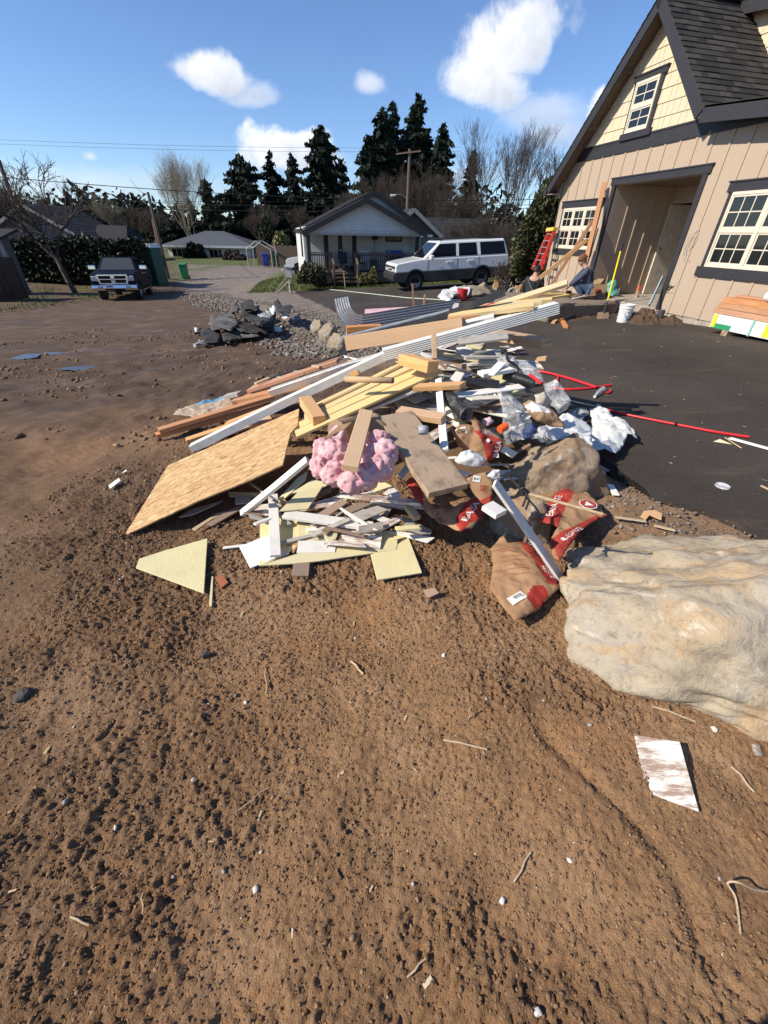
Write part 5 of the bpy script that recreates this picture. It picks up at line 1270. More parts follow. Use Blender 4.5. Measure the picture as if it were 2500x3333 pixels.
M_worn = wood('worn_white_paint_board', (.80, .765, .68), (.74, .70, .62), knot=(.5, .45, .4), grain=.25, wear=(.36, .25, .19))
M_grey = wood('greyish_primed_board', (.42, .39, .345), (.34, .31, .275), knot=(.3, .27, .24), grain=.4, dirt=.5)
M_yel = wood('pale_yellow_primed_board', (.72, .64, .36), (.64, .55, .28), knot=(.62, .52, .26), grain=.45, dirt=.10)
M_brd = wood('brown_hardboard', (.32, .22, .15), (.25, .165, .115), knot=(.2, .13, .09), grain=.3)
def osb_mat():
    t = NT('oriented_strand_board'); v = t.shift()
    d = t.n('ShaderNodeVectorMath', operation='ADD', i_0=v, i_1=t.n('ShaderNodeVectorMath', operation='SCALE', i_0=t.n('ShaderNodeTexNoise', i_Vector=v, i_Scale=9.0).outputs['Color'], i_Scale=.05).outputs[0]).outputs[0]
    def layer(rot, sc): return t.voro(1, vec=t.mapv((sc, sc*4.2, 1), rot=(0, 0, rot), vec=d), out=1)
    bw = lambda s: t.n('ShaderNodeRGBToBW', i_0=s).outputs[0]
    l1, l2, l3 = bw(layer(.3, 13)), bw(layer(-.25, 17)), bw(layer(1.2, 15))
    pick = t.ramp(t.noise(9, 3, .5, vec=v), (.45, 0.0), (.5, 1.0))
    f = t.mix(pick, l1, l2); f = t.mix(t.ramp(t.noise(11, 2, .5, vec=t.mapv(loc=(5, 2, 0), vec=v)), (.56, 0.0), (.6, 1.0)), f, l3)
    c = t.ramp(f, (.05, (.30, .165, .068)), (.3, (.47, .285, .125)), (.6, (.57, .365, .17)), (.85, (.66, .46, .235)), (1.0, (.74, .58, .34)))
    c = t.mix(t.ramp(t.noise(5, 5, .7, vec=v), (.66, 0.0), (.74, .6)), c, (.22, .12, .05))
    t.set(c, .7, 0, .3); t.bump(f, .0016); return t.m
M_osb = osb_mat()
def metal(name, c, rough, dirt=.3, dc=(.25, .22, .19), m=.85):
    t = NT(name); n = t.noise(9, 6, .7, vec=t.shift()); k = t.ramp(n, (.45, 0.0), (.68, dirt))
    t.set(t.mix(k, c, dc), t.math('MULTIPLY_ADD', n, .3, rough), t.math('MULTIPLY_ADD', k, -.8, m, clamp=True), .4); return t.m
M_wmet = metal('white_enamelled_metal', (.70, .69, .63), .38, .5, (.42, .39, .34), .25)
M_galv = metal('weathered_galvanised_metal', (.34, .35, .36), .42, .8, (.16, .145, .125), .7)
M_dmet = metal('dark_grey_metal', (.075, .08, .088), .42, .5, (.16, .15, .13), .5)
M_pvc = plain('grey_pvc_pipe', (.33, .34, .34), .45)
M_red = plain('red_pex_pipe', (.62, .025, .030), .35, var=.08)
def link(o, mw): o.matrix_world = mw; return o
def frame(a, b, roll=0, up=(0, 0, 1)):
    d = (b-a).normalized(); u = Vector(up); s = u.cross(d).normalized(); u = d.cross(s)
    m = Matrix(((d.x, s.x, u.x, (a.x+b.x)/2), (d.y, s.y, u.y, (a.y+b.y)/2), (d.z, s.z, u.z, (a.z+b.z)/2), (0, 0, 0, 1)))
    return m @ Matrix.Rotation(R_(roll), 4, 'X')
def plank(name, label, a, b, w, t, mat, roll=0, cat='board', group=None, parent=None, bev=.002, warp=.004, cut=(0, 0), w2=None):
    """sawn board between two points of its centre line, grain along it"""
    a = Vector(a); b = Vector(b); L = (b-a).length; n = max(2, int(L/.25)); r = random.Random(hash((round(a.x, 3), round(b.y, 3))) & 0xffff)
    ph = r.random()*6; vs = []; w2 = w2 or w
    for i in range(n+1):
        k = i/n; x = -L/2+L*k; ww = w+(w2-w)*k; wz = warp*math.sin(k*3.1+ph)*min(1, L); wy = warp*math.cos(k*2.3+ph)*min(1, L)
        c0 = cut[0] if i == 0 else (cut[1] if i == n else 0)
        vs += [(x-c0*ww, -ww/2+wy, -t/2+wz), (x+c0*ww, ww/2+wy, -t/2+wz), (x+c0*ww, ww/2+wy, t/2+wz), (x-c0*ww, -ww/2+wy, t/2+wz)]
    fs = [(0, 1, 2, 3), (n*4+3, n*4+2, n*4+1, n*4)]
    for i in range(n):
        for k in range(4): q = (k+1) % 4; fs.append((i*4+k, (i+1)*4+k, (i+1)*4+q, i*4+q))
    m = MB(); m.add(vs, fs); o = m.build(name, mat, parent, bevel=bev, seg=1)
    link(o, frame(a, b, roll))
    return tag(o, label, cat, group) if label else o
def fit(pts):
    """best plane of some 3D points: origin, x (along the first edge), y, normal upward"""
    P = np.array([p[:] for p in pts]); c = P.mean(0); u, s_, vt = np.linalg.svd(P-c); n = Vector(vt[2]); n = n if n.z > 0 else -n
    x = (Vector(P[1])-Vector(P[0])); x = (x-n*x.dot(n)).normalized(); y = n.cross(x)
    return Vector(c), x, y, n
def mw_of(c, x, y, n): return Matrix(((x.x, y.x, n.x, c.x), (x.y, y.y, n.y, c.y), (x.z, y.z, n.z, c.z), (0, 0, 0, 1)))
def panel(name, label, pts, t, mat, cat='board', group=None, parent=None, bev=.0015, grain=0.0, edge=None, lift=True):
    """flat sheet cut to an outline of 3D points"""
    c, x, y, n = fit(pts)
    if grain: x, y = x*math.cos(grain)+y*math.sin(grain), y*math.cos(grain)-x*math.sin(grain)
    q = [((p-c).dot(x), (p-c).dot(y)) for p in pts]
    ar = sum(q[i][0]*q[(i+1) % len(q)][1]-q[(i+1) % len(q)][0]*q[i][1] for i in range(len(q)))
    if ar < 0: q = q[::-1]
    m = MB(); m.prism(q, -t, ax=2, off=0); o = m.build(name, [mat]+([edge] if edge else []), parent, bevel=bev, seg=1)
    if edge:
        for f in o.data.polygons:
            if abs(f.normal.z) < .5: f.material_index = 1
    link(o, mw_of(c, x, y, n)); return tag(o, label, cat, group) if label else o
# ---- boulders -----------------------------------------------------------
def rock_mat(name, c0, c1, c2, pale, rust, seed):
    t = NT(name); v = t.mapv(loc=(seed*3.1, seed, 0)); n = t.noise(2.2, 8, .62, .6, vec=v); f = t.noise(26, 6, .7, vec=v)
    c = t.ramp(n, (.3, c0), (.5, c1), (.7, c2))
    c = t.mix(t.ramp(t.noise(3.7, 7, .68, .8, vec=t.mapv(loc=(seed, 4, 2))), (.52, 0.0), (.62, .8)), c, rust)
    c = t.mix(t.ramp(t.noise(5.5, 8, .72, .5, vec=t.mapv(loc=(7, seed, 1))), (.56, 0.0), (.64, .75)), c, pale)
    c = t.mix(t.ramp(f, (.3, .55), (.48, 0.0)), c, tuple(x*.5 for x in c0))
    t.set(c, .88, 0, .25); t.bump(t.math('MULTIPLY_ADD', f, .6, n), .02); return t.m
M_bould = rock_mat('brown_grey_boulder', (.16, .12, .085), (.27, .20, .135), (.33, .27, .20), (.42, .38, .31), (.30, .175, .075), 1)
M_bould2 = rock_mat('tan_boulder', (.28, .23, .165), (.42, .35, .25), (.37, .335, .28), (.62, .56, .45), (.45, .31, .17), 2)
M_bould3 = rock_mat('pale_boulder', (.20, .16, .115), (.30, .25, .18), (.34, .30, .24), (.42, .38, .32), (.30, .20, .11), 3)
def boulder(label, c, R3, rz, mat, seed, lump=.22, flat=0.0, sub=5, group=None, tilt=(0, 0), facet=.8):
    bm = bmesh.new(); bmesh.ops.create_icosphere(bm, subdivisions=sub, radius=1); r = random.Random(seed)
    pl = [(Vector((r.gauss(0, 1), r.gauss(0, 1), r.gauss(.1, .8))).normalized(), r.uniform(.62, .92)) for i in range(11)]
    sd = Vector((seed*7.3, seed*1.7, seed*3.9))
    for v in bm.verts:
        p = v.co.copy()
        for n_, d_ in pl:                        # knocked-off faces
            k = p.dot(n_)-d_
            if k > 0: p -= n_*k*facet
        k = 1+lump*(mnoise.fractal(v.co*1.3+sd, .9, 2, 4))+.045*mnoise.fractal(v.co*5+sd, .7, 2, 5)-.05*abs(mnoise.noise(v.co*2.6+sd))
        v.co = Vector((p.x*R3[0]*k, p.y*R3[1]*k, p.z*R3[2]*k))
    me = bpy.data.meshes.new('boulder'); bm.to_mesh(me); bm.free(); me.materials.append(mat); me.polygons.foreach_set('use_smooth', [True]*len(me.polygons))
    o = bpy.data.objects.new('boulder', me); COL.objects.link(o); o.location = c; o.rotation_euler = (tilt[0], tilt[1], rz)
    return tag(o, label, 'boulder', group)
boulder('huge tan boulder stained orange and white at the right edge of the dirt', (1.92, 1.42, .06), (1.04, .70, .50), R_(-25), M_bould2, 4, .17, sub=6)
boulder('brown grey boulder under the white plastic bags at the end of the heap', (1.30, 2.74, .14), (.43, .34, .40), R_(-8), M_bould, 9, .2)
boulder('smaller grey boulder half under the black strap and the white trim board', (.96, 2.33, .0), (.22, .26, .33), R_(20), M_bould, 13, .2)
LB = crop(620, 930, 500, 952)
for i, (u, v, R3, lab) in enumerate(((805, 265, (.24, .24, .32), 'tall tan rock standing leftmost at the end of the gravel bank'), (855, 310, (.26, .24, .34), 'pale rock in the middle of three at the end of the gravel bank'), (915, 355, (.26, .26, .28), 'tan rock nearest the heap of lumber at the end of the gravel bank'))):
    p = at_surf(LB(u, v+40), T); boulder(lab, (p.x, p.y+.1, p.z+.08), R3, i, M_bould3, 20+i, .12, group='rocks at the end of the gravel bank')
# ---- long pieces on top -------------------------------------------------
def fluted(w, h, n=5, d=.10):
    P = []
    for (x0, y0, x1, y1) in ((-w, -h, w, -h), (w, -h, w, h), (w, h, -w, h), (-w, h, -w, -h)):
        k = n*2
        for i in range(k):
            t = i/k; nx, ny = (y1-y0), -(x1-x0); L = math.hypot(nx, ny); s = d*h*(.5-.5*math.cos(2*math.pi*i*.5)) if 0 else (d*min(w, h) if i % 2 else 0)
            P.append((x0+(x1-x0)*t-nx/L*s, y0+(y1-y0)*t-ny/L*s))
    return P
def pipe(name, label, pts, r, mat, prof=None, n=12, cat='pipe', group=None, parent=None, sm=0, cap=True):
    m = MB(); m.tube(smooth_path(pts, sm) if sm else pts, r, n, prof=prof, cap=cap); o = m.build(name, mat, parent, auto=None if prof else 40)
    return tag(o, label, cat, group) if label else o
a0 = zz(DD(414, 968), .055); a1 = bb(A(505, 497), 3.60); a2 = bb(A(1586, 196), 3.50)
mid = a0.lerp(a1, .5)+Vector((0, 0, .012))
pipe('downspout', 'long white fluted downspout reaching from the dirt to the top of the heap', [a0, a0.lerp(mid, .5), mid, a1], 1, M_wmet, fluted(.042, .032), cat='downspout')
d12 = (a2-a1).normalized()
pipe('downspout', 'wider white fluted downspout jutting out over the asphalt from the heap', [a1-d12*.03+Vector((0, 0, .012)), a1.lerp(a2, .5)+Vector((0, 0, .0)), a2], 1, M_wmet, fluted(.054, .042), cat='downspout')
g0 = bb(E(905, 1012), 3.95); g1 = bb(A(800, 418), 3.66)
pipe('gutter', 'white gutter length lying just behind the long white downspout', [g0, g0.lerp(g1, .5)+Vector((0, 0, .02)), g1], 1, M_wmet, [(-.05, .03), (-.045, -.03), (.04, -.03), (.055, .03), (.05, .035), (.035, -.022), (-.038, -.022), (-.043, .03)], cat='gutter')
d0 = bb(A(206, 478), 4.05); d1 = bb(A(1252, 96), 3.62)
pipe('drip_edge', 'long dark grey metal edging crossing the top of the heap', [d0, d0.lerp(d1, .5)-Vector((0, 0, .02)), d1], 1, M_dmet, [(-.045, .015), (-.05, -.03), (.05, -.03), (.055, .03), (.048, .03), (.042, -.022), (-.042, -.022), (-.038, .015)], cat='metal edging')
c0 = bb(A(226, 391), 4.12); c1 = bb(A(900, 222), 4.25)
pipe('conduit_pipe', 'grey pipe with an open round end under the curved gutter', [c0, c1], .023, M_pvc, cat='pipe')
el = [bb(A(*q), 4.35+k*.02) for k, q in enumerate(((218, 140), (226, 180), (244, 232), (282, 275), (345, 293)))]+[bb(A(640, 244), 4.5), bb(A(965, 192), 4.62)]
elp = smooth_path(el[:5], 4)+[el[4].lerp(el[6], k/5) for k in range(1, 6)]
pipe('elbow_downspout', 'large grey ribbed downspout with an upturned elbow at its left end', elp, 1, M_galv, fluted(.078, .062, 6, .09), cat='downspout', cap=False)
bpy.data.objects['elbow_downspout'].modifiers.new('th', 'SOLIDIFY').thickness = .004
plank('lumber_beam', 'thick fir beam with an end in shade lying under the dark metal edging', bb(A(250, 425), 3.98), bb(A(990, 312), 3.62), .13, .085, M_fir, roll=84, cat='lumber')
plank('lumber_block', 'short orange beam end beneath the bend of the elbow downspout', bb(A(250, 346), 4.3), bb(A(470, 335), 4.34), .11, .09, M_fir2, cat='lumber')
plank('long_batten', 'very long pale batten rising from the heap towards the crouching person', bb(A(1215, 178), 3.85), bb(crop(1650, 500, 850)(386, 823), 3.52), .062, .030, M_pine, roll=35, cat='lumber')
plank('pale_stud', 'lowest of three pale studs jutting over the asphalt beside the red strap', bb(A(900, 252), 3.72), bb(A(1442, 190), 3.46), .088, .038, M_pine, roll=12, cat='lumber')
plank('pale_stud', 'middle one of three pale studs jutting over the asphalt beside the red strap', bb(A(985, 222), 3.78), bb(A(1492, 166), 3.55), .088, .038, M_pine, roll=8, cat='lumber')
plank('pale_stud', 'uppermost of three pale studs jutting over the asphalt beside the red strap', bb(A(1100, 196), 3.84), bb(A(1556, 148), 3.62), .088, .038, M_pine, roll=8, cat='lumber')
plank('orange_stud', 'short orange stud tucked under the lowest pale stud', bb(A(892, 277), 3.70), bb(A(1190, 238), 3.60), .07, .035, M_fir2, cat='lumber')
pipe('gutter', 'short white moulded gutter end below the pale studs', [bb(A(1012, 304), 3.66), bb(A(1188, 262), 3.58)], 1, M_wmet, [(-.055, .045), (-.05, -.03), (.03, -.04), (.06, .02), (.05, .045), (.03, -.03), (-.04, -.022)], cat='gutter')
plank('lumber_block', 'dark shaded beam end below the three pale studs', bb(A(1130, 255), 3.72), bb(A(1268, 240), 3.64), .10, .09, M_old, cat='lumber')
plank('lumber_block', 'small orange wood block lying beside the red strap on top', bb(A(1062, 188), 3.9), bb(A(1118, 172), 3.88), .06, .05, M_fir2, cat='lumber')
t = empty('red_strap', bb(A(940, 215), 3.8), 0, 'red strap with a knot of white rope on top of the heap', 'strap')
base = Vector(t.location)
m = MB(); m.tube(smooth_path([bb(A(*q), 3.8)-base for q in ((922, 236), (960, 210), (1040, 212), (1110, 196), (1175, 178), (1215, 186))], 5), .014, 8); m.build('strap', plain('red_webbing', (.50, .02, .02), .6), t)
m = MB()
for k in range(5): m.tube(smooth_path([bb(A(940+k*5, 172), 3.79)-base, bb(A(926+k*8, 196), 3.77)-base, bb(A(945+k*4, 218), 3.77)-base, bb(A(930+k*7, 236), 3.77)-base], 4), .006, 6)
m.build('rope', plain('white_rope', (.62, .56, .50), .8), t)
# ---- left side of the heap ----------------------------------------------
plank('wide_plank', 'wide pinkish plank with nailed cleats along the far left of the heap', zz(E(748, 985), .21), zz(E(1428, 768), .56), .25, .038, M_pink, roll=-4)
plank('wide_plank', 'orange edged plank stacked beneath the wide pinkish plank', zz(E(680, 1062), .14), zz(E(1250, 935), .40), .25, .045, M_fir2, roll=-2)
plank('black_batten', 'long thin black batten along the far edge of the pinkish plank', zz(E(892, 908), .27), zz(E(1430, 727), .62), .035, .022, plain('black_stained_wood', (.025, .020, .018), .6), cat='batten')
for k, (q0, q1, z0, l) in enumerate((((785, 945), (892, 902), .30, 'small tan cleat nearest the left end of the pinkish plank'), ((1085, 852), (1165, 858), .44, 'small tan cleat in the middle of the pinkish plank'), ((1228, 806), (1288, 816), .51, 'small tan cleat nearest the dark metal edging'), ((958, 896), (1030, 905), .36, 'small split cleat second from the left on the pinkish plank'))):
    plank('cleat', l, zz(E(*q0), z0), zz(E(*q1), z0+.01), .045, .02, M_stick, cat='cleat', group='cleats on the pinkish plank')
plank('plank_end', 'grey stained plank end beside the folded newspaper', zz(E(560, 1042), .11), zz(E(665, 1022), .16), .11, .04, M_grey); plank('plank_end', 'orange split plank end between newspaper and pinkish plank', zz(E(610, 1085), .09), zz(E(690, 1062), .13), .09, .04, M_fir2)
plank('long_stud', 'upper of two long orange studs reaching furthest left on the dirt', zz(B(424, 385), .115), zz(B(1380, 108), .24), .085, .040, M_fir2, cat='lumber')
plank('long_stud', 'lower of two long orange studs reaching furthest left on the dirt', zz(B(405, 430), .05), zz(B(1360, 165), .17), .085, .040, M_fir2, cat='lumber')
plank('long_stud', 'shorter brown stud between the long studs and the white downspout', zz(B(655, 470), .035), zz(B(1180, 300), .16), .085, .040, M_fir, cat='lumber')
plank('thin_board', 'thin fir board under the long white downspout beside the strand board', zz(B(800, 470), .03), zz(B(1360, 282), .16), .10, .020, M_fir)
plank('thin_board', 'long pale orange board running beneath the long white downspout', zz(B(1000, 330), .12), bb(A(330, 600), 3.62), .085, .038, M_fir, cat='lumber')
o = panel('osb_sheet', 'large broken sheet of oriented strand board leaning at the left front', [zz(B(112, 1232), .05), zz(B(512, 686), .085), zz(B(1588, 196), .44), zz(B(1575, 330), .42), zz(B(1520, 410), .38), zz(B(1455, 668), .34), zz(B(1180, 815), .25), zz(B(790, 975), .15)], .013, M_osb, cat='board', grain=-1.05)
# newspaper / flattened sack
def cdt_sheet(name, label, px, fz, mats, zfun=None, h=.014, regions=(), cat='sheet', group=None, parent=None, thick=.0015, smooth=True, sol=True):
    """thin sheet inside an outline of 3D points; zfun(x, y, edge distance) bends it off its plane"""
    from mathutils.geometry import delaunay_2d_cdt
    pts = [fz(p) for p in px]; c, x, y, n = fit(pts); loc = lambda p: Vector(((p-c).dot(x), (p-c).dot(y)))
    def to2(p):
        d = ray(*p); t = (c-CAM).dot(n)/d.dot(n); return loc(CAM+d*t)
    ol = [loc(p) for p in pts]
    dense = []
    for i in range(len(ol)):
        p, q = ol[i], ol[(i+1) % len(ol)]; k = max(1, int((q-p).length/h))
        for j in range(k): dense.append(p.lerp(q, j/k)+Vector((mnoise.noise((p.x*9+j, i, 1)), mnoise.noise((p.y*9, j, 3))))*h*.25)
    poly = np.array([d[:] for d in dense])
    def inside(P, X, Y):
        r = np.zeros(X.shape, bool); k = len(P); j = k-1
        for i in range(k):
            xi, yi = P[i]; xj, yj = P[j]
            r ^= ((yi > Y) != (yj > Y)) & (X < (xj-xi)*(Y-yi)/(yj-yi+1e-12)+xi); j = i
        return r
    def edist(X, Y):
        best = np.full(X.shape, 9.)
        for i in range(len(ol)):
            p, q = ol[i], ol[(i+1) % len(ol)]; d = q-p; L2 = d.length_squared+1e-9
            t = np.clip(((X-p.x)*d.x+(Y-p.y)*d.y)/L2, 0, 1); best = np.minimum(best, np.hypot(X-p.x-d.x*t, Y-p.y-d.y*t))
        return best
    x0, y0 = poly.min(0); x1, y1 = poly.max(0)
    gx, gy = np.meshgrid(np.arange(x0, x1, h), np.arange(y0, y1, h)); gx[1::2] += h/2; gx = gx.ravel(); gy = gy.ravel()
    rg = np.random.default_rng(len(label or name)); gx = gx+rg.uniform(-.2, .2, gx.shape)*h; gy = gy+rg.uniform(-.2, .2, gy.shape)*h
    m = inside(poly, gx, gy) & (edist(gx, gy) > h*.55); ptsin = [Vector((a, b)) for a, b in zip(gx[m], gy[m])]
    nb = len(dense); ed = [(i, (i+1) % nb) for i in range(nb)]; regs = []
    extra = []; 
    for rpx, mi in regions:
        q = [to2(p) for p in rpx]; regs.append((np.array([v[:] for v in q]), mi))
    V2, _, F, *_ = delaunay_2d_cdt(dense+ptsin, ed, [list(range(nb))], 1, 1e-5)
    X = np.array([v.x for v in V2]); Y = np.array([v.y for v in V2]); Ed = edist(X, Y)
    Z = zfun(X, Y, Ed) if zfun else np.zeros(len(X))
    mi = []
    for f in F:
        cxx = sum(X[i] for i in f)/len(f); cyy = sum(Y[i] for i in f)/len(f); k = 0
        for P, q in regs:
            if inside(P, np.array([cxx]), np.array([cyy]))[0]: k = q
        mi.append(k)
    F = [tuple(f) for f in F]
    fl = []
    for f in F:
        ar = (X[f[1]]-X[f[0]])*(Y[f[2]]-Y[f[0]])-(X[f[2]]-X[f[0]])*(Y[f[1]]-Y[f[0]]); fl.append(f if ar > 0 else f[::-1])
    o = mesh_obj(name, list(zip(X, Y, Z)), fl, mats, parent, None, smooth, mi); link(o, mw_of(c, x, y, n))
    if sol: md = o.modifiers.new('th', 'SOLIDIFY'); md.thickness = thick; md.offset = -1
    o['_k'] = 0; del o['_k']
    if label: tag(o, label, cat, group)
    return o, to2, (lambda a, b: (zfun(np.array([a]), np.array([b]), edist(np.array([a]), np.array([b])))[0] if zfun else 0.0))
def crump(seed, amp=.02, fr=7, puff=0.0, pr=.1, fold=.0):
    def f(X, Y, Ed):
        a = 1-np.abs(2*fbm(X*fr+seed, Y*fr-seed, seed, 4, .55)-1); b = 1-np.abs(2*fbm(X*fr*.45-seed*2, Y*fr*.45+seed, seed+9, 3)-1)
        z = amp*((a**3-.3)+1.1*(b**2-.4))
        if puff: z = z+puff*(1-np.exp(-Ed/pr))
        return z
    return f
def lettering(parent, to2, zf, text, p0, p1, mat, height=None, name='lettering', lift=.003):
    """words set along the line p0 -> p1 (photo pixels of the line's start and end), laid on a bent sheet"""
    a, b = to2(p0), to2(p1); d = b-a; L = d.length; ex = d/L; ey = Vector((-ex.y, ex.x))
    cu = bpy.data.curves.new('t', 'FONT'); cu.body = text; cu.size = 1; cu.resolution_u = 3
    ob = bpy.data.objects.new('t', cu); COL.objects.link(ob); dg = bpy.context.evaluated_depsgraph_get(); me = bpy.data.meshes.new_from_object(ob.evaluated_get(dg))
    bpy.data.objects.remove(ob); xs = [v.co.x for v in me.vertices]; W_ = max(xs)-min(xs); x0 = min(xs); sx = L/W_; sy = (height/.7) if height else sx
    bm = bmesh.new(); bm.from_mesh(me); bmesh.ops.subdivide_edges(bm, edges=[e for e in bm.edges if e.calc_length() > .12], cuts=2); bmesh.ops.triangulate(bm, faces=bm.faces)
    for v in bm.verts:
        q = a+ex*((v.co.x-x0)*sx)+ey*(v.co.y*sy); v.co = (q.x, q.y, zf(q.x, q.y)+lift)
    bmesh.ops.recalc_face_normals(bm, faces=bm.faces)
    me = bpy.data.meshes.new(name); bm.to_mesh(me); bm.free(); me.materials.append(mat); o = bpy.data.objects.new(name, me); COL.objects.link(o); o.parent = parent; return o
M_ink = plain('black_ink', (.03, .03, .03), .7); M_wink = plain('white_ink', (.72, .70, .66), .7, var=.05); M_rink = plain('red_ink', (.40, .05, .025), .7); M_bink = plain('blue_ink', (.12, .30, .45), .7)
def kraft(name, c, dirt=.5):
    t = NT(name); n = t.noise(6, 6, .65); cr = t.noise(24, 4, .7)
    k = t.mix(t.ramp(n, (.42, 0.0), (.66, dirt)), t.ramp(cr, (.3, tuple(x*.75 for x in c)), (.7, c)), (.20, .10, .055)); t.set(k, .8, 0, .25); t.bump(cr, .004); return t.m
M_kraft = kraft('kraft_paper', (.44, .265, .14), .7); M_redbag = kraft('red_printed_paper', (.42, .040, .028), .25); M_news = kraft('flattened_paper_sack', (.58, .45, .32), .25)
def barcode(parent, to2, zf, p0, p1, h, nb=14):
    a, b = to2(p0), to2(p1); d = b-a; L = d.length; ex = d/L; ey = Vector((-ex.y, ex.x)); r = random.Random(4)
    def quad(u0, u1, v0, v1, lift):
        n = 4; return [(lambda q: (q.x, q.y, zf(q.x, q.y)+lift))(a+ex*u+ey*v) for u, v in ((u0, v0), (u1, v0), (u1, v1), (u0, v1))]
    m = MB(); m.add(quad(-.006, L+.006, -.006, h+.006, .004), [(0, 1, 2, 3)]); lab = m.build('barcode_label', M_wink, parent)
    m = MB(); u = 0
    while u < L: w = r.uniform(.002, .006); m.add(quad(u, min(L, u+w), .004, h-.002, .006), [(0, 1, 2, 3)]); u += w+r.uniform(.002, .005)
    m.build('barcode_bars', M_ink, lab)
news, t2, zf = cdt_sheet('newspaper', 'flattened paper sack with a printed panel and a blue edge beside the long studs', [E(150, 1190), E(205, 1150), E(380, 1085), E(560, 1048), E(645, 1098), E(560, 1140), E(420, 1185), E(330, 1222), E(270, 1205)], lambda p: zz(p, .045), [M_news, M_bink], crump(3, .022, 6), regions=[([E(330, 1105), E(530, 1040), E(540, 1060), E(345, 1122)], 1)], cat='paper sack')
lettering(news, t2, zf, 'PAPER CASE', E(330, 1160), E(470, 1110), M_ink, .022)
# ---- pine boards, blocks, tube ------------------------------------------
for k, (q0, q1, b1, l) in enumerate(((E(1098, 1338), A(838, 592), 3.34, 'nearest of three pale tongued pine boards across the middle of the heap'), (E(1128, 1272), A(745, 585), 3.44, 'middle one of three pale tongued pine boards across the middle of the heap'), (E(1165, 1205), A(655, 575), 3.54, 'farthest of three pale tongued pine boards across the middle of the heap'))):
    plank('pine_board', l, zz(q0, .40), bb(q1, b1), .150, .020, M_pine, roll=-4, group='pale pine boards across the heap', warp=.002)
plank('pine_board', 'narrow pale pine board peeping out behind the other pine boards', zz(E(1240, 1120), .46), bb(A(600, 555), 3.6), .09, .020, M_pine, roll=-5)
plank('white_board', 'long white painted board beneath the pale pine boards', zz(A(125, 945), .42), bb(A(850, 650), 3.3), .10, .02, M_wht)
plank('beam_offcut', 'squared fir beam offcut lying across the pine boards', bb(A(612, 525), 3.34), bb(A(800, 575), 3.12), .12, .085, M_fir, cat='lumber', roll=-6)
plank('beam_offcut', 'fir post offcut with dark end grain resting on the pine boards', zz(E(1172, 1075), .53), zz(E(1278, 1235), .50), .105, .085, M_fir, cat='lumber')
pipe('cardboard_tube', 'tan cardboard tube lying on the pine boards', [bb(A(245, 652), 3.3), bb(A(545, 660), 3.1)], .024, plain('tan_cardboard', (.50, .34, .19), .8), cat='tube', cap=False); bpy.data.objects['cardboard_tube'].modifiers.new('th', 'SOLIDIFY').thickness = .004
plank('short_stud', 'short fir stud lying across the middle of the heap beside the white post', bb(A(692, 706), 3.02), bb(A(990, 690), 2.98), .085, .036, M_fir, cat='lumber', cut=(.3, .3))
plank('short_stud', 'fir block lying above the weathered plank', bb(A(580, 856), 2.86), bb(A(868, 905), 2.70), .085, .045, M_fir, cat='lumber', roll=10)
plank('white_post', 'thin white trim post leaning down past the fir block', bb(A(838, 655), 3.12), bb(A(872, 1105), 2.52), .05, .022, M_wht, cat='trim', roll=25)
plank('dark_stake', 'short dark stake propped against the white downspout', bb(A(803, 362), 3.40), bb(A(808, 525), 3.26), .04, .018, M_old, cat='stake')
plank('weathered_plank', 'wide dirty weathered plank sloping down the front of the heap', bb(A(556, 888), 2.74), bb(D(412, 676), 2.26), .25, .042, M_old, roll=2)
plank('fir_stud', 'fir stud with a black mark lying on the pink insulation', bb(A(372, 862), 2.66), bb(C(996, 446), 2.15), .088, .038, wood('bright_fir_lumber', (.82, .53, .26), (.68, .38, .16)), cat='lumber', roll=-8)
m = MB(); p = bb(C(1075, 125), 2.51); 
pipe('coupling', 'grey pipe coupling sitting on the weathered plank', [bb(A(736, 1000), 2.45), bb(A(738, 952), 2.45)], .031, M_pvc, cat='pipe fitting', n=18, cap=False); bpy.data.objects['coupling'].modifiers.new('th', 'SOLIDIFY').thickness = .005
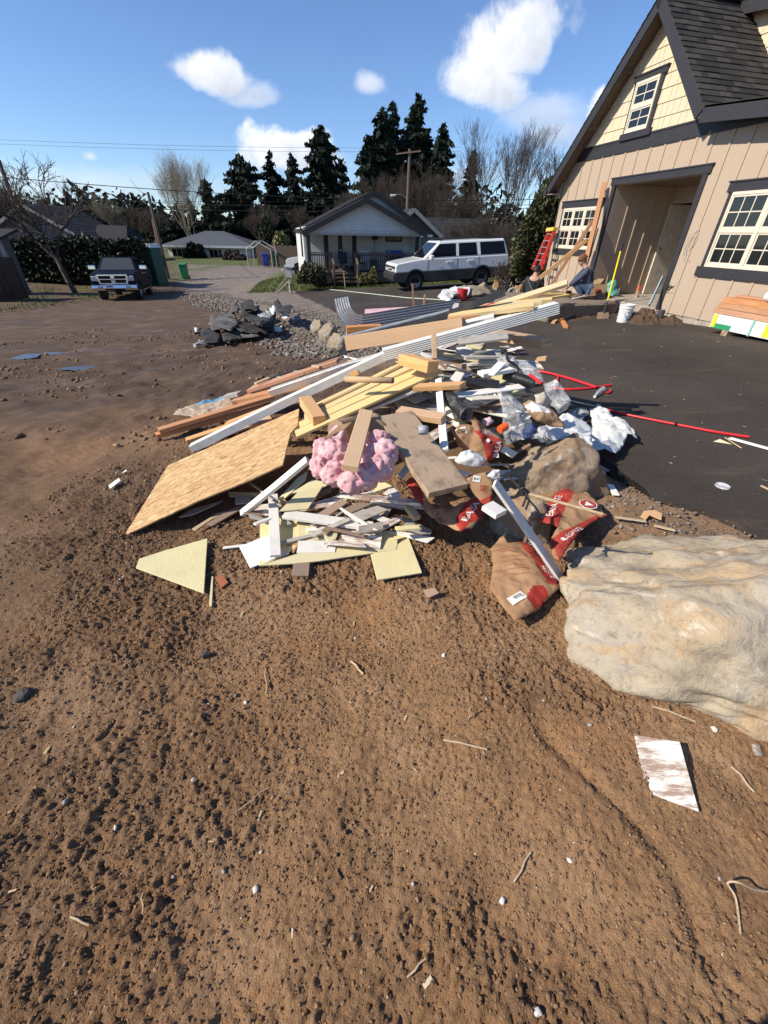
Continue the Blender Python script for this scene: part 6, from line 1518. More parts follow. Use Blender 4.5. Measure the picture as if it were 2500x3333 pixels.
# ---- insulation ---------------------------------------------------------
def insulation():
    t = NT('pink_glass_wool'); n = t.noise(16, 8, .75); n2 = t.noise(5, 4, .6)
    c = t.ramp(n, (.3, (.56, .20, .23)), (.46, (.72, .40, .42)), (.66, (.80, .62, .61))); c = t.mix(t.ramp(n2, (.58, 0.0), (.7, .6)), c, (.60, .20, .24))
    t.set(c, .95, 0, .1, Subsurface_Weight=.15, Subsurface_Radius=(.02, .008, .008)); t.bump(n, .02)
    ctr = zz(C(1000, 420), .16); o = empty('insulation_batt', (ctr.x, ctr.y, ctr.z), 0, 'torn pink insulation batt bulging out of the front of the heap', 'insulation'); mt = t.m
    bm = bmesh.new()
    L = [bb(C(*q), b) for q, b in (((900, 180), 2.66), ((790, 300), 2.55), ((750, 430), 2.46), ((860, 500), 2.38), ((1000, 560), 2.30), ((1120, 520), 2.32), ((1240, 430), 2.36), ((1280, 320), 2.42), ((1230, 220), 2.52))]
    R_l = (.065, .08, .07, .075, .07, .08, .085, .085, .07)
    inner = [(bb(C(870, 340), 2.52), .10), (bb(C(1000, 470), 2.42), .08), (bb(C(1190, 380), 2.44), .10)]
    for p, r in list(zip(L, R_l))+inner:
        r0 = bmesh.ops.create_icosphere(bm, subdivisions=3, radius=r)
        bmesh.ops.translate(bm, vec=p-ctr, verts=r0['verts'])
    me = bpy.data.meshes.new('glass_wool'); bm.to_mesh(me); bm.free(); me.materials.append(mt)
    w = bpy.data.objects.new('glass_wool', me); COL.objects.link(w); w.parent = o
    rm = w.modifiers.new('re', 'REMESH'); rm.mode = 'VOXEL'; rm.voxel_size = .010; rm.use_smooth_shade = True
    tx = bpy.data.textures.new('tuft', 'CLOUDS'); tx.noise_scale = .045; tx.noise_depth = 5; d = w.modifiers.new('d', 'DISPLACE'); d.texture = tx; d.strength = .055; d.mid_level = .5
    tx = bpy.data.textures.new('tuft_fine', 'CLOUDS'); tx.noise_scale = .018; tx.noise_depth = 4; d = w.modifiers.new('d2', 'DISPLACE'); d.texture = tx; d.strength = .020
    k = plain('insulation_kraft', (.34, .23, .13), .75, bump=.003)
    for pts in ([(640, 470), (730, 300), (860, 160), (960, 110), (1010, 60), (900, 90), (720, 250)], [(1150, 60), (1220, 60), (1290, 180), (1350, 260), (1250, 170), (1160, 140)]):
        q = [bb(C(*p_), 2.60) for p_ in pts]; c, x, y, n = fit(q); ml = MB(); ml.prism([((p_-c).dot(x), (p_-c).dot(y)) for p_ in q], .004, ax=2); b_ = ml.build('kraft_facing', k, o); b_.matrix_world = mw_of(c, x, y, n); b_.matrix_local = Matrix.Translation(-ctr) @ mw_of(c, x, y, n)
    pipe('kraft_roll', None, [Vector(bb(C(880, 130), 2.72)-ctr), Vector(bb(C(1010, 95), 2.9)-ctr)], .07, k, parent=o); pipe('kraft_roll', None, [Vector(bb(C(1215, 130), 2.62)-ctr), Vector(bb(C(1190, 60), 2.85)-ctr)], .065, k, parent=o)
insulation()
# ---- siding offcuts at the front ----------------------------------------
def off(lab, pts, z, mat, name='siding_offcut', t=.010, grain=0, f=C, group=None):
    zs = z if isinstance(z, (list, tuple)) else [z]*len(pts)
    P = [zz(f(*p), zh) for p, zh in zip(pts, zs)]; c, x, y, n = fit(P); up = 0
    for a in P:
        for k in (0, .5, .8, 1.0):
            q = c.lerp(a, k); up = max(up, G(q.x, q.y)+t+.004-q.z)
    P = [zz(f(*p), zh+up) for p, zh in zip(pts, zs)]
    return panel(name, lab, P, t, mat, cat='offcut', grain=grain, group=group)
off('large pale yellow board lying lowest at the front left of the offcuts', [(245, 840), (560, 860), (640, 1040), (400, 1190), (240, 1255), (245, 1030)], .018, M_yel, grain=1.5)
off('long pale yellow board forming the front edge of the offcuts', [(250, 1250), (530, 1160), (900, 1060), (1390, 1040), (1380, 1118), (740, 1212), (540, 1232)], .022, M_yel)
off('pale yellow square board with a broken corner at the front right', [(1165, 1160), (1360, 1090), (1480, 1020), (1592, 1310), (1220, 1370)], .016, M_yel, grain=1.2)
off('pale yellow strip crossing under the worn brown board', [(1130, 1100), (1270, 970), (1515, 995), (1130, 1112), (960, 1120), (900, 1085)], .045, M_yel)
off('upright grained yellow board between the two white boards at the front', [(560, 885), (625, 880), (690, 1045), (560, 1050)], .05, M_yel, grain=1.5)
off('small yellow wedge beside the round yellow scrap', [(625, 905), (700, 905), (790, 1010), (700, 1050)], .055, M_yel)
off('white grooved board lying at the front left corner of the offcuts', [(70, 1092), (310, 1000), (460, 1150), (165, 1275)], [.05, .07, .07, .03], M_wht, grain=.9)
off('small white corner of board under the upright white board', [(400, 1120), (440, 1090), (490, 1150), (380, 1200)], .045, M_wht)
plank('trim_board', 'upright white stippled trim board at the front left of the offcuts', zz(C(358, 665), .13), zz(C(372, 1175), .085), .068, .020, M_wht, cat='trim')
plank('trim_board', 'long rounded white trim leaning out from under the strand board', zz(C(95, 822), .07), bb(C(640, 372), 2.68), .05, .03, M_wht, cat='trim', roll=30)
plank('thin_stick', 'thin white stick lying from the grooved board toward the yellow triangle', zz(C(-60, 1108), .02), zz(C(125, 1085), .03), .022, .010, M_wht, cat='stick')
plank('thin_stick', 'thin brown and white strip crossing the long white trim', zz(B(1185, 825), .16), zz(B(1445, 1015), .16), .016, .008, M_stick, cat='stick')
off('pale yellow diamond shaped board resting on top of the offcuts', [(405, 800), (645, 778), (770, 590), (560, 640)], [.15, .15, .17, .17], M_yel)
off('pale yellow board half hidden behind the yellow diamond', [(500, 650), (680, 540), (850, 560), (770, 605), (560, 645)], [.14, .17, .17, .15, .14], M_yel)
off('pale yellow board end leaning under the long white trim', [(400, 690), (560, 520), (640, 470), (620, 540), (450, 700)], [.10, .15, .17, .16, .10], M_yel)
plank('trim_board', 'thick white board lying level across the offcuts', zz(C(448, 830), .12), zz(C(1180, 925), .12), .085, .024, M_wht, cat='trim')
plank('trim_board', 'worn white board lying nearest below the insulation', zz(C(900, 665), .18), zz(C(1590, 735), .19), .080, .024, M_worn, cat='trim', roll=-15)
off('worn dark siding piece between the yellow diamond and the worn white board', [(650, 740), (895, 670), (895, 752), (660, 785)], [.13, .15, .14, .12], M_worn)
off('streaked white siding piece under the upright trim board', [(145, 830), (250, 745), (430, 725), (430, 770), (330, 835)], .075, M_worn)
off('grey siding piece in the middle of the offcuts', [(975, 832), (1220, 750), (1312, 790), (1060, 892)], [.15, .16, .15, .15], M_grey)
off('brown backed siding piece below the worn white board', [(890, 752), (1150, 715), (1180, 742), (960, 832)], [.14, .16, .15, .14], M_brd)
off('brown and grey siding piece at the right of the offcuts', [(1205, 920), (1420, 828), (1432, 872), (1240, 968)], [.12, .13, .12, .11], M_worn)
off('long scuffed white strip under the round yellow scrap', [(650, 905), (1262, 972), (1250, 1012), (745, 962)], .075, M_worn)
off('worn brown board with a split at the front right of the offcuts', [(915, 965), (1262, 1005), (1245, 1108), (940, 1060)], [.10, .10, .085, .085], M_worn, t=.016)
off('small white block board lying at the front of the offcuts', [(565, 1045), (880, 1045), (870, 1140), (550, 1145)], [.085, .085, .075, .075], M_wht, t=.022)
o = off('brown board with two yellow glue lines at the front edge', [(530, 1165), (665, 1165), (650, 1335), (510, 1335)], .022, M_brd, grain=1.5)
c_, x_, y_, n_ = fit([zz(C(*p), .022) for p in ((530, 1165), (665, 1165), (650, 1335), (510, 1335))])
for px in ((572, 560), (632, 622)):
    q = [zz(C(px[0]-9, 1175), .024), zz(C(px[0]+9, 1175), .024), zz(C(px[1]+9, 1330), .024), zz(C(px[1]-9, 1330), .024)]
    gl = panel('glue_line', None, q, .002, M_yel, parent=None, bev=0); mwg = gl.matrix_world.copy(); gl.parent = o; gl.matrix_parent_inverse = o.matrix_world.inverted(); gl.matrix_world = mwg
off('grey striped board pointing at the front concrete sack', [(1430, 838), (1470, 850), (1680, 960), (1655, 1010), (1455, 950)], [.10, .10, .06, .05, .08], M_grey)
off('white board beneath the grey striped board', [(1250, 960), (1460, 975), (1700, 1020), (1640, 1060), (1420, 1000)], .03, M_wht)
plank('wood_block', 'short cream block beside the torn concrete sack', zz(C(1470, 762), .16), zz(C(1552, 862), .14), .055, .035, M_pine, cat='block')
plank('thin_stick', 'short upright white stick at the front edge of the offcuts', zz(C(985, 1172), .03), zz(C(1003, 1305), .012), .018, .010, M_wht, cat='stick')
plank('thin_stick', 'red brown splinter lying on the yellow front board', zz(C(440, 1102), .04), zz(C(560, 1072), .045), .022, .012, M_fir2, cat='stick'); plank('thin_stick', 'short red brown splinter leaning beside the small white block board', zz(C(518, 1150), .04), zz(C(572, 1055), .06), .014, .012, M_fir2, cat='stick')
q = [(830+62*math.cos(a), 985+58*math.sin(a)) for a in [k/14*6.283 for k in range(14)]]; off('round yellow cut out scrap on the middle of the offcuts', [(x+6*math.sin(x), y) for x, y in q], .105, M_yel)
off('thin white strip crossing the grey siding piece', [(890, 765), (910, 760), (1120, 890), (1225, 958), (1190, 955), (1000, 850)], .155, M_wht, t=.006)
off('tan shingle just below the right lobe of the insulation', [(1145, 590), (1250, 545), (1345, 590), (1200, 640)], [.20, .22, .21, .19], M_yel)
off('white shingle piled right of the tan shingle', [(1270, 650), (1345, 590), (1420, 660), (1390, 690)], .19, M_wht)
off('grey shard by the right lobe of the insulation', [(1380, 500), (1470, 400), (1480, 450), (1430, 530)], [.26, .3, .3, .26], M_grey)
off('pale shard under the overhang of the strand board nearest the dirt', [(590, 1105), (690, 1040), (960, 965), (900, 1000), (700, 1085)], .03, M_grey, f=B)
off('tan strip poking from under the strand board onto the dirt', [(700, 1200), (905, 1075), (1050, 1040), (870, 1120), (730, 1215)], .02, M_stick, f=B)
off('brown hardboard strip beside the tan strip under the strand board', [(820, 1160), (1000, 1050), (1180, 970), (1180, 1000), (870, 1175)], .03, M_brd, f=B)
off('grey board end in the shade under the strand board', [(1060, 935), (1200, 918), (1180, 985), (1060, 995)], .07, M_grey, f=B)
off('pale yellow triangular board lying alone on the dirt at the left', [(235, 1525), (262, 1450), (480, 1380), (830, 1280), (800, 1735), (600, 1660)], .016, M_yel, f=B, grain=.3)
plank('thin_stick', 'thin pale yellow stick beside the yellow triangle on the dirt', gg(B(872, 1600), .01), gg(B(856, 1850), .01), .015, .010, M_yel, cat='stick')
o = panel('wood_chip', 'brick red wood chip beside the yellow triangle on the dirt', [gg(B(890, 1602), .03), gg(B(958, 1580), .03), gg(B(1003, 1650), .02), gg(B(945, 1690), .015)], .014, plain('brick_red_wood', (.30, .10, .045), .8, bump=.003), cat='wood chip')
panel('white_scrap', 'bright white trim scrap lying alone on the dirt at far left', [gg(B(5, 840), .03), gg(B(95, 778), .05), gg(B(108, 800), .045), gg(B(20, 872), .02)], .012, M_wht, cat='scrap'); panel('white_scrap', 'tiny white chip above the bright white trim scrap', [gg(B(115, 735), .02), gg(B(150, 710), .03), gg(B(165, 718), .03), gg(B(130, 742), .02)], .006, M_wht, cat='scrap')
k6 = crop(1750, 1600, 750, 1580)
panel('siding_sample', 'streaked white siding square lying alone on the dirt at lower right', [zz(k6(665, 1665), .055), zz(k6(975, 1716), .075), zz(k6(1110, 2192), .055), zz(k6(742, 2060), .03)], .010, M_worn, cat='offcut', grain=.15)
panel('wood_chip', 'small brown wood chip in front of the offcuts', [gg(D(248, 1310), .03), gg(D(320, 1288), .05), gg(D(352, 1330), .045), gg(D(275, 1358), .02)], .012, M_brd, cat='wood chip')
# ---- filler: the many white siding scraps heaped behind -----------------
def filler():
    r = random.Random(31); k = 0
    mats = [M_wht, M_worn, M_grey, M_grey, M_wht, M_yel, M_wht, M_brd]
    while k < 165:
        u, v = r.uniform(560, 1330), r.uniform(395, 900)
        if v > 880-.1*(u-500) or v < 390+.02*(u-600): continue
        p = at_surf(A(u, v), PS, r.uniform(-.05, .14)); a = r.gauss(.35, .55); L = r.uniform(.2, .75)*(.7 if r.random() < .5 else 1); tz = r.gauss(.0, .10)
        d = Vector((math.cos(a), math.sin(a), tz)).normalized()*L/2
        plank('siding_scrap', 'grey or white siding scrap among the many heaped behind the white trim post', p-d, p+d, r.choice((.07, .09, .12, .14)), r.choice((.008, .010, .012)), r.choice(mats), roll=r.gauss(0, 14), cat='scrap', group='siding scraps in the middle of the heap', cut=(r.uniform(-.3, .3), r.uniform(-.3, .3)), bev=.001)
        k += 1
    for k in range(30):
        u, v = r.uniform(350, 900), r.uniform(150, 620)
        p = at_surf(D(u, v), PS, r.uniform(-.03, .03)); a = r.uniform(-1.2, 1.2); L = r.uniform(.12, .4); d = Vector((math.cos(a), math.sin(a), r.gauss(0, .15))).normalized()*L/2
        plank('siding_scrap', 'grey or white siding scrap or splinter lying loose among the concrete sacks', p-d, p+d, r.choice((.03, .06, .09)), .010, r.choice(mats), roll=r.gauss(0, 14), cat='scrap', group='siding scraps among the sacks', cut=(r.uniform(-.3, .3), r.uniform(-.3, .3)), bev=.001)
    for k in range(44):
        u, v = r.uniform(160, 1560), r.uniform(640, 1120)
        if v > 1120-.25*abs(u-800): continue
        p = at_surf(C(u, v), G, r.uniform(.02, .12)); a = r.uniform(-.9, 1.3); L = r.uniform(.10, .34); d = Vector((math.cos(a), math.sin(a), r.gauss(0, .1))).normalized()*L/2
        plank('siding_offcut', 'small white, grey or yellow offcut among those strewn at the front of the heap', p-d, p+d, r.choice((.03, .05, .07)), r.choice((.008, .014)), r.choice(mats), roll=r.gauss(0, 9), cat='offcut', group='small offcuts strewn at the front', cut=(r.uniform(-.35, .35), r.uniform(-.35, .35)), bev=.001)
    for k in range(26):                         # darker lumber deep inside
        u, v = r.uniform(120, 900), r.uniform(480, 900)
        p = at_surf(A(u, v), PS, r.uniform(-.12, -.03)); a = r.gauss(.25, .5); L = r.uniform(.3, .8); d = Vector((math.cos(a), math.sin(a), r.gauss(.05, .1))).normalized()*L/2
        plank('buried_board', 'half buried board end inside the heap under the pine boards', p-d, p+d, r.choice((.09, .14, .19)), r.choice((.02, .038)), r.choice((M_fir, M_old, M_grey, M_wht)), roll=r.gauss(0, 12), cat='board', group='buried boards inside the heap')
filler()
def core():
    """soil and fines filling the inside of the heap"""
    xs = np.linspace(-1.3, 2.1, 70); ys = np.linspace(2.0, 5.8, 70); X, Y = np.meshgrid(xs, ys)
    Z = terrain(X, Y)+.62*np.exp(-(((X-.7)/1.05)**2+((Y-4.0)/.8)**2))+.15*np.exp(-(((X-.5)/.7)**2+((Y-2.75)/.5)**2))-.19+.05*(fbm(X*6, Y*6, 3, 4)-.5)
    o = mesh_obj('heap_rubble', np.stack([X, Y, Z], -1).reshape(-1, 3), grid_faces(70, 70), M_clod, smooth=True); tag(o, kind='stuff')
core()
# ================================================================== sacks, plastics, pipes
M_bagin = kraft('brown_sack_inside', (.30, .17, .09), .7)
def sack(lab, px, fz, seed, regions, amp=.022, puff=.05, fr=6, h=.013):
    o, t2, zf = cdt_sheet('concrete_sack', lab, px, fz, [M_kraft, M_redbag], crump(seed, amp, fr, puff, .07), h=h, regions=regions, cat='sack', group='torn concrete sacks')
    return o, t2, zf
# front sack
zF = lambda p: zz(p, .075)
o, t2, zf = sack('empty concrete sack lying open on the dirt in front of the white trim board', [D(668, 1310), D(690, 1150), D(675, 1045), D(735, 985), D(805, 938), D(850, 975), D(900, 985), D(1010, 1120), D(1122, 1300), D(1050, 1370), D(960, 1455), D(830, 1520), D(745, 1420)], zF, 5,
    [([D(845, 970), D(905, 980), D(1012, 1115), D(1125, 1302), D(1030, 1310), D(960, 1200), D(870, 1060)], 1), ([D(930, 1330), D(1000, 1315), D(1040, 1370), D(960, 1450), D(890, 1400)], 1)])
lettering(o, t2, zf, 'CONCRETE', D(985, 1135), D(1052, 1258), M_wink, .034); lettering(o, t2, zf, 'MIX', D(985, 1190), D(1008, 1232), M_wink, .022); lettering(o, t2, zf, 'BASALITE', D(893, 995), D(965, 1092), M_wink, .020)
for k in range(7): lettering(o, t2, zf, 'mix with clean water and place before set', D(730+6*k, 1075+29*k), D(868+8*k, 1078+30*k), M_rink, .010)
barcode(o, t2, zf, D(812, 1425), D(885, 1395), .040)
# right sack between the boulders
zR = lambda p: zz(p, .24)
o, t2, zf = sack('concrete sack with an octagon mark wedged between the two big boulders', [D(978, 880), D(1010, 780), D(1075, 720), D(1150, 665), D(1215, 700), D(1285, 712), D(1350, 770), D(1418, 832), D(1340, 870), D(1262, 925), D(1190, 1020), D(1118, 1115), D(1070, 1080), D(1042, 1010), D(1100, 930)], zR, 8,
    [([D(970, 880), D(1010, 780), D(1075, 720), D(1150, 660), D(1215, 700), D(1150, 800), D(1095, 930)], 1), ([D(1040, 1000), D(1180, 935), D(1300, 860), D(1425, 825), D(1265, 930), D(1120, 1120)], 1)], .026, .03)
lettering(o, t2, zf, 'BASALITE', D(1148, 1018), D(1262, 935), M_wink, .030); lettering(o, t2, zf, 'BASALITE', D(1060, 872), D(1125, 735), M_wink, .042); lettering(o, t2, zf, 'CONCRETE', D(1010, 880), D(1035, 770), M_wink, .020)
def badge(par, t2, zf, c, r, mat, lift, n=8, name='badge'):
    q = t2(c); m = MB(); P = [(q.x+r*math.cos(a), q.y+r*math.sin(a)) for a in [k*2*math.pi/n+.4 for k in range(n)]]; z = max(zf(*p) for p in P+[(q.x, q.y)])+lift
    m.prism(P, .001, ax=2, off=z); return m.build(name, mat, par)
badge(o, t2, zf, D(1285, 795), .060, M_wink, .004, name='octagon_mark'); badge(o, t2, zf, D(1285, 795), .053, M_redbag, .0055, name='octagon_mark'); badge(o, t2, zf, D(1285, 797), .034, M_wink, .007, 3, name='octagon_mark')
badge(o, t2, zf, D(1130, 1012), .016, M_wink, .003, 6, name='hexagon_mark')
# sack under the weathered plank
zM = lambda p: zz(p, .20)
o, t2, zf = sack('crushed concrete sack sticking out from under the weathered plank', [D(130, 640), D(185, 612), D(235, 690), D(285, 755), D(330, 800), D(430, 790), D(560, 730), D(680, 720), D(640, 800), D(610, 880), D(560, 935), D(480, 955), D(400, 905), D(300, 850), D(240, 800), D(180, 720)], zM, 11,
    [([D(120, 640), D(185, 610), D(240, 690), D(250, 800), D(180, 720)], 1), ([D(450, 900), D(520, 760), D(690, 715), D(640, 800), D(610, 885), D(480, 960)], 1)], .03, .05)
lettering(o, t2, zf, '60 LBS', D(282, 815), D(368, 890), M_rink, .030); lettering(o, t2, zf, 'BASA', D(520, 915), D(605, 800), M_wink, .040)
zS = lambda p: bb(p, 2.30)
o, t2, zf = sack('small torn sack corner printed lbs beside the end of the weathered plank', [D(520, 605), D(575, 575), D(640, 560), D(690, 622), D(690, 700), D(670, 790), D(620, 760), D(560, 680)], lambda p: bb(p, 2.30), 13, [([D(600, 740), D(690, 700), D(670, 800)], 1)], .02, .02)
lettering(o, t2, zf, 'LBS', D(655, 650), D(610, 640), M_rink, .034); barcode(o, t2, zf, D(566, 612), D(600, 618), .022, 8)
o, t2, zf = sack('crumpled concrete sack lying between the white post and the clear plastic', [D(420, 300), D(480, 262), D(555, 268), D(545, 240), D(580, 228), D(660, 285), D(740, 340), D(758, 400), D(728, 440), D(690, 480), D(640, 502), D(560, 440), D(470, 400)], lambda p: bb(p, 2.78), 17,
    [([D(560, 300), D(640, 310), D(760, 370), D(728, 445), D(650, 505), D(620, 400)], 1)], .035, .06)
lettering(o, t2, zf, 'CRETE', D(612, 318), D(670, 335), M_wink, .028); lettering(o, t2, zf, 'BASA', D(722, 470), D(742, 370), M_wink, .040); lettering(o, t2, zf, '60', D(575, 262), D(600, 282), M_rink, .026); barcode(o, t2, zf, D(458, 330), D(508, 318), .034, 10)
badge(o, t2, zf, D(648, 368), .014, M_wink, .004, 6, name='hexagon_mark')
# ---- plastics -----------------------------------------------------------
def film(name, tint, alpha, rough=.18):
    t = NT(name); n = t.noise(14, 6, .7)
    t.set(tint, rough, 0, .6, Alpha=t.ramp(t.noise(11, 6, .7, 1.2), (.42, alpha*.5), (.56, min(1, alpha*1.2)), (.64, min(1, alpha*2.6)))); t.bump(t.noise(30, 6, .7), .012); return t.m
M_film = film('clear_plastic_film', (.80, .80, .78), .30)
def printed():
    t = NT('printed_white_plastic'); v = t.obj(); n = t.noise(4, 5, .6)
    ln = t.n('ShaderNodeTexWave', wave_type='BANDS', bands_direction='Y', i_Vector=v, i_Scale=24.0, i_Distortion=1.5, i_Detail=2.0).outputs[1]
    wd_ = t.ramp(t.noise(1, 3, .6, vec=t.mapv((60, 9, 20))), (.46, 0.0), (.52, 1.0))
    k = t.math('MULTIPLY', t.math('MULTIPLY', t.ramp(ln, (.62, 0.0), (.7, .34)), wd_), t.ramp(n, (.42, 0.0), (.5, 1.0)))
    t.set(t.mix(k, t.ramp(n, (.3, (.60, .61, .58)), (.7, (.74, .735, .69))), (.20, .23, .26)), .45, 0, .4); return t.m
M_print = printed(); M_paper = plain('white_paper', (.72, .70, .66), .7)
pl = 'plastic sheet'
cdt_sheet('plastic_bag', 'crumpled printed white plastic bag spread over the far end of the front boulder', [D(830, 385), D(900, 345), D(980, 330), D(1060, 270), D(1120, 210), D(1200, 240), D(1290, 300), D(1310, 380), D(1330, 470), D(1280, 440), D(1200, 400), D(1080, 380), D(960, 390)], lambda p: at_surf(p, PS, .16), [M_print], crump(21, .05, 5, .05, .12), h=.016, cat=pl)
cdt_sheet('plastic_bag', 'printed white plastic bag spilling furthest right onto the asphalt', [D(1300, 190), D(1350, 150), D(1410, 180), D(1450, 230), D(1520, 250), D(1600, 320), D(1610, 355), D(1540, 350), D(1500, 420), D(1470, 450), D(1390, 430), D(1320, 440), D(1300, 380), D(1320, 290)], lambda p: at_surf(p, ZP, .08), [M_print], crump(27, .045, 5.2, .05, .10), h=.016, cat=pl)
cdt_sheet('plastic_bag', 'white plastic bag below the brown paper bag in the heap', [D(960, 300), D(1040, 270), D(1130, 290), D(1160, 340), D(1060, 360), D(990, 350)], lambda p: at_surf(p, PS, .22), [M_print], crump(29, .04, 6, .03, .1), h=.014, cat=pl)
cdt_sheet('plastic_film', 'clear plastic film standing up in the middle of the right side of the heap', [D(705, 45), D(760, 55), D(850, 105), D(905, 180), D(935, 250), D(930, 320), D(860, 360), D(780, 390), D(750, 330), D(735, 200)], lambda p: bb(p, 2.95), [M_film], crump(33, .06, 4, .06, .12), h=.016, cat=pl)
cdt_sheet('plastic_film', 'clear plastic film draped behind the grey trim strip', [A(1180, 440), A(1290, 520), A(1390, 540), A(1470, 610), A(1510, 680), A(1440, 690), A(1330, 640), A(1230, 590)], lambda p: bb(p, 3.5), [M_film], crump(35, .06, 4, .06, .12), h=.018, cat=pl)
cdt_sheet('plastic_film', 'clear plastic bag bunched where the grey strip reaches the asphalt', [A(1490, 690), A(1560, 665), A(1620, 720), A(1659, 790), A(1640, 850), A(1590, 880), A(1530, 820)], lambda p: bb(p, 3.1), [M_film], crump(37, .05, 6, .06, .1), h=.016, cat=pl)
cdt_sheet('plastic_film', 'dusty clear plastic lying flat behind the rightmost white bag', [D(1180, 180), D(1290, 150), D(1300, 200), D(1250, 240), D(1190, 220)], lambda p: at_surf(p, ZP, .10), [M_film], crump(39, .03, 8, .03, .1), h=.016, cat=pl)
cdt_sheet('paper_bag', 'open brown paper bag with a white lining on the right side of the heap', [D(875, 130), D(920, 105), D(990, 140), D(1070, 180), D(1120, 240), D(1135, 285), D(1060, 275), D(960, 245), D(905, 190)], lambda p: bb(p, 2.95), [kraft('brown_paper', (.42, .27, .15), .3), M_paper], crump(41, .05, 5, .06, .1), h=.014, cat='paper bag', regions=[([D(890, 150), D(930, 108), D(1010, 150), D(1040, 195), D(920, 190)], 1)])
cdt_sheet('plastic_bag', 'dark blue plastic bag under the clear standing film', [D(880, 290), D(930, 250), D(970, 290), D(950, 345), D(890, 350)], lambda p: bb(p, 2.84), [film('blue_plastic', (.012, .035, .14), .95, .3)], crump(43, .04, 8, .05, .06), h=.012, cat=pl)
cdt_sheet('crumpled_paper', 'crumpled white plastic sheet in front of the crumpled sack', [D(435, 500), D(480, 440), D(540, 420), D(610, 450), D(640, 490), D(600, 535), D(520, 530)], lambda p: bb(p, 2.52), [M_print], crump(45, .045, 7, .05, .07), h=.011, cat=pl)
cdt_sheet('crumpled_paper', 'small white paper twist at the upper end of the white trim board', [D(650, 585), D(690, 545), D(740, 545), D(715, 590), D(690, 605)], lambda p: bb(p, 2.24), [M_paper], crump(47, .02, 12, .02, .04), h=.008, cat='paper')
cdt_sheet('foam_scrap', 'crumpled pale rag among the brown paper at the top right of the heap', [A(1430, 760), A(1500, 740), A(1540, 800), A(1500, 850), A(1440, 830)], lambda p: bb(p, 3.1), [kraft('cream_rag', (.55, .50, .40), .3)], crump(49, .045, 7, .05, .07), h=.013, cat='rag')
cdt_sheet('foam_scrap', 'pale pink rag beside the crumpled sack in the heap', [A(1110, 905), A(1160, 890), A(1185, 925), A(1150, 950), A(1120, 940)], lambda p: bb(p, 2.9), [plain('pale_pink_rag', (.55, .38, .42), .8)], crump(51, .03, 9, .04, .05), h=.012, cat='rag')
m = MB(); p = bb(A(1222, 975), 2.82); m.tube([p, p+Vector((.05, .03, .02))], .028, 14); tag(m.build('plastic_float', plain('orange_plastic', (.75, .12, .02), .4)), 'round orange plastic cap under the clear standing film', 'cap')
# ---- black pipes, trim strips, strap ------------------------------------
M_abs = plain('black_abs_pipe', (.018, .018, .019), .4, bump=.002)
pipe('black_pipe', 'straight black plastic pipe lying behind the short fir stud', [bb(A(985, 668), 3.16), bb(A(1216, 690), 3.12)], .036, M_abs, n=16)
pipe('black_pipe', 'split black plastic pipe pointing down at the sacks', [bb(A(880, 750), 3.05), bb(A(1015, 880), 2.82)], .050, metal('dusty_black_plastic', (.02, .02, .02), .5, .8, (.30, .29, .27), 0), n=16)
pipe('black_tube', 'black rubber tube lying behind the clear plastic film', [bb(A(1255, 620), 3.35), bb(A(1440, 680), 3.25)], .045, M_abs, n=14)
m = MB(); m.tube(smooth_path([bb(A(*q), 3.45) for q in ((1235, 490), (1262, 470), (1275, 530), (1330, 570), (1338, 610), (1310, 640))], 5), .012, 6); tag(m.build('black_strap', plain('black_strap_rubber', (.015, .015, .016), .6)), 'loop of black strap standing up at the back of the siding scraps', 'strap')
plank('grey_strip', 'long thin grey strip reaching from the beam offcut down to the asphalt', bb(A(865, 556), 3.18), at_surf(D(1395, 152), ZP, .05), .035, .012, M_grey, cat='trim', warp=.02)
plank('trim_board', 'long white board leaning from the heap down between the sacks to the dirt', bb(D(705, 625), 2.22), zz(D(1135, 1262), .04), .075, .018, M_wht, cat='trim', roll=8)
plank('trim_board', 'white board with a bevelled end beside the small torn sack corner', bb(D(655, 770), 2.16), bb(D(745, 830), 2.10), .085, .03, M_wht, cat='trim')
plank('white_board', 'long white siding board lying under the black pipe', bb(A(905, 760), 3.02), bb(A(1365, 700), 3.14), .10, .012, M_wht, cat='board'); plank('white_board', 'stack of white siding ends right of the long grey strip', bb(A(1100, 620), 3.24), bb(A(1295, 588), 3.3), .10, .03, M_wht, cat='board')
plank('white_board', 'white board end sticking out at the right of the siding scraps', bb(A(1160, 625), 3.2), bb(A(1240, 545), 3.3), .07, .01, M_wht); plank('grey_board', 'grey board lying along the back edge of the siding scraps', bb(A(1000, 515), 3.5), bb(A(1300, 508), 3.55), .07, .02, M_grey)
plank('grey_board', 'dusty grey board at the upper back of the siding scraps', bb(A(960, 415), 3.5), bb(A(1275, 375), 3.42), .12, .02, M_grey, roll=15)
t = empty('bamboo_stick', zz(D(1120, 750), .42), 0, 'pale stick lying across the sack between the boulders', 'stick'); base = Vector(t.location)
m = MB(); m.tube([bb(D(905, 695), 2.05)-base, bb(D(1388, 826), 1.98)-base], [.009, .007], 8); m.build('stick', M_stick, t)
t2_ = empty('black_strap', bb(D(880, 670), 2.02), 0, 'tangle of black plastic strapping tied round the pale stick', 'strap'); base = Vector(t2_.location); m = MB(); r = random.Random(6)
for q in (((735, 615), (790, 590), (840, 640), (880, 690)), ((830, 605), (860, 640), (905, 690), (880, 780)), ((850, 610), (890, 700), (960, 780), (985, 820)), ((870, 690), (920, 730), (900, 800)), ((850, 690), (880, 660), (920, 690), (870, 710))):
    m.tube(smooth_path([bb(D(*p), 2.04+r.uniform(-.02, .02))-base for p in q], 5), .0055, 5)
m.build('strap', plain('black_strapping', (.02, .02, .022), .5), t2_)
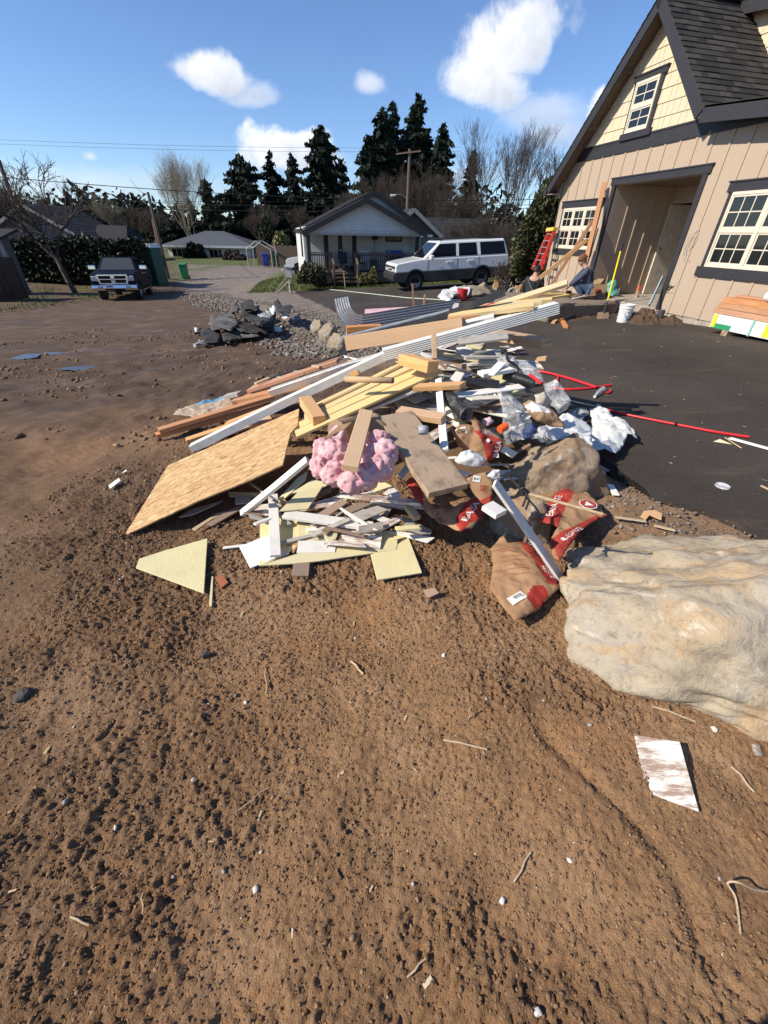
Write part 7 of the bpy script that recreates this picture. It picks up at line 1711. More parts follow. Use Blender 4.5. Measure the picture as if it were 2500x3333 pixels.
# ---- red pipes on the asphalt -------------------------------------------
onA = lambda p, dz=.02: at_surf(p, ZP, dz)
pipe('red_pipe', 'long red plastic pipe lying on the asphalt beyond the white bags', [onA(q) for q in (D(1395, 158), S(760, 632), S(1030, 685), S(1290, 735), S(1530, 772))], .012, M_red, n=10, group='red pipes on the asphalt', sm=4)
m = MB(); q = onA(S(1035, 686), .02); m.tube([q-Vector((.012, 0, 0)), q+Vector((.012, 0, 0))], .022, 10); tag(m.build('black_tape', M_abs), 'black tape band round the middle of the long red pipe', 'tape')
pipe('red_pipe', 'upper red pipe crossing another one on the asphalt behind the heap', [onA(S(*q), .03) for q in ((60, 318), (180, 340), (330, 380), (500, 436))], .016, M_red, n=8, group='red pipes on the asphalt', sm=4)
pipe('red_pipe', 'lower red pipe crossing under the upper one behind the heap', [onA(S(*q), .02) for q in ((210, 440), (300, 450), (440, 444), (600, 420))], .016, M_red, n=8, group='red pipes on the asphalt', sm=4)
pipe('red_pipe', 'short bent red pipe piece beside the plastic bottle', [onA(S(*q), .02) for q in ((565, 472), (590, 470), (597, 452))], .014, M_red, n=8, group='red pipes on the asphalt', sm=3)
pipe('red_pipe', 'red pipe end poking up through the clear plastic film', [bb(A(1415, 625), 3.2), bb(A(1490, 680), 3.1)], .013, M_red, n=10, group='red pipes on the asphalt'); pipe('red_pipe', 'very short upright red pipe link between the two crossing pipes', [onA(S(240, 365), .02), onA(S(238, 400), .02)], .012, M_red, n=8, group='red pipes on the asphalt')
t = empty('plastic_bottle', onA(S(520, 470), .03), 0, 'clear crushed plastic bottle lying by the red pipes', 'bottle'); mtx = onA(S(550, 440), .03)-onA(S(495, 492), .03)
m = MB(); L = mtx.length; m.lathe([(0, 0), (.028, 0), (.033, .02), (.031, .06), (.034, .09), (.032, L*.62), (.016, L*.86), (.014, L), (0, L)], n=16); b_ = m.build('body', film('bottle_plastic', (.6, .62, .66), .6), t, auto=50); b_.rotation_euler = (-mtx).to_track_quat('Z', 'Y').to_euler(); b_.location = mtx/2
m = MB(); m.lathe([(0, L), (.017, L), (.017, L+.02), (0, L+.02)], n=12); c_ = m.build('cap', M_paper, t); c_.rotation_euler = b_.rotation_euler; c_.location = mtx/2
m = MB(); p = onA(S(1350, 1108), .005); m.lathe([(0, .004), (.035, .004), (.048, .012), (.05, .002), (0, 0)], p, 18); o = m.build('jar_lid', film('white_lid_plastic', (.72, .72, .72), .95)); tag(o, 'crumpled white plastic lid alone on the near asphalt', 'lid')
plank('trim_strip', 'white printed trim strip at the right edge of the asphalt', onA(S(1400, 778), .015), onA(S(1720, 868), .015), .05, .010, M_wht, cat='trim'); panel('paper_scrap', 'folded cream scrap beside the end of the long red pipe', [onA(S(1288, 802), .01), onA(S(1335, 785), .03), onA(S(1420, 822), .01)], .004, M_yel, cat='scrap')
plank('thin_stick', 'thin cream splinter curling by the white printed strip', onA(S(1370, 775), .02), onA(S(1480, 848), .01), .015, .006, M_stick, cat='stick'); plank('thin_stick', 'thin stick lying at the far right of the near asphalt', onA(S(1612, 1100), .01), onA(S(1690, 1140), .01), .02, .008, M_stick, cat='stick')
plank('white_scrap', 'flat white board scrap between brown boulder and gravel', onA(S(590, 1095), .02), onA(S(635, 1165), .02), .05, .012, M_wht, cat='scrap'); plank('white_scrap', 'narrow grey chip behind the brown grey boulder', onA(S(515, 965), .02), onA(S(580, 1002), .02), .03, .01, M_grey, cat='scrap')
k7 = crop(1750, 1600, 750, 1580)
o = panel('wood_scrap', 'thin orange veneer scrap on the gravel above the huge boulder', [at_surf(k7(*q), ZP, .03) for q in ((705, 170), (730, 130), (800, 125), (855, 150), (850, 195), (800, 175), (770, 160), (740, 195))], .004, M_fir, cat='scrap')
plank('thin_stick', 'pale strip lying along the top edge of the huge boulder', at_surf(k7(530, 175), ZP, .03), at_surf(k7(745, 205), ZP, .03), .025, .006, M_stick, cat='stick'); plank('thin_stick', 'second pale strip behind the top edge of the huge boulder', at_surf(k7(800, 232), ZP, .03), at_surf(k7(945, 268), ZP, .03), .025, .006, M_stick, cat='stick')
# ---- offcuts on the far asphalt -----------------------------------------
plank('short_plank', 'upper one of two short fir planks stacked on the asphalt behind the heap', bb(A(1180, 352), 4.35), bb(A(1512, 412), 4.0), .19, .042, M_fir, cat='lumber', roll=0); plank('short_plank', 'lower one of two short fir planks stacked on the asphalt behind the heap', bb(A(1210, 385), 4.36), bb(A(1522, 440), 4.0), .19, .042, M_fir, cat='lumber')
plank('short_stud', 'fir stud lying alone on the asphalt below the two stacked planks', bb(A(1300, 520), 3.9), bb(A(1522, 518), 3.75), .08, .038, M_fir, cat='lumber')
kM = crop(1680, 820, 400, 952)
plank('wood_block', 'orange wood block standing on the asphalt left of the trench', onA(kM(262, 478), .04), onA(kM(322, 488), .04), .12, .09, M_fir2, cat='block'); plank('wood_block', 'orange wedge of wood pointing at the dirt trench', onA(kM(285, 548), .03), onA(kM(345, 500), .03), .08, .04, M_fir, cat='block'); plank('wood_block', 'orange wood offcut nearest us on the asphalt by the trench', onA(kM(352, 520), .03), onA(kM(385, 585), .03), .09, .05, M_fir2, cat='block')
m = MB(); p = onA(kM(430, 500), .01); m.lathe([(0, .02), (.06, .02), (.07, .0), (0, 0)], p, 10); tag(m.build('white_scrap', M_paper), 'small white scrap on the bare dirt beside the shovel', 'scrap')
# ================================================================== work area in front of the house
M_slab = plain('dusty_concrete_slab', (.21, .165, .125), .95, var=.3, scale=3, bump=.02)
def workarea():
    # raised entry slab and earth
    V = []; pts = [(12.2, -2.4), (12.2, .03), (9.95, .03), (9.72, -.6), (9.64, -1.6), (9.5, -2.3), (10.5, -2.7)]
    bm = bmesh.new(); P = [hw(s_, n_, 0) for s_, n_ in pts]; f = bm.faces.new([bm.verts.new((p.x, p.y, .40)) for p in P])
    r_ = bmesh.ops.extrude_face_region(bm, geom=[f]); 
    for v in [g for g in r_['geom'] if isinstance(g, bmesh.types.BMVert)]:
        v.co.z = .0
    bmesh.ops.recalc_face_normals(bm, faces=bm.faces); me = bpy.data.meshes.new('entry_slab'); bm.to_mesh(me); bm.free(); me.materials.append(M_slab)
    o = bpy.data.objects.new('entry_slab', me); COL.objects.link(o); o.modifiers.new('b', 'BEVEL').width = .04; tag(o, 'dusty raised concrete slab in front of the house entry', 'slab')
    # heaps of soil
    def heap(name, lab, c, rx, ry, h, seed, rz=0):
        n = 46; V = []
        for j in range(n):
            for i in range(n):
                a, b = i/(n-1)*2-1, j/(n-1)*2-1; d = math.hypot(a, b); k = max(0, 1-d*d)
                V.append((a*rx, b*ry, h*k**.6*(.7+.35*mnoise.fractal((a*2+seed, b*2, 0), .9, 2, 4))+.07*mnoise.fractal((a*6+seed, b*6, 2), .8, 2, 3)*k-.04))
        o = mesh_obj(name, V, grid_faces(n, n), M_soil2, smooth=True); o.location = c; o.rotation_euler = (0, 0, rz); tag(o, lab, 'soil heap'); return o
    p = onA(kM(800, 560), 0); q = onA(crop(1650, 500, 850)(880, 1070), 0)
    heap('soil_heap', 'dark brown heap of dug soil behind the white bucket', (q.x+.05, q.y+.25, q.z), .80, .42, .30, 3, R_(72))
    q = onA(crop(1650, 500, 850)(1010, 1078), 0); heap('soil_heap', 'low crumbled soil at the foot of the house wall right of the big soil heap', (q.x+.15, q.y+.1, q.z), .5, .3, .2, 8, R_(72))
    q = onA(crop(1650, 500, 850)(520, 1045), 0); heap('soil_heap', 'flat brown soil spread between slab and asphalt by the shovel', (q.x+.1, q.y+.3, q.z-.0), 1.3, .55, .09, 12, R_(20))
M_soil2 = plain('dug_soil', (.085, .052, .031), .95, var=.45, scale=7, bump=.02)
workarea()
kL = crop(1650, 500, 850)
def bucket(lab, c, r, h, mat, rim=None, label=False, cat='bucket'):
    o = empty('bucket', c, 0, lab, cat)
    m = MB(); m.lathe([(0, 0), (r*.86, 0), (r*.88, .01), (r*.97, h*.78), (r*1.04, h*.79), (r*1.04, h*.83), (r*.98, h*.84), (r*.99, h*.93), (r*1.05, h*.94), (r*1.05, h), (r*.97, h), (r*.93, h*.9), (r*.83, .02), (0, .02)], n=28); m.build('body', mat, o, auto=35)
    m = MB(); m.tube([(r*1.02*math.cos(a), r*1.02*math.sin(a)*.3-r*.95, h*.78-abs(math.sin(a))*r*1.0) for a in [math.pi+k/12*math.pi for k in range(13)]], .004, 5); m.build('bail', M_chrome, o)
    if label:
        m = MB()
        for k in range(10):
            a0 = -1.9+k*.075; a1 = a0+.075
            m.add([(r*.955*math.cos(a0), r*.955*math.sin(a0), h*.18), (r*.955*math.cos(a1), r*.955*math.sin(a1), h*.18), (r*1.0*math.cos(a1), r*1.0*math.sin(a1), h*.62), (r*1.0*math.cos(a0), r*1.0*math.sin(a0), h*.62)], [(0, 1, 2, 3)])
        t = NT('bucket_print'); n = t.noise(14, 2, .5); t.set(t.ramp(n, (.44, (.75, .74, .71)), (.5, (.04, .22, .48)), (.58, (.05, .12, .25)), (.62, (.75, .74, .71))), .4); m.build('printed_label', t.m, o)
        m = MB()
        for i in range(6):
            for j in range(3): a = -1.02+j*.09; m.add([(r*.985*math.cos(a), r*.985*math.sin(a), h*(.26+.06*i)), (r*.985*math.cos(a+.07), r*.985*math.sin(a+.07), h*(.26+.06*i)), (r*.99*math.cos(a+.07), r*.99*math.sin(a+.07), h*(.29+.06*i)), (r*.99*math.cos(a), r*.99*math.sin(a), h*(.29+.06*i))], [(0, 1, 2, 3)])
        m.build('printed_lines', M_ink, o)
    return o
M_bktw = plain('white_bucket_plastic', (.72, .71, .68), .4, var=.04)
q = onA(kL(735, 1070), 0); bucket('white plastic bucket with a blue printed label standing on the asphalt by the shovel', (q.x, q.y, q.z), .152, .37, M_bktw, label=True)
# shovel stuck in the soil
t = empty('shovel', onA(kL(605, 1050), 0), 0, 'yellow handled shovel standing upright in the soil beside the slab', 'shovel'); base = Vector(t.location); n_b = (onA(kL(605, 1050), 0)-CAM).dot(Fv)
P_ = lambda x, y, k=0: bb(kL(x, y), n_b+k)-base
m = MB(); m.tube([P_(640, 935, -.02), P_(722, 622, .05)], .019, 10); m.build('handle', plain('yellow_fibreglass', (.72, .58, .02), .4), t)
m = MB(); m.tube([P_(722, 622, .05), P_(738, 572, .06)], .024, 10); m.build('grip', M_blk, t)
m = MB(); m.tube([P_(616, 1010, -.01), P_(640, 935, -.02)], .017, 8); m.build('ferrule', M_abs, t)
m = MB(); a = P_(570, 1060); b = P_(578, 1010); c = P_(616, 1005); d = P_(648, 1012); e = P_(645, 1062); f_ = P_(606, 1066); m.add([a, b, c, d, e, f_]+[v+Vector((.01, .03, 0)) for v in (a, b, c, d, e, f_)], [(0, 1, 2, 5), (5, 2, 3, 4), (11, 8, 7, 6), (10, 9, 8, 11), (0, 6, 7, 1), (1, 7, 8, 2), (2, 8, 9, 3), (3, 9, 10, 4)]); m.build('blade', plain('muddy_blade', (.25, .18, .12), .7), t)
# second shovel / straight board leaning at the wall, with a dusty plastic sleeve
t = empty('red_tag_board', onA(kL(790, 990), .1), 0, 'pale board with a red tag leaning beside the soil heap', 'board'); base = Vector(t.location); n_b = (onA(kL(790, 1000), .0)-CAM).dot(Fv)+.3
m = MB(); m.bar(bb(kL(800, 985), n_b)-base, bb(kL(846, 842), n_b+.12)-base, .06, .02, up=(0, -1, 0)); m.build('stake', M_stick, t); m = MB(); m.bar(bb(kL(838, 868), n_b+.085)-base, bb(kL(846, 840), n_b+.11)-base, .065, .026, up=(0, -1, 0)); m.build('tag', plain('red_orange_tag', (.65, .10, .05), .5), t)
plank('grey_plank', 'pale dusty board leaning across the soil heap', bb(kL(775, 990), n_b-.1), bb(kL(835, 895), n_b+.2), .10, .02, M_grey, roll=60)
# things on the slab
q = zz(kL(560, 905), .42); t = empty('cardboard_box', (q.x+.05, q.y+.15, .42), R_(-10), 'open cardboard box on the slab behind the crouching person', 'box'); m = MB(); m.hexa([(-.24, -.17, 0), (.24, -.17, 0), (.24, .17, 0), (-.24, .17, 0), (-.25, -.18, .27), (.25, -.18, .27), (.25, .18, .27), (-.25, .18, .27)]); cb = plain('box_cardboard', (.38, .25, .14), .8); m.build('body', cb, t)
for a, b_, w in (((-.25, -.18, .27), (-.25, .18, .27), (-.16, 0, .10)), ((.25, -.18, .27), (.25, .18, .27), (.16, 0, .06)), ((-.25, .18, .27), (.25, .18, .27), (0, .12, .12))):
    a, b_, w = Vector(a), Vector(b_), Vector(w); m = MB(); m.add([a, b_, b_+w, a+w], [(0, 1, 2, 3)]); m.build('flap', cb, t)
m = MB(); m.box(-.06, .06, -.185, -.18, .08, .18); m.build('red_print', plain('box_red_print', (.4, .08, .03), .7), t)
cdt_sheet('green_bag', 'crumpled teal green plastic bag on the slab against the entry wall', [kL(632, 830), kL(660, 808), kL(690, 815), kL(700, 850), kL(692, 905), kL(660, 915), kL(635, 890)], lambda p: bb(p, 10.4), [film('teal_plastic', (.10, .36, .28), .95, .4)], crump(61, .10, 3, .12, .1), h=.03, cat='plastic bag')
m = MB(); q = zz(kL(690, 905), .42); m.box(q.x-.05, q.x+.05, q.y-.04, q.y+.04, .42, .60); o = m.build('carton', M_bktw, bevel=.005); tag(o, 'small white and green carton in front of the teal bag', 'carton'); m = MB(); m.box(q.x-.052, q.x+.052, q.y-.042, q.y+.042, .43, .48); m.build('green_band', plain('green_print', (.05, .35, .12), .5), o)
q = zz(kL(634, 905), .42); m = MB(); m.lathe([(0, 0), (.03, 0), (.03, .13), (.015, .16), (.015, .19), (0, .19)], (q.x, q.y, .42), 12); tag(m.build('spray_bottle', plain('orange_bottle', (.60, .14, .05), .4)), 'small orange bottle standing left of the teal bag', 'bottle')
q = zz(kL(728, 880), .42); t = empty('brick_stack', (q.x, q.y+.05, .42), R_(-14), 'small stack of brown boxes at the foot of the entry wall', 'boxes')
for k in range(3): m = MB(); m.box(-.1+.01*k, .1+.01*k, -.07, .07, k*.065, k*.065+.06); m.build('box', plain('dark_brown_box', (.13, .09, .07), .7), t)
q = zz(kL(470, 905), .42); t = empty('yellow_tool', (q.x-.55, q.y-.12, .42), R_(-8), 'yellow and black spirit level lying on the slab in front of the crouching person', 'tool'); m = MB(); m.box(-.38, .30, -.03, .03, .02, .075); m.build('body', plain('yellow_tool_paint', (.72, .50, .02), .4), t); m = MB(); m.box(.08, .2, -.05, .05, 0, .14); m.build('grip', M_blk, t)
# studs on the slab edge at the left of the person
for k, (q0, q1, l) in enumerate((((130, 905), (350, 893), 'flat stud end on the slab left of the crouching person'), ((215, 925), (395, 898), 'second flat stud end below the yellow level'))):
    plank('stud_end', l, bb(kL(*q0), 9.3), bb(kL(*q1), 9.9), .09, .04, M_pine, cat='lumber')
# braces and posts against the house
wp = lambda x, y, n_: CAM+ray(*kL(x, y))*((WD+n_)/ray(*kL(x, y)).dot(wn_))
plank('leaning_post', 'tall orange post leaning upright against the house wall beside the window', wp(492, 720, -.55), wp(618, 185, -.16), .10, .10, M_fir2, cat='lumber'); plank('leaning_brace', 'orange brace running diagonally from the wall post down to the ground', wp(280, 835, -1.0), wp(548, 425, -.22), .09, .04, M_fir2, cat='lumber', roll=80); plank('leaning_brace', 'paler brown brace running from the wall post down towards the black clad person', wp(208, 790, -1.5), wp(508, 548, -.35), .10, .04, M_fir, cat='lumber', roll=80)
plank('blue_board', 'pale blue board leaning against the right side of the entry', wp(905, 965, -.45), wp(990, 785, -.07), .10, .02, plain('pale_blue_board', (.30, .42, .48), .6), roll=80)
# red ladder against the corner
t = empty('step_ladder', wp(175, 690, -.75), 0, 'red fibreglass step ladder with a yellow top leaning at the house corner', 'ladder'); base = Vector(t.location); M_fib = plain('red_fibreglass', (.55, .045, .03), .4)
for (a, b_) in (((160, 735), (268, 492)), ((205, 740), (300, 492))):
    m = MB(); m.bar(wp(*a, -.75)-base, wp(*b_, -.25)-base, .075, .035, up=(0, -1, 0)); m.build('rail', M_fib, t)
for (a, b_) in (((195, 735), (282, 492)), ((222, 740), (308, 492))):
    m = MB(); m.bar(wp(*a, -.45)-base, wp(*b_, -.22)-base, .05, .03, up=(0, -1, 0)); m.build('rear_rail', M_fib, t)
for k in range(6):
    f_ = (k+.5)/6; a = (160+108*f_, 735-243*f_); b_ = (205+95*f_, 740-248*f_); m = MB(); m.bar(wp(*a, -.75+.5*f_)-base, wp(*b_, -.75+.5*f_)-base, .06, .025); m.build('step', M_galv, t)
m = MB(); m.bar(wp(262, 485, -.25)-base, wp(310, 478, -.23)-base, .17, .09); m.build('top_cap', plain('yellow_top', (.70, .50, .08), .45), t, bevel=.01)
m = MB(); m.bar(wp(205, 620, -.52)-base+Vector((0, -.03, 0)), wp(240, 545, -.37)-base+Vector((0, -.03, 0)), .05, .004, up=(0, -1, 0)); m.build('label_strip', M_wink, t)
# lumber stack by the wall at the right
def stack():
    d_ = ray(*kL(1285, 1088)); far = CAM+d_*((WD-.58)/d_.dot(wn_))
    t = empty('wrapped_lumber', (far.x, far.y, far.z-.07), 0, 'white and green wrapped bundle of lumber under the wide window', 'lumber bundle'); base = Vector(t.location)
    def bx(name, s0, s1, n0, n1, z0, z1, mat, parent, bev=.004):
        P = [ -wd*s+wn_*n for s, n in ((s0, n0), (s1, n0), (s1, n1), (s0, n1))]
        m = MB(); m.hexa([p+Vector((0, 0, z0)) for p in P]+[p+Vector((0, 0, z1)) for p in P]); return m.build(name, mat, parent, bevel=bev)
    M_wrap = plain('white_wrap_film', (.70, .70, .67), .3, var=.06, bump=.01)
    bx('wrap', 0, 3.4, .02, .5, .03, .27, M_wrap, t)
    bx('green_print', .02, .42, .012, .018, .035, .12, plain('wrap_green', (.03, .28, .12), .4), t, 0); bx('green_print', 1.75, 2.6, .012, .018, .035, .12, plain('wrap_green_dark', (.03, .20, .10), .4), t, 0)
    bx('yellow_band', .02, .10, .010, .016, .05, .262, plain('wrap_yellow', (.75, .62, .03), .4), t, 0); bx('yellow_band', 1.02, 1.12, .010, .016, .05, .262, plain('wrap_yellow', (.75, .62, .03), .4), t, 0)
    bx('strap', .78, .81, -.0, .52, .02, .28, plain('teal_strap', (.25, .5, .42), .4), t, 0); bx('runner', .3, .42, .0, .5, -.12, .03, M_old, t); bx('runner', 2.3, 2.42, .0, .5, -.16, .03, M_old, t)
    cu = bpy.data.curves.new('t', 'FONT'); cu.body = 'Trus'; cu.size = .15; cu.shear = .35; ob = bpy.data.objects.new('t', cu); COL.objects.link(ob); dg = bpy.context.evaluated_depsgraph_get(); me = bpy.data.meshes.new_from_object(ob.evaluated_get(dg)); bpy.data.objects.remove(ob); me.materials.append(M_ink)
    l = bpy.data.objects.new('lettering', me); COL.objects.link(l); l.parent = t
    ex = -wd; ez = Vector((0, 0, 1)); ny = -wn_; p = -wd*1.30+wn_*.016+Vector((0, 0, .09)); l.matrix_local = Matrix(((ex.x, 0, ny.x, p.x), (ex.y, 0, ny.y, p.y), (0, 1, ny.z, p.z), (0, 0, 0, 1)))
    zt = base.z+.275
    for k in range(3):
        for j in range(3):
            s0 = -.12-.0+.05*((k*7+j*3) % 3); tt = empty
            P = base+(-wd)*(s0+1.75)+wn_*(.10+.15*j)+Vector((0, 0, .275+.045+.092*k))
            a = P+wd*1.7; b_ = P-wd*1.7
            if k == 2 and j == 2: continue
            plank('stacked_beam', ('%s beam of the %s row in the orange stack on the wrapped bundle' % (('front', 'middle', 'rear')[j], ('bottom', 'middle', 'top')[k])), a, b_, .14, .088, M_fir2, cat='lumber', group='orange beams on the wrapped bundle', warp=.003)
    pipe('white_roll', 'white plastic wrapped roll lying on top of the orange beam stack', [base+(-wd)*.72+wn_*.12+Vector((0, 0, .64)), base+(-wd)*3.0+wn_*.12+Vector((0, 0, .64))], .075, M_wrap, n=14, cat='roll')
    plank('stacked_board', 'thin orange board on top of the beam stack beside the white roll', base+(-wd)*.05+wn_*.33+Vector((0, 0, .575)), base+(-wd)*1.2+wn_*.33+Vector((0, 0, .575)), .14, .03, M_fir2)
stack()
# red bucket, tarp and rocks in front of the suv
kS = crop(900, 550, 800)
q = onA(kS(1249, 890), 0); bucket('red plastic bucket with a white rim on the asphalt behind the heap', (q.x, q.y, q.z), .19, .38, plain('red_bucket_plastic', (.50, .03, .03), .4)); 
m = MB(); o = bpy.data.objects
cdt_sheet('white_tarp', 'crumpled white tarp on the asphalt left of the red bucket', [kS(1085, 885), kS(1130, 850), kS(1170, 830), kS(1250, 835), kS(1330, 830), kS(1280, 850), kS(1200, 870), kS(1180, 890)], lambda p: at_surf(p, ZP, .15), [M_print], crump(71, .16, 2, .16, .3), h=.06, cat='tarp')
for k, (x, y, R3, lab) in enumerate(((1330, 865, (.75, .4, .28), 'low brown rock beside the red bucket'), (1400, 835, (.35, .28, .26), 'grey rock behind the low brown rock'), (1560, 780, (.75, .55, .55), 'pale boulder behind the kneeling person'), (1630, 790, (.7, .5, .62), 'tan boulder at the corner of the house'), (1520, 815, (.4, .3, .25), 'small grey rock below the pale boulder'))):
    p = onA(kS(x, y), 0); boulder(lab, (p.x, p.y+.2, p.z+.1), R3, k*.8, M_bould3 if k != 1 else M_bould, 40+k, .2, sub=4, group='rocks beside the kneeling person')
plank('short_plank', 'thin brown plank lying on the asphalt under the suv doors', onA(kS(1150, 815), .03), onA(kS(1330, 818), .03), .2, .04, M_brd, cat='lumber'); pipe('white_roll', 'short white pipe lying behind the rocks below the suv', [onA(kS(1325, 818), .1), onA(kS(1405, 815), .1)], .09, M_bktw, cat='pipe')
plank('wood_block', 'tan board end standing up beside the far rocks', onA(kS(1480, 800), .1), onA(kS(1480, 800), .1)+Vector((.02, .0, .42)), .2, .05, M_fir, cat='block', roll=90)
t = empty('cable_reel', onA(kS(1580, 880), 0), 0, 'white coil of cable on a tan board beside the kneeling person', 'cable coil'); m = MB()
for k in range(4): m.tube([(.17*math.cos(a)*(1-.1*k), -.1+.02*k, .2+.17*math.sin(a)*(1-.1*k)) for a in [i/16*6.283 for i in range(17)]], .015, 6)
m.build('coil', M_paper, t); m = MB(); m.bar((.12, 0, 0), (.2, .05, .42), .2, .04, up=(0, -1, 0)); m.build('board', M_fir, t)
panel('pink_foam', 'flat pink foam board lying on the asphalt behind the elbow downspout', [onA(A(365, 235), .06), onA(A(368, 208), .10), onA(A(640, 190), .10), onA(A(648, 205), .06)], .04, plain('pink_foam_board', (.62, .40, .42), .8), cat='foam board')
# ---- the second trash pile: roofing felt and plastic --------------------
M_felt = plain('black_roofing_felt', (.035, .033, .031), .85, var=.35, scale=5, bump=.01); M_felt2 = plain('dusty_roofing_felt', (.105, .097, .088), .85, var=.3, scale=5, bump=.01)
KT = crop(620, 930, 500, 952)
def tT(p, dz=0.0): return at_surf(p, T, dz)
felts = [([(122, 195), (280, 185), (300, 240), (260, 290), (130, 275)], .22, M_felt2, 'large flat sheet of grey roofing felt at the left of the trash pile'), ([(310, 130), (360, 110), (440, 170), (500, 230), (420, 250), (320, 200)], .40, M_felt, 'upright black felt sheet at the back of the trash pile'), ([(330, 110), (385, 95), (400, 140), (430, 130), (420, 165), (340, 160)], .55, M_felt, 'torn black felt flap standing highest at the back left of the trash pile'), ([(520, 120), (545, 92), (570, 130), (600, 120), (640, 140), (610, 190), (540, 170)], .50, M_felt, 'torn black felt flap at the back right of the trash pile'), ([(60, 300), (150, 270), (190, 300), (180, 350), (90, 360)], .10, M_felt, 'crumpled black felt at the front left of the trash pile'), ([(190, 300), (300, 280), (330, 330), (210, 365)], .08, M_felt, 'folded black felt at the front middle of the trash pile'), ([(310, 320), (370, 290), (440, 300), (430, 330), (330, 345)], .07, M_felt2, 'grey felt scrap at the front right of the trash pile'), ([(255, 120), (305, 125), (300, 180), (250, 180)], .28, M_felt2, 'small grey felt piece on the gravel behind the trash pile'), ([(60, 370), (120, 365), (125, 385), (60, 388)], .02, M_felt2, 'thin felt strip lying nearest us at the trash pile'), ([(240, 240), (420, 245), (500, 270), (480, 305), (300, 300)], .13, M_felt, 'wide dark felt sheet across the middle of the trash pile')]
for k, (q, dz, mt, lab) in enumerate(felts):
    cdt_sheet('roofing_felt', lab, [KT(*p) for p in q], lambda p, dz=dz: tT(p, dz), [mt], crump(80+k, .085, 2.0, .03, .2), h=.06, cat='roofing felt', group='roofing felt in the trash pile')
for k, (q, dz, lab) in enumerate((([(420, 210), (470, 165), (505, 180), (490, 235), (440, 240)], .35, 'clear plastic sheet hanging in the trash pile'), ([(520, 270), (575, 265), (570, 292), (530, 298)], .12, 'white plastic scrap at the right foot of the trash pile'), ([(560, 190), (600, 165), (625, 200), (590, 215)], .35, 'pale plastic wad at the right of the trash pile'), ([(495, 160), (530, 130), (540, 175), (510, 190)], .45, 'white plastic scrap standing up beside the black tube'), ([(30, 288), (55, 285), (52, 300), (32, 300)], .05, 'white scrap at the left end of the trash pile'))):
    cdt_sheet('plastic_scrap', lab, [KT(*p) for p in q], lambda p, dz=dz: tT(p, dz), [M_film if k == 0 else M_print], crump(100+k, .10, 3, .08, .2), h=.05, cat='plastic scrap')
pipe('black_pipe', 'black tube standing propped in the trash pile of roofing felt', [tT(KT(502, 296), .05), tT(KT(520, 165), .45)], .06, M_abs); pipe('white_tube', 'white plastic tube at the back right of the trash pile', [tT(KT(552, 145), .45), tT(KT(628, 128), .42)], .035, M_bktw); pipe('white_tube', 'yellowish tube lying at the right of the trash pile', [tT(KT(525, 250), .2), tT(KT(580, 230), .2)], .03, plain('yellowed_tube', (.60, .52, .25), .5)); pipe('white_tube', 'white tube with a yellow end at the front left of the trash pile', [tT(KT(25, 372), .04), tT(KT(85, 345), .06)], .035, M_bktw)
plank('thin_stick', 'pale stick lying on the gravel right of the trash pile', tT(KT(690, 170), .06), tT(KT(770, 152), .06), .05, .02, M_stick, cat='stick'); plank('thin_stick', 'short white stick beside the rocks of the gravel bank', tT(KT(748, 248), .08), tT(KT(785, 225), .08), .06, .02, M_wht, cat='stick')
def rubble():
    rg = np.random.default_rng(8); L = []
    for k in range(420):
        p = tT(KT(rg.uniform(20, 640), rg.uniform(240, 370)), .0); s = .015+.06*rg.random()**4; L.append((p.x, p.y, p.z+s*.3, s))
    tag(rocks_mesh('debris', L, smat('mixed_debris', (.03, .03, .03), (.12, .10, .08), (.3, .26, .2), (.6, .57, .5)), 1, 3, .5, .6), kind='stuff')
rubble()
# ---- small things on the near ground ------------------------------------
kN = crop(0, 1700, 1250); kR = crop(1250, 1900, 1250)
M_st = plain('grey_stone', (.30, .28, .25), .85, var=.3, scale=14, bump=.01); M_std = plain('dark_stone', (.075, .068, .062), .85, var=.3, scale=14, bump=.01); M_stw = plain('white_stone', (.62, .59, .53), .8, var=.2, scale=14)
for k, (f, x, y, s, mt, lab) in enumerate(((kN, 890, 575, .030, M_std, 'dark angular stone lying alone in front of the yellow triangle'), (kN, 100, 755, .045, M_std, 'dark clod shaped stone at the far left of the foreground'), (kN, 1060, 780, .012, M_stw, 'small white stone left of the foreground centre'), (kN, 835, 1115, .012, M_stw, 'small white sliver of stone in the middle of the foreground'), (kN, 500, 1322, .010, M_stw, 'tiny white stone at the left of the foreground'), (kN, 280, 1210, .014, M_st, 'small grey stone left of the tiny white stone'), (kR, 258, 310, .014, M_stw, 'white stone on the orange dirt below the brown wood chip'), (kR, 860, 150, .034, M_st, 'pale grey stone lying beside the huge boulder'), (kR, 510, 1370, .013, M_stw, 'white stone in the lower middle of the foreground'), (kR, 800, 1195, .011, M_stw, 'tiny pale stone on the ridge of the foreground'), (kR, 890, 610, .014, M_st, 'grey stone below the edge of the huge boulder'), (kR, 1425, 630, .016, M_stw, 'white stone at the foot of the huge boulder'), (kR, 660, 1500+350, .016, M_stw, 'white stone at the very bottom of the picture'), (kR, 870, 235, .026, M_st, 'second grey stone beside the huge boulder'), (kR, 845, 335, .022, M_std, 'dark stone third below the front concrete sack'))):
    s *= .8; p = gg(f(x, y), 0); boulder(lab, (p.x, p.y, p.z+s*.3), (s*1.1, s*.9, s*.8), k*1.3, mt, 60+k, .3, sub=3, group='loose stones on the near dirt', facet=.9); bpy.context.view_layer.objects
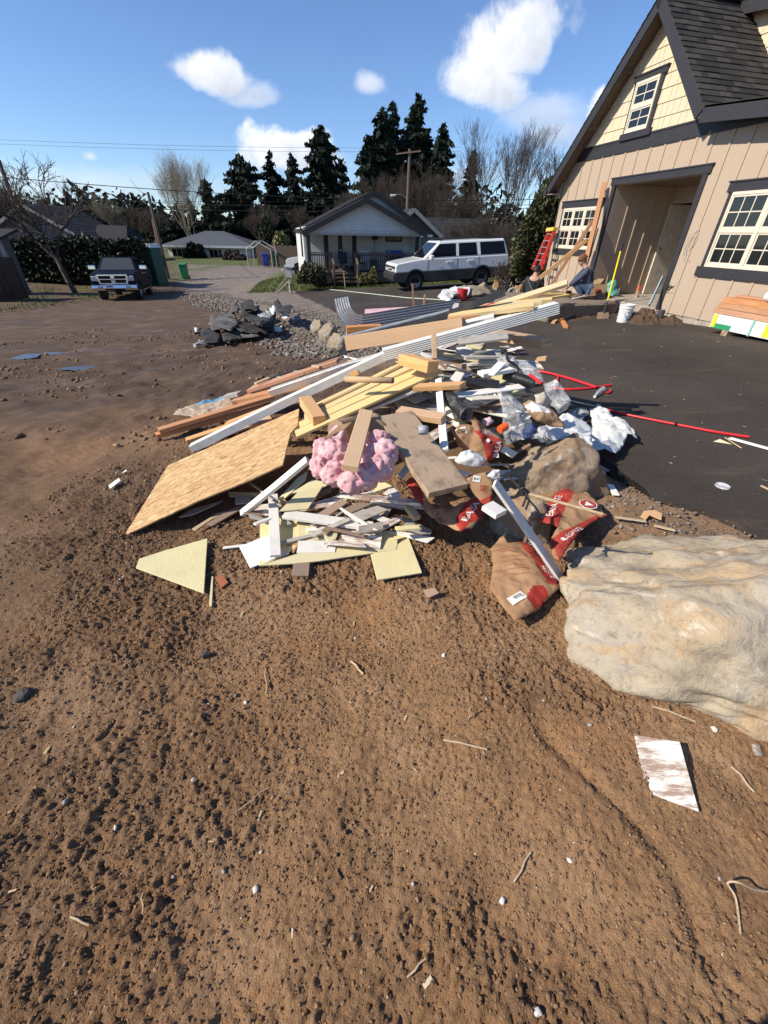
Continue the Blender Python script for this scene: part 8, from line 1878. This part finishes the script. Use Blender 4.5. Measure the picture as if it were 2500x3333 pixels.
for k, (f, a, b_, w, lab) in enumerate(((kR, (255, 675), (445, 715), .008, 'pale split stick lying near the foreground centre'), (kR, (365, 585), (372, 540), .004, 'small bent straw standing upright with a long shadow'), (kR, (1160, 530), (1345, 595), .008, 'brown twig lying below the huge boulder'), (kR, (560, 1290), (635, 1160), .006, 'dry straw lying in the lower middle of the foreground'), (kN, (1030, 1245), (1160, 1145), .004, 'long thin straw left of the foreground centre'), (kN, (1150, 740), (1148, 630), .005, 'grey twig pointing at the yellow front boards'), (kN, (1515, 600), (1570, 655), .010, 'red brown twig below the square yellow board'), (kN, (305, 1705), (385, 1740), .006, 'orange twig at the lower left of the foreground'), (kN, (615, 1690), (618, 1600), .004, 'short straw at the lower left centre'), (kR, (1500, 790), (1600, 900), .008, 'dark twig at the right edge below the siding square'), (kR, (20+80, 0+1700), (180, 1620), .005, 'pale straw near the bottom of the picture'))):
    p, q = gg(f(*a), .008), gg(f(*b_), .008)
    if k == 1: p = gg(f(*a), 0); q = bb(f(*b_), (p-CAM).dot(Fv)-.02)
    pipe('twig', lab, [p, p.lerp(q, .35)+Vector((.004, 0, .006)), p.lerp(q, .7)+Vector((-.004, 0, .004)), q], [w*.6, w*.6, w*.5, w*.3] if False else w*.5, M_stick, n=6, cat='twig', group='twigs and straws on the near dirt')
m = MB()
pipe('fibre_strand', 'pale curled fibre strand at the right edge of the near dirt', [gg(kR(*q), dz) for q, dz in (((1540, 1510), .005), ((1520, 1360), .01), ((1485, 1295), .03), ((1530, 1290), .05), ((1600, 1320), .03), ((1690, 1335), .01))], .0035, M_stick, n=5, cat='strand', sm=5)
cdt_sheet('plastic_scrap', 'clear plastic scrap at the foot of the huge boulder by the right edge', [kR(1590, 690), kR(1625, 695), kR(1640, 740), kR(1605, 745)], lambda p: zz(p, .05), [M_film], crump(120, .02, 12, .02, .03), h=.008, cat='plastic scrap')
def litter():
    rg = np.random.default_rng(18); L = []
    for k in range(260):
        x, y = rg.uniform(-2.4, 2.0), rg.uniform(0, 4.5)
        if pad_d(x, y) > -.2: continue
        L.append((x, y, G(x, y)+.002))
    for k in range(700):
        y = rg.uniform(2.5, 14); x = rg.uniform(float(np.interp(y, _ye, _xe))+.7, 8); L.append((x, y, ZP(x, y)+.008))
    L = np.array(L); n = len(L); a = rg.random(n)*6.283; l = (.003+.014*rg.random(n)**4)*(1+.10*L[:, 1]); w = l*(.12+.3*rg.random(n)); c, s = np.cos(a), np.sin(a)
    V = np.empty((n, 4, 3)); tz = rg.uniform(0, .006, n)
    for i, (p, q) in enumerate(((-1, -1), (1, -1), (1, 1), (-1, 1))): V[:, i, 0] = L[:, 0]+p*l*c-q*w*s; V[:, i, 1] = L[:, 1]+p*l*s+q*w*c; V[:, i, 2] = L[:, 2]+(tz if i in (1, 2) else .002)
    o = mesh_obj('litter', V.reshape(-1, 3), [tuple(range(i*4, i*4+4)) for i in range(n)], smat('wood_litter', (.5, .36, .20), (.65, .5, .3), (.72, .68, .55))); tag(o, kind='stuff')
litter()
# ================================================================== trees, hedges, shrubs
M_bark = plain('grey_brown_bark', (.085, .066, .052), .95, var=.3, scale=4); M_twig = plain('dark_twig_bark', (.060, .046, .038), .95, var=.25); M_pale = plain('pale_birch_twigs', (.20, .17, .125), .95, var=.25); M_redtw = plain('reddish_twigs', (.062, .047, .038), .95, var=.25)
M_need = smat('dark_conifer_needles', (.008, .014, .010), (.014, .024, .014), (.024, .036, .020), rough=.8)
M_cedar = smat('cedar_needles', (.030, .038, .020), (.050, .056, .030), (.075, .072, .040), rough=.8)
M_hedge = smat('hedge_leaf', (.009, .014, .007), (.018, .026, .011), (.030, .040, .016), rough=.6)
M_rhodo = smat('glossy_shrub_leaf', (.025, .034, .014), (.055, .064, .026), (.11, .105, .05), (.16, .145, .085), rough=.4)
M_lime = smat('yellow_green_leaf', (.10, .11, .03), (.20, .19, .06), (.32, .27, .12), rough=.6)
def raw(name, V, F, mat, parent=None):
    """mesh straight from arrays; V (n, 3), F (m, k)"""
    me = bpy.data.meshes.new(name); V = np.asarray(V, np.float32); F = np.asarray(F, np.int32); k = F.shape[1]
    me.vertices.add(len(V)); me.vertices.foreach_set('co', V.ravel()); me.loops.add(F.size); me.loops.foreach_set('vertex_index', F.ravel())
    me.polygons.add(len(F)); me.polygons.foreach_set('loop_start', np.arange(0, F.size, k, dtype=np.int32)); me.update(calc_edges=True); me.materials.append(mat)
    o = bpy.data.objects.new(name, me); COL.objects.link(o)
    if parent: o.parent = parent
    return o
def sticks(name, segs, mat, parent=None, n=3):
    """tapered sticks (p, q, r0, r1) as one mesh"""
    P = np.array([s[0] for s in segs]); Q = np.array([s[1] for s in segs]); r0 = np.array([s[2] for s in segs])[:, None]; r1 = np.array([s[3] for s in segs])[:, None]
    d = Q-P; d /= np.linalg.norm(d, axis=1)[:, None]+1e-9; u = np.where(np.abs(d[:, 2:3]) < .9, [[0, 0, 1.]], [[1., 0, 0]]); s = np.cross(d, u); s /= np.linalg.norm(s, axis=1)[:, None]+1e-9; t = np.cross(s, d)
    V = np.empty((len(P), 2*n, 3))
    for k in range(n):
        a = 2*math.pi*k/n; o = s*math.cos(a)+t*math.sin(a); V[:, k] = P+o*r0; V[:, n+k] = Q+o*r1
    F = np.array([[k, (k+1) % n, n+(k+1) % n, n+k] for k in range(n)])[None]+(np.arange(len(P))*2*n)[:, None, None]
    return raw(name, V.reshape(-1, 3), F.reshape(-1, 4), mat, parent)
def leafcards(name, C, size, mat, parent=None, seed=1, droop=None, el=1.0):
    rg = np.random.default_rng(seed); n = len(C); a = rg.normal(size=(n, 3)); 
    if droop is not None: a = droop+.45*a
    a /= np.linalg.norm(a, axis=1)[:, None]; b = rg.normal(size=(n, 3)); b -= a*(a*b).sum(1)[:, None]; b /= np.linalg.norm(b, axis=1)[:, None]
    s = (size*(.6+.8*rg.random(n)))[:, None] if np.ndim(size) == 0 else (size*(.6+.8*rg.random(n)))[:, None]
    V = np.stack([C-a*s*el, C+b*s*.5, C+a*s*el, C-b*s*.5], 1); F = np.arange(n*4).reshape(-1, 4)
    return raw(name, V.reshape(-1, 3), F, mat, parent)
def bare(label, base, H, seed, spread=.55, up=.35, r=.12, depth=6, trunks=1, mat=None, lean=(0, 0), split=3, dens=1.0, name='bare_tree', group=None, first=.25):
    rd = random.Random(seed); tr = []; cr = []
    def grow(p, d, L, r, k):
        n = 3; q = p
        for i in range(n):
            d = (d+Vector((rd.gauss(0, .10), rd.gauss(0, .10), up*.10+rd.gauss(0, .05)))).normalized(); q2 = q+d*L/n; ra = r*(1-.3*i/n); rb = r*(1-.3*(i+1)/n)
            (tr if k == depth else cr).append((q[:], q2[:], ra, rb))
            if k < depth and k > 0 and rd.random() < .5*dens:
                e = (d+Vector((rd.gauss(0, 1), rd.gauss(0, 1), rd.gauss(.2, .6)))*spread).normalized(); grow(q2, e, L*.5, rb*.5, max(0, k-2))
            q = q2
        if k <= 0: return
        for j in range(split if k > 1 else 3):
            e = Vector((rd.gauss(0, 1), rd.gauss(0, 1), rd.gauss(0, .5))); e = (e-d*e.dot(d)).normalized()
            grow(q, (d+e*spread*rd.uniform(.5, 1.3)+Vector((0, 0, up*.4))).normalized(), L*rd.uniform(.62, .88), r*.62, k-1)
    for t in range(trunks):
        d = Vector((lean[0]+(rd.gauss(0, .22) if trunks > 1 else 0), lean[1]+(rd.gauss(0, .15) if trunks > 1 else 0), 1)).normalized()
        grow(Vector((rd.gauss(0, .25), rd.gauss(0, .2), -.1)) if trunks > 1 else Vector((0, 0, -.1)), d, H*first, r, depth)
    top = max(s[1][2] for s in cr); k = H/top
    sc_ = lambda S: [(tuple(Vector(a)*k), tuple(Vector(b)*k), c, d) for a, b, c, d in S]
    o = empty(name, base, 0, label, 'tree', group); sticks('trunk', sc_(tr), mat or M_bark, o, 7); sticks('crown', sc_(cr), mat or M_twig, o, 3); return o
def conifer(label, base, H, R0, seed, mat=None, dens=1.0, droop=-.35, bare_=.06, group=None, name='conifer', shape=.62, lean=0.0):
    rg = np.random.default_rng(seed); C = []; D = []; S = []; tr = []
    n = int(H*3.4*dens)
    for i in range(n):
        f = bare_+(1-bare_)*((i+rg.random())/n); z = H*f; R = R0*(1-f)**shape*(.55+.75*rg.random())+.15; a = rg.random()*6.283; dr = droop*(.5+rg.random())
        m = max(3, int(R*9)); t = (np.arange(m)+rg.random(m))/m; x = R*t
        px = np.cos(a)*x; py = np.sin(a)*x; pz = z+x*dr*(.4+t*.6)+.25*R*t**3
        w = .16*R*(1-t)+.12
        for k in range(3):
            C.append(np.stack([px+rg.normal(0, 1, m)*w*1.1+lean*z, py+rg.normal(0, 1, m)*w, pz-rg.random(m)*.35], -1)); D.append(np.stack([np.full(m, np.cos(a))*.7+rg.normal(0, .4, m), np.full(m, np.sin(a))*.7+rg.normal(0, .4, m), np.full(m, dr-.25)], -1)); S.append(.27+.36*(1-t)*min(1, R/2.5))
        tr.append(((lean*z, 0, z), (px[-1]*.8+lean*z, py[-1]*.8, pz[int(m*.8)]), .05, .015))
    o = empty(name, base, 0, label, 'tree', group)
    sticks('trunk', [((0, 0, -.3), (lean*H*.5, 0, H*.5), .02*H, .012*H), ((lean*H*.5, 0, H*.5), (lean*H, 0, H), .012*H, .01)]+tr, M_bark, o, 6)
    leafcards('crown', np.concatenate(C), np.concatenate(S), mat or M_need, o, seed, np.concatenate(D), 1.25); return o
def back(u0, v_top, Y):
    b = atY(DD(u0, 560), Y); t = atY(DD(u0, v_top), Y); g = T(b.x, Y) if Y < 85 else -1.15
    # plumb: the top of an upright tree leans in the picture, so take x from the top
    return (t.x, Y, g), t.z-g
cg = 'tall dark conifers behind the cottage'
for k, (u, v, Y, R0, sd, de, lab) in enumerate(((515, 330, 84, 5.6, 1, 1.2, 'broad dark conifer left of the cottage behind the ranch house'), (583, 325, 92, 3.4, 2, .75, 'thin ragged conifer left of the pair beside the broad one'), (628, 327, 92, 3.2, 3, .7, 'thin ragged conifer right of the pair beside the broad one'), (690, 270, 88, 5.4, 4, 1.2, 'tall full conifer standing just left of the cottage gable'), (737, 340, 95, 2.6, 5, .7, 'slim short conifer right of the tall full conifer'), (827, 230, 88, 4.8, 6, 1.3, 'dark conifer forming the left top of the tallest cluster'), (850, 215, 92, 3.6, 7, 1.2, 'dark conifer in the middle of the tallest cluster'), (795, 290, 86, 4.4, 16, 1.2, 'lower dark conifer at the left flank of the tallest cluster'), (897, 200, 90, 4.2, 8, 1.3, 'tallest conifer with a curved tip above the cottage ridge'), (957, 265, 86, 4.2, 9, 1.2, 'dark conifer right of the utility pole'), (925, 275, 92, 3.4, 17, 1.1, 'dark conifer just behind the utility pole lamp'))):
    b, H = back(u, v, Y); conifer(lab, b, H, R0*1.35, sd, dens=de*1.35, group=cg, lean=.025 if k == 8 else 0)
b, H = back(1024, 325, 70); conifer('narrow pointed brown green cedar right of the cottage', b, H, 3.4, 21, M_cedar, 2.6, -.1, .02, shape=1.05, name='cedar_tree')
b, H = back(440, 385, 78); conifer('small pale green conifer at the right foot of the birch', b, H, 3.2, 22, M_cedar, 1.3, name='cedar_tree')
for k, (u, v, Y) in enumerate(((255, 425, 96), (285, 418, 100), (225, 432, 98), (205, 438, 96), (310, 428, 98), (345, 440, 96), (380, 432, 100), (190, 430, 99), (408, 425, 102), (470, 440, 98), (60, 440, 104), (120, 436, 102))):
    b, H = back(u, v, Y); conifer('small dark conifer in the distant row behind the left houses', b, H, 3.0, 40+k, dens=.9, group='distant row of small conifers')
for k, (u, v, Y, r, dp, tr_, up, spd, mt, lab) in enumerate(((375, 308, 76, .075, 6, 7, .55, .42, M_pale, 'broad pale leafless tree of upright stems behind the ranch house'), (1085, 245, 62, .12, 6, 2, .55, .42, None, 'tall bare tree nearest the shrub by the house'), (1135, 262, 66, .11, 6, 2, .6, .44, None, 'tall bare tree right of the other one beside the house roof'), (1050, 300, 70, .14, 6, 1, .5, .45, None, 'slender bare tree just right of the pointed cedar'), (760, 400, 72, .14, 6, 3, .35, .55, M_redtw, 'low spreading bare tree over the cottage ridge'), (850, 350, 68, .14, 6, 4, .45, .5, M_redtw, 'bare brushy tree in front of the tallest conifers'), (935, 345, 66, .14, 6, 4, .45, .5, M_redtw, 'bare brushy tree right of the utility pole'), (990, 400, 60, .12, 6, 4, .4, .55, M_redtw, 'bare bush tree left of the pointed cedar'), (300, 440, 58, .16, 6, 3, .3, .6, M_redtw, 'round bare tree behind the portable toilet'), (245, 420, 80, .14, 6, 2, .4, .55, M_pale, 'pale bare tree above the distant conifer row'), (640, 440, 70, .10, 6, 3, .4, .5, M_redtw, 'bare brush left of the cottage roof'), (560, 430, 74, .10, 6, 3, .4, .5, M_redtw, 'bare brush in front of the broad conifer'), (1215, 300, 48, .16, 6, 1, .45, .5, None, 'bare tree peeping past the house roof edge'), (20, 380, 60, .14, 6, 3, .4, .55, None, 'bare tree behind the left edge house'))):
    b, H = back(u, v, Y); bare(lab, b, H, 60+k, spd, up, r, dp, tr_, mt, dens=.6 if tr_ < 3 else .8)
# leaning tree left of the pickup
bp = atY(DD(147, 588), 27.5); tp = atY(DD(75, 320), 27.5); g0 = T(bp.x, bp.y)
bare('bare grey tree leaning left beside the hedge behind the pickup', (bp.x, bp.y, g0), tp.z-g0, 12, .75, .18, .16, 6, 1, None, (-.13, 0), 3, 1.1, first=.42)
def hedge(name, lab, cx, cy, cz, sx, sy, h, n, leaf, mat, seed, cat='hedge', rz=0, lump=.25, core=True, round_=False):
    """bushy mass: many leaves over an uneven body, twigs inside"""
    rg = np.random.default_rng(seed); o = empty(name, (cx, cy, cz), rz, lab, cat)
    if round_:
        v = rg.normal(size=(n, 3)); v /= np.linalg.norm(v, axis=1)[:, None]; v[:, 2] = np.abs(v[:, 2])*1.0; k = (.62+.38*rg.random(n)**.5)*(1+lump*(fbm(v[:, 0]*3+seed, v[:, 2]*3+v[:, 1]*2, seed, 3)-.5)*2); C = v*k[:, None]*np.array([sx/2, sy/2, h])
    else:
        C = np.stack([rg.uniform(-sx/2, sx/2, n), rg.uniform(-sy/2, sy/2, n), h*rg.random(n)**.7], -1); k = rg.random(n) < .75; C[k, 1] = np.where(rg.random(k.sum()) < .6, -sy/2, sy/2)*(1+.12*rg.normal(size=k.sum())); kk = rg.random(n) < .22; C[kk, 2] = h*(1+.05*rg.normal(size=kk.sum())); C[:, 2] *= 1+lump*(fbm(C[:, 0]*.8, C[:, 1]*.8+seed, seed, 3)-.5)
    leafcards('foliage', C, leaf, mat, o, seed)
    sg = []; rd = random.Random(seed)
    for i in range(60 if core else 30): x, y = rd.uniform(-.42, .42)*sx, rd.uniform(-.35, .35)*sy; sg.append(((x*.6, y*.6, 0), (x, y, h*rd.uniform(.5, .9)), .03, .008))
    sticks('stems', sg, M_twig, o)
    return o
a, b = atY(DD(22, 580), 31.5), atY(DD(318, 580), 31.5); zt = atY(DD(180, 527), 31.5).z
hd_ = hedge('clipped_hedge', 'long dark clipped hedge behind the pickup', (a.x+b.x)/2, 32.4, -1.3, b.x-a.x, 1.9, zt+1.3, 26000, .14, M_hedge, 3)
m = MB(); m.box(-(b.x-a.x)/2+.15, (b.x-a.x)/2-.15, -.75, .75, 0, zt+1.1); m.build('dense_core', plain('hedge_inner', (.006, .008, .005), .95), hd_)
def bush(u, v, w, hpx, Y, mat, leaf, n, lab, seed, name='shrub', z=None):
    c = atY(DD(u, v), Y); e = atY(DD(u+w, v), Y); t = atY(DD(u, v-hpx), Y); return hedge(name, lab, c.x, Y, c.z, (e.x-c.x)*2, (e.x-c.x)*1.6, t.z-c.z, n, leaf, mat, seed, 'shrub', core=False, round_=True)
bush(1165, 598, 66, 205, 17.0, M_rhodo, .085, 15000, 'large glossy leaved evergreen shrub at the far corner of the tan house', 5)
bush(676, 612, 32, 44, 25.4, M_rhodo, .085, 2600, 'leafy green bush left of the porch steps', 6)
bush(786, 611, 9, 22, 25.9, M_lime, .06, 420, 'small yellow green shrub left of the pair in front of the deck', 7); bush(806, 609, 11, 29, 25.9, M_lime, .06, 560, 'taller yellow green shrub beside the small one in front of the deck', 8)
bush(424, 565, 24, 42, 60, M_hedge, .2, 1800, 'round dark bush in front of the ranch house windows', 9); bush(506, 565, 28, 22, 58, M_redtw, .16, 1200, 'low brown bush at the right end of the ranch house', 10)
bush(585, 548, 20, 85, 66, M_cedar, .28, 1800, 'weeping dark green shrub left of the white pickup', 11); bush(610, 560, 22, 60, 52, M_lime, .2, 900, 'olive bamboo like shrub behind the white pickup', 12)
for k, (u, v, H_, Y, lab) in enumerate(((1060, 455, 0, 30, 'brown twiggy thicket behind the suv'), (1110, 470, 0, 26, 'brown twiggy thicket between suv and evergreen shrub'), (1000, 470, 0, 34, 'grey twiggy thicket above the suv roof'), (690, 470, 0, 56, 'twiggy thicket left of the cottage'), (1120, 560, 0, 18.5, 'low tangled brush beside the kneeling person'))):
    b, H = back(u, v, Y); bare(lab, b, H, 90+k, .7, .2, .05, 5, 9, M_redtw, dens=1.2, name='thicket', first=.34)
def treeline():
    rg = np.random.default_rng(77); C = []; S = []
    for k in range(260):
        x = rg.uniform(-150, 110); y = rg.uniform(104, 128); h = rg.uniform(5, 9.5)*(1+.5*math.sin(x*.11)*math.sin(x*.041)); n = 150; v = rg.normal(size=(n, 3)); v /= np.linalg.norm(v, axis=1)[:, None]
        C.append(np.stack([x+v[:, 0]*3.6, y+v[:, 1]*2.5, -1+h*(.5+.5*v[:, 2])*(.7+.3*rg.random(n))], -1))
    C = np.concatenate(C); o = leafcards('distant_woods', C, .75, smat('distant_wood_leaf', (.020, .022, .016), (.034, .032, .024), (.05, .043, .034)), None, 7); tag(o, kind='stuff')
treeline()
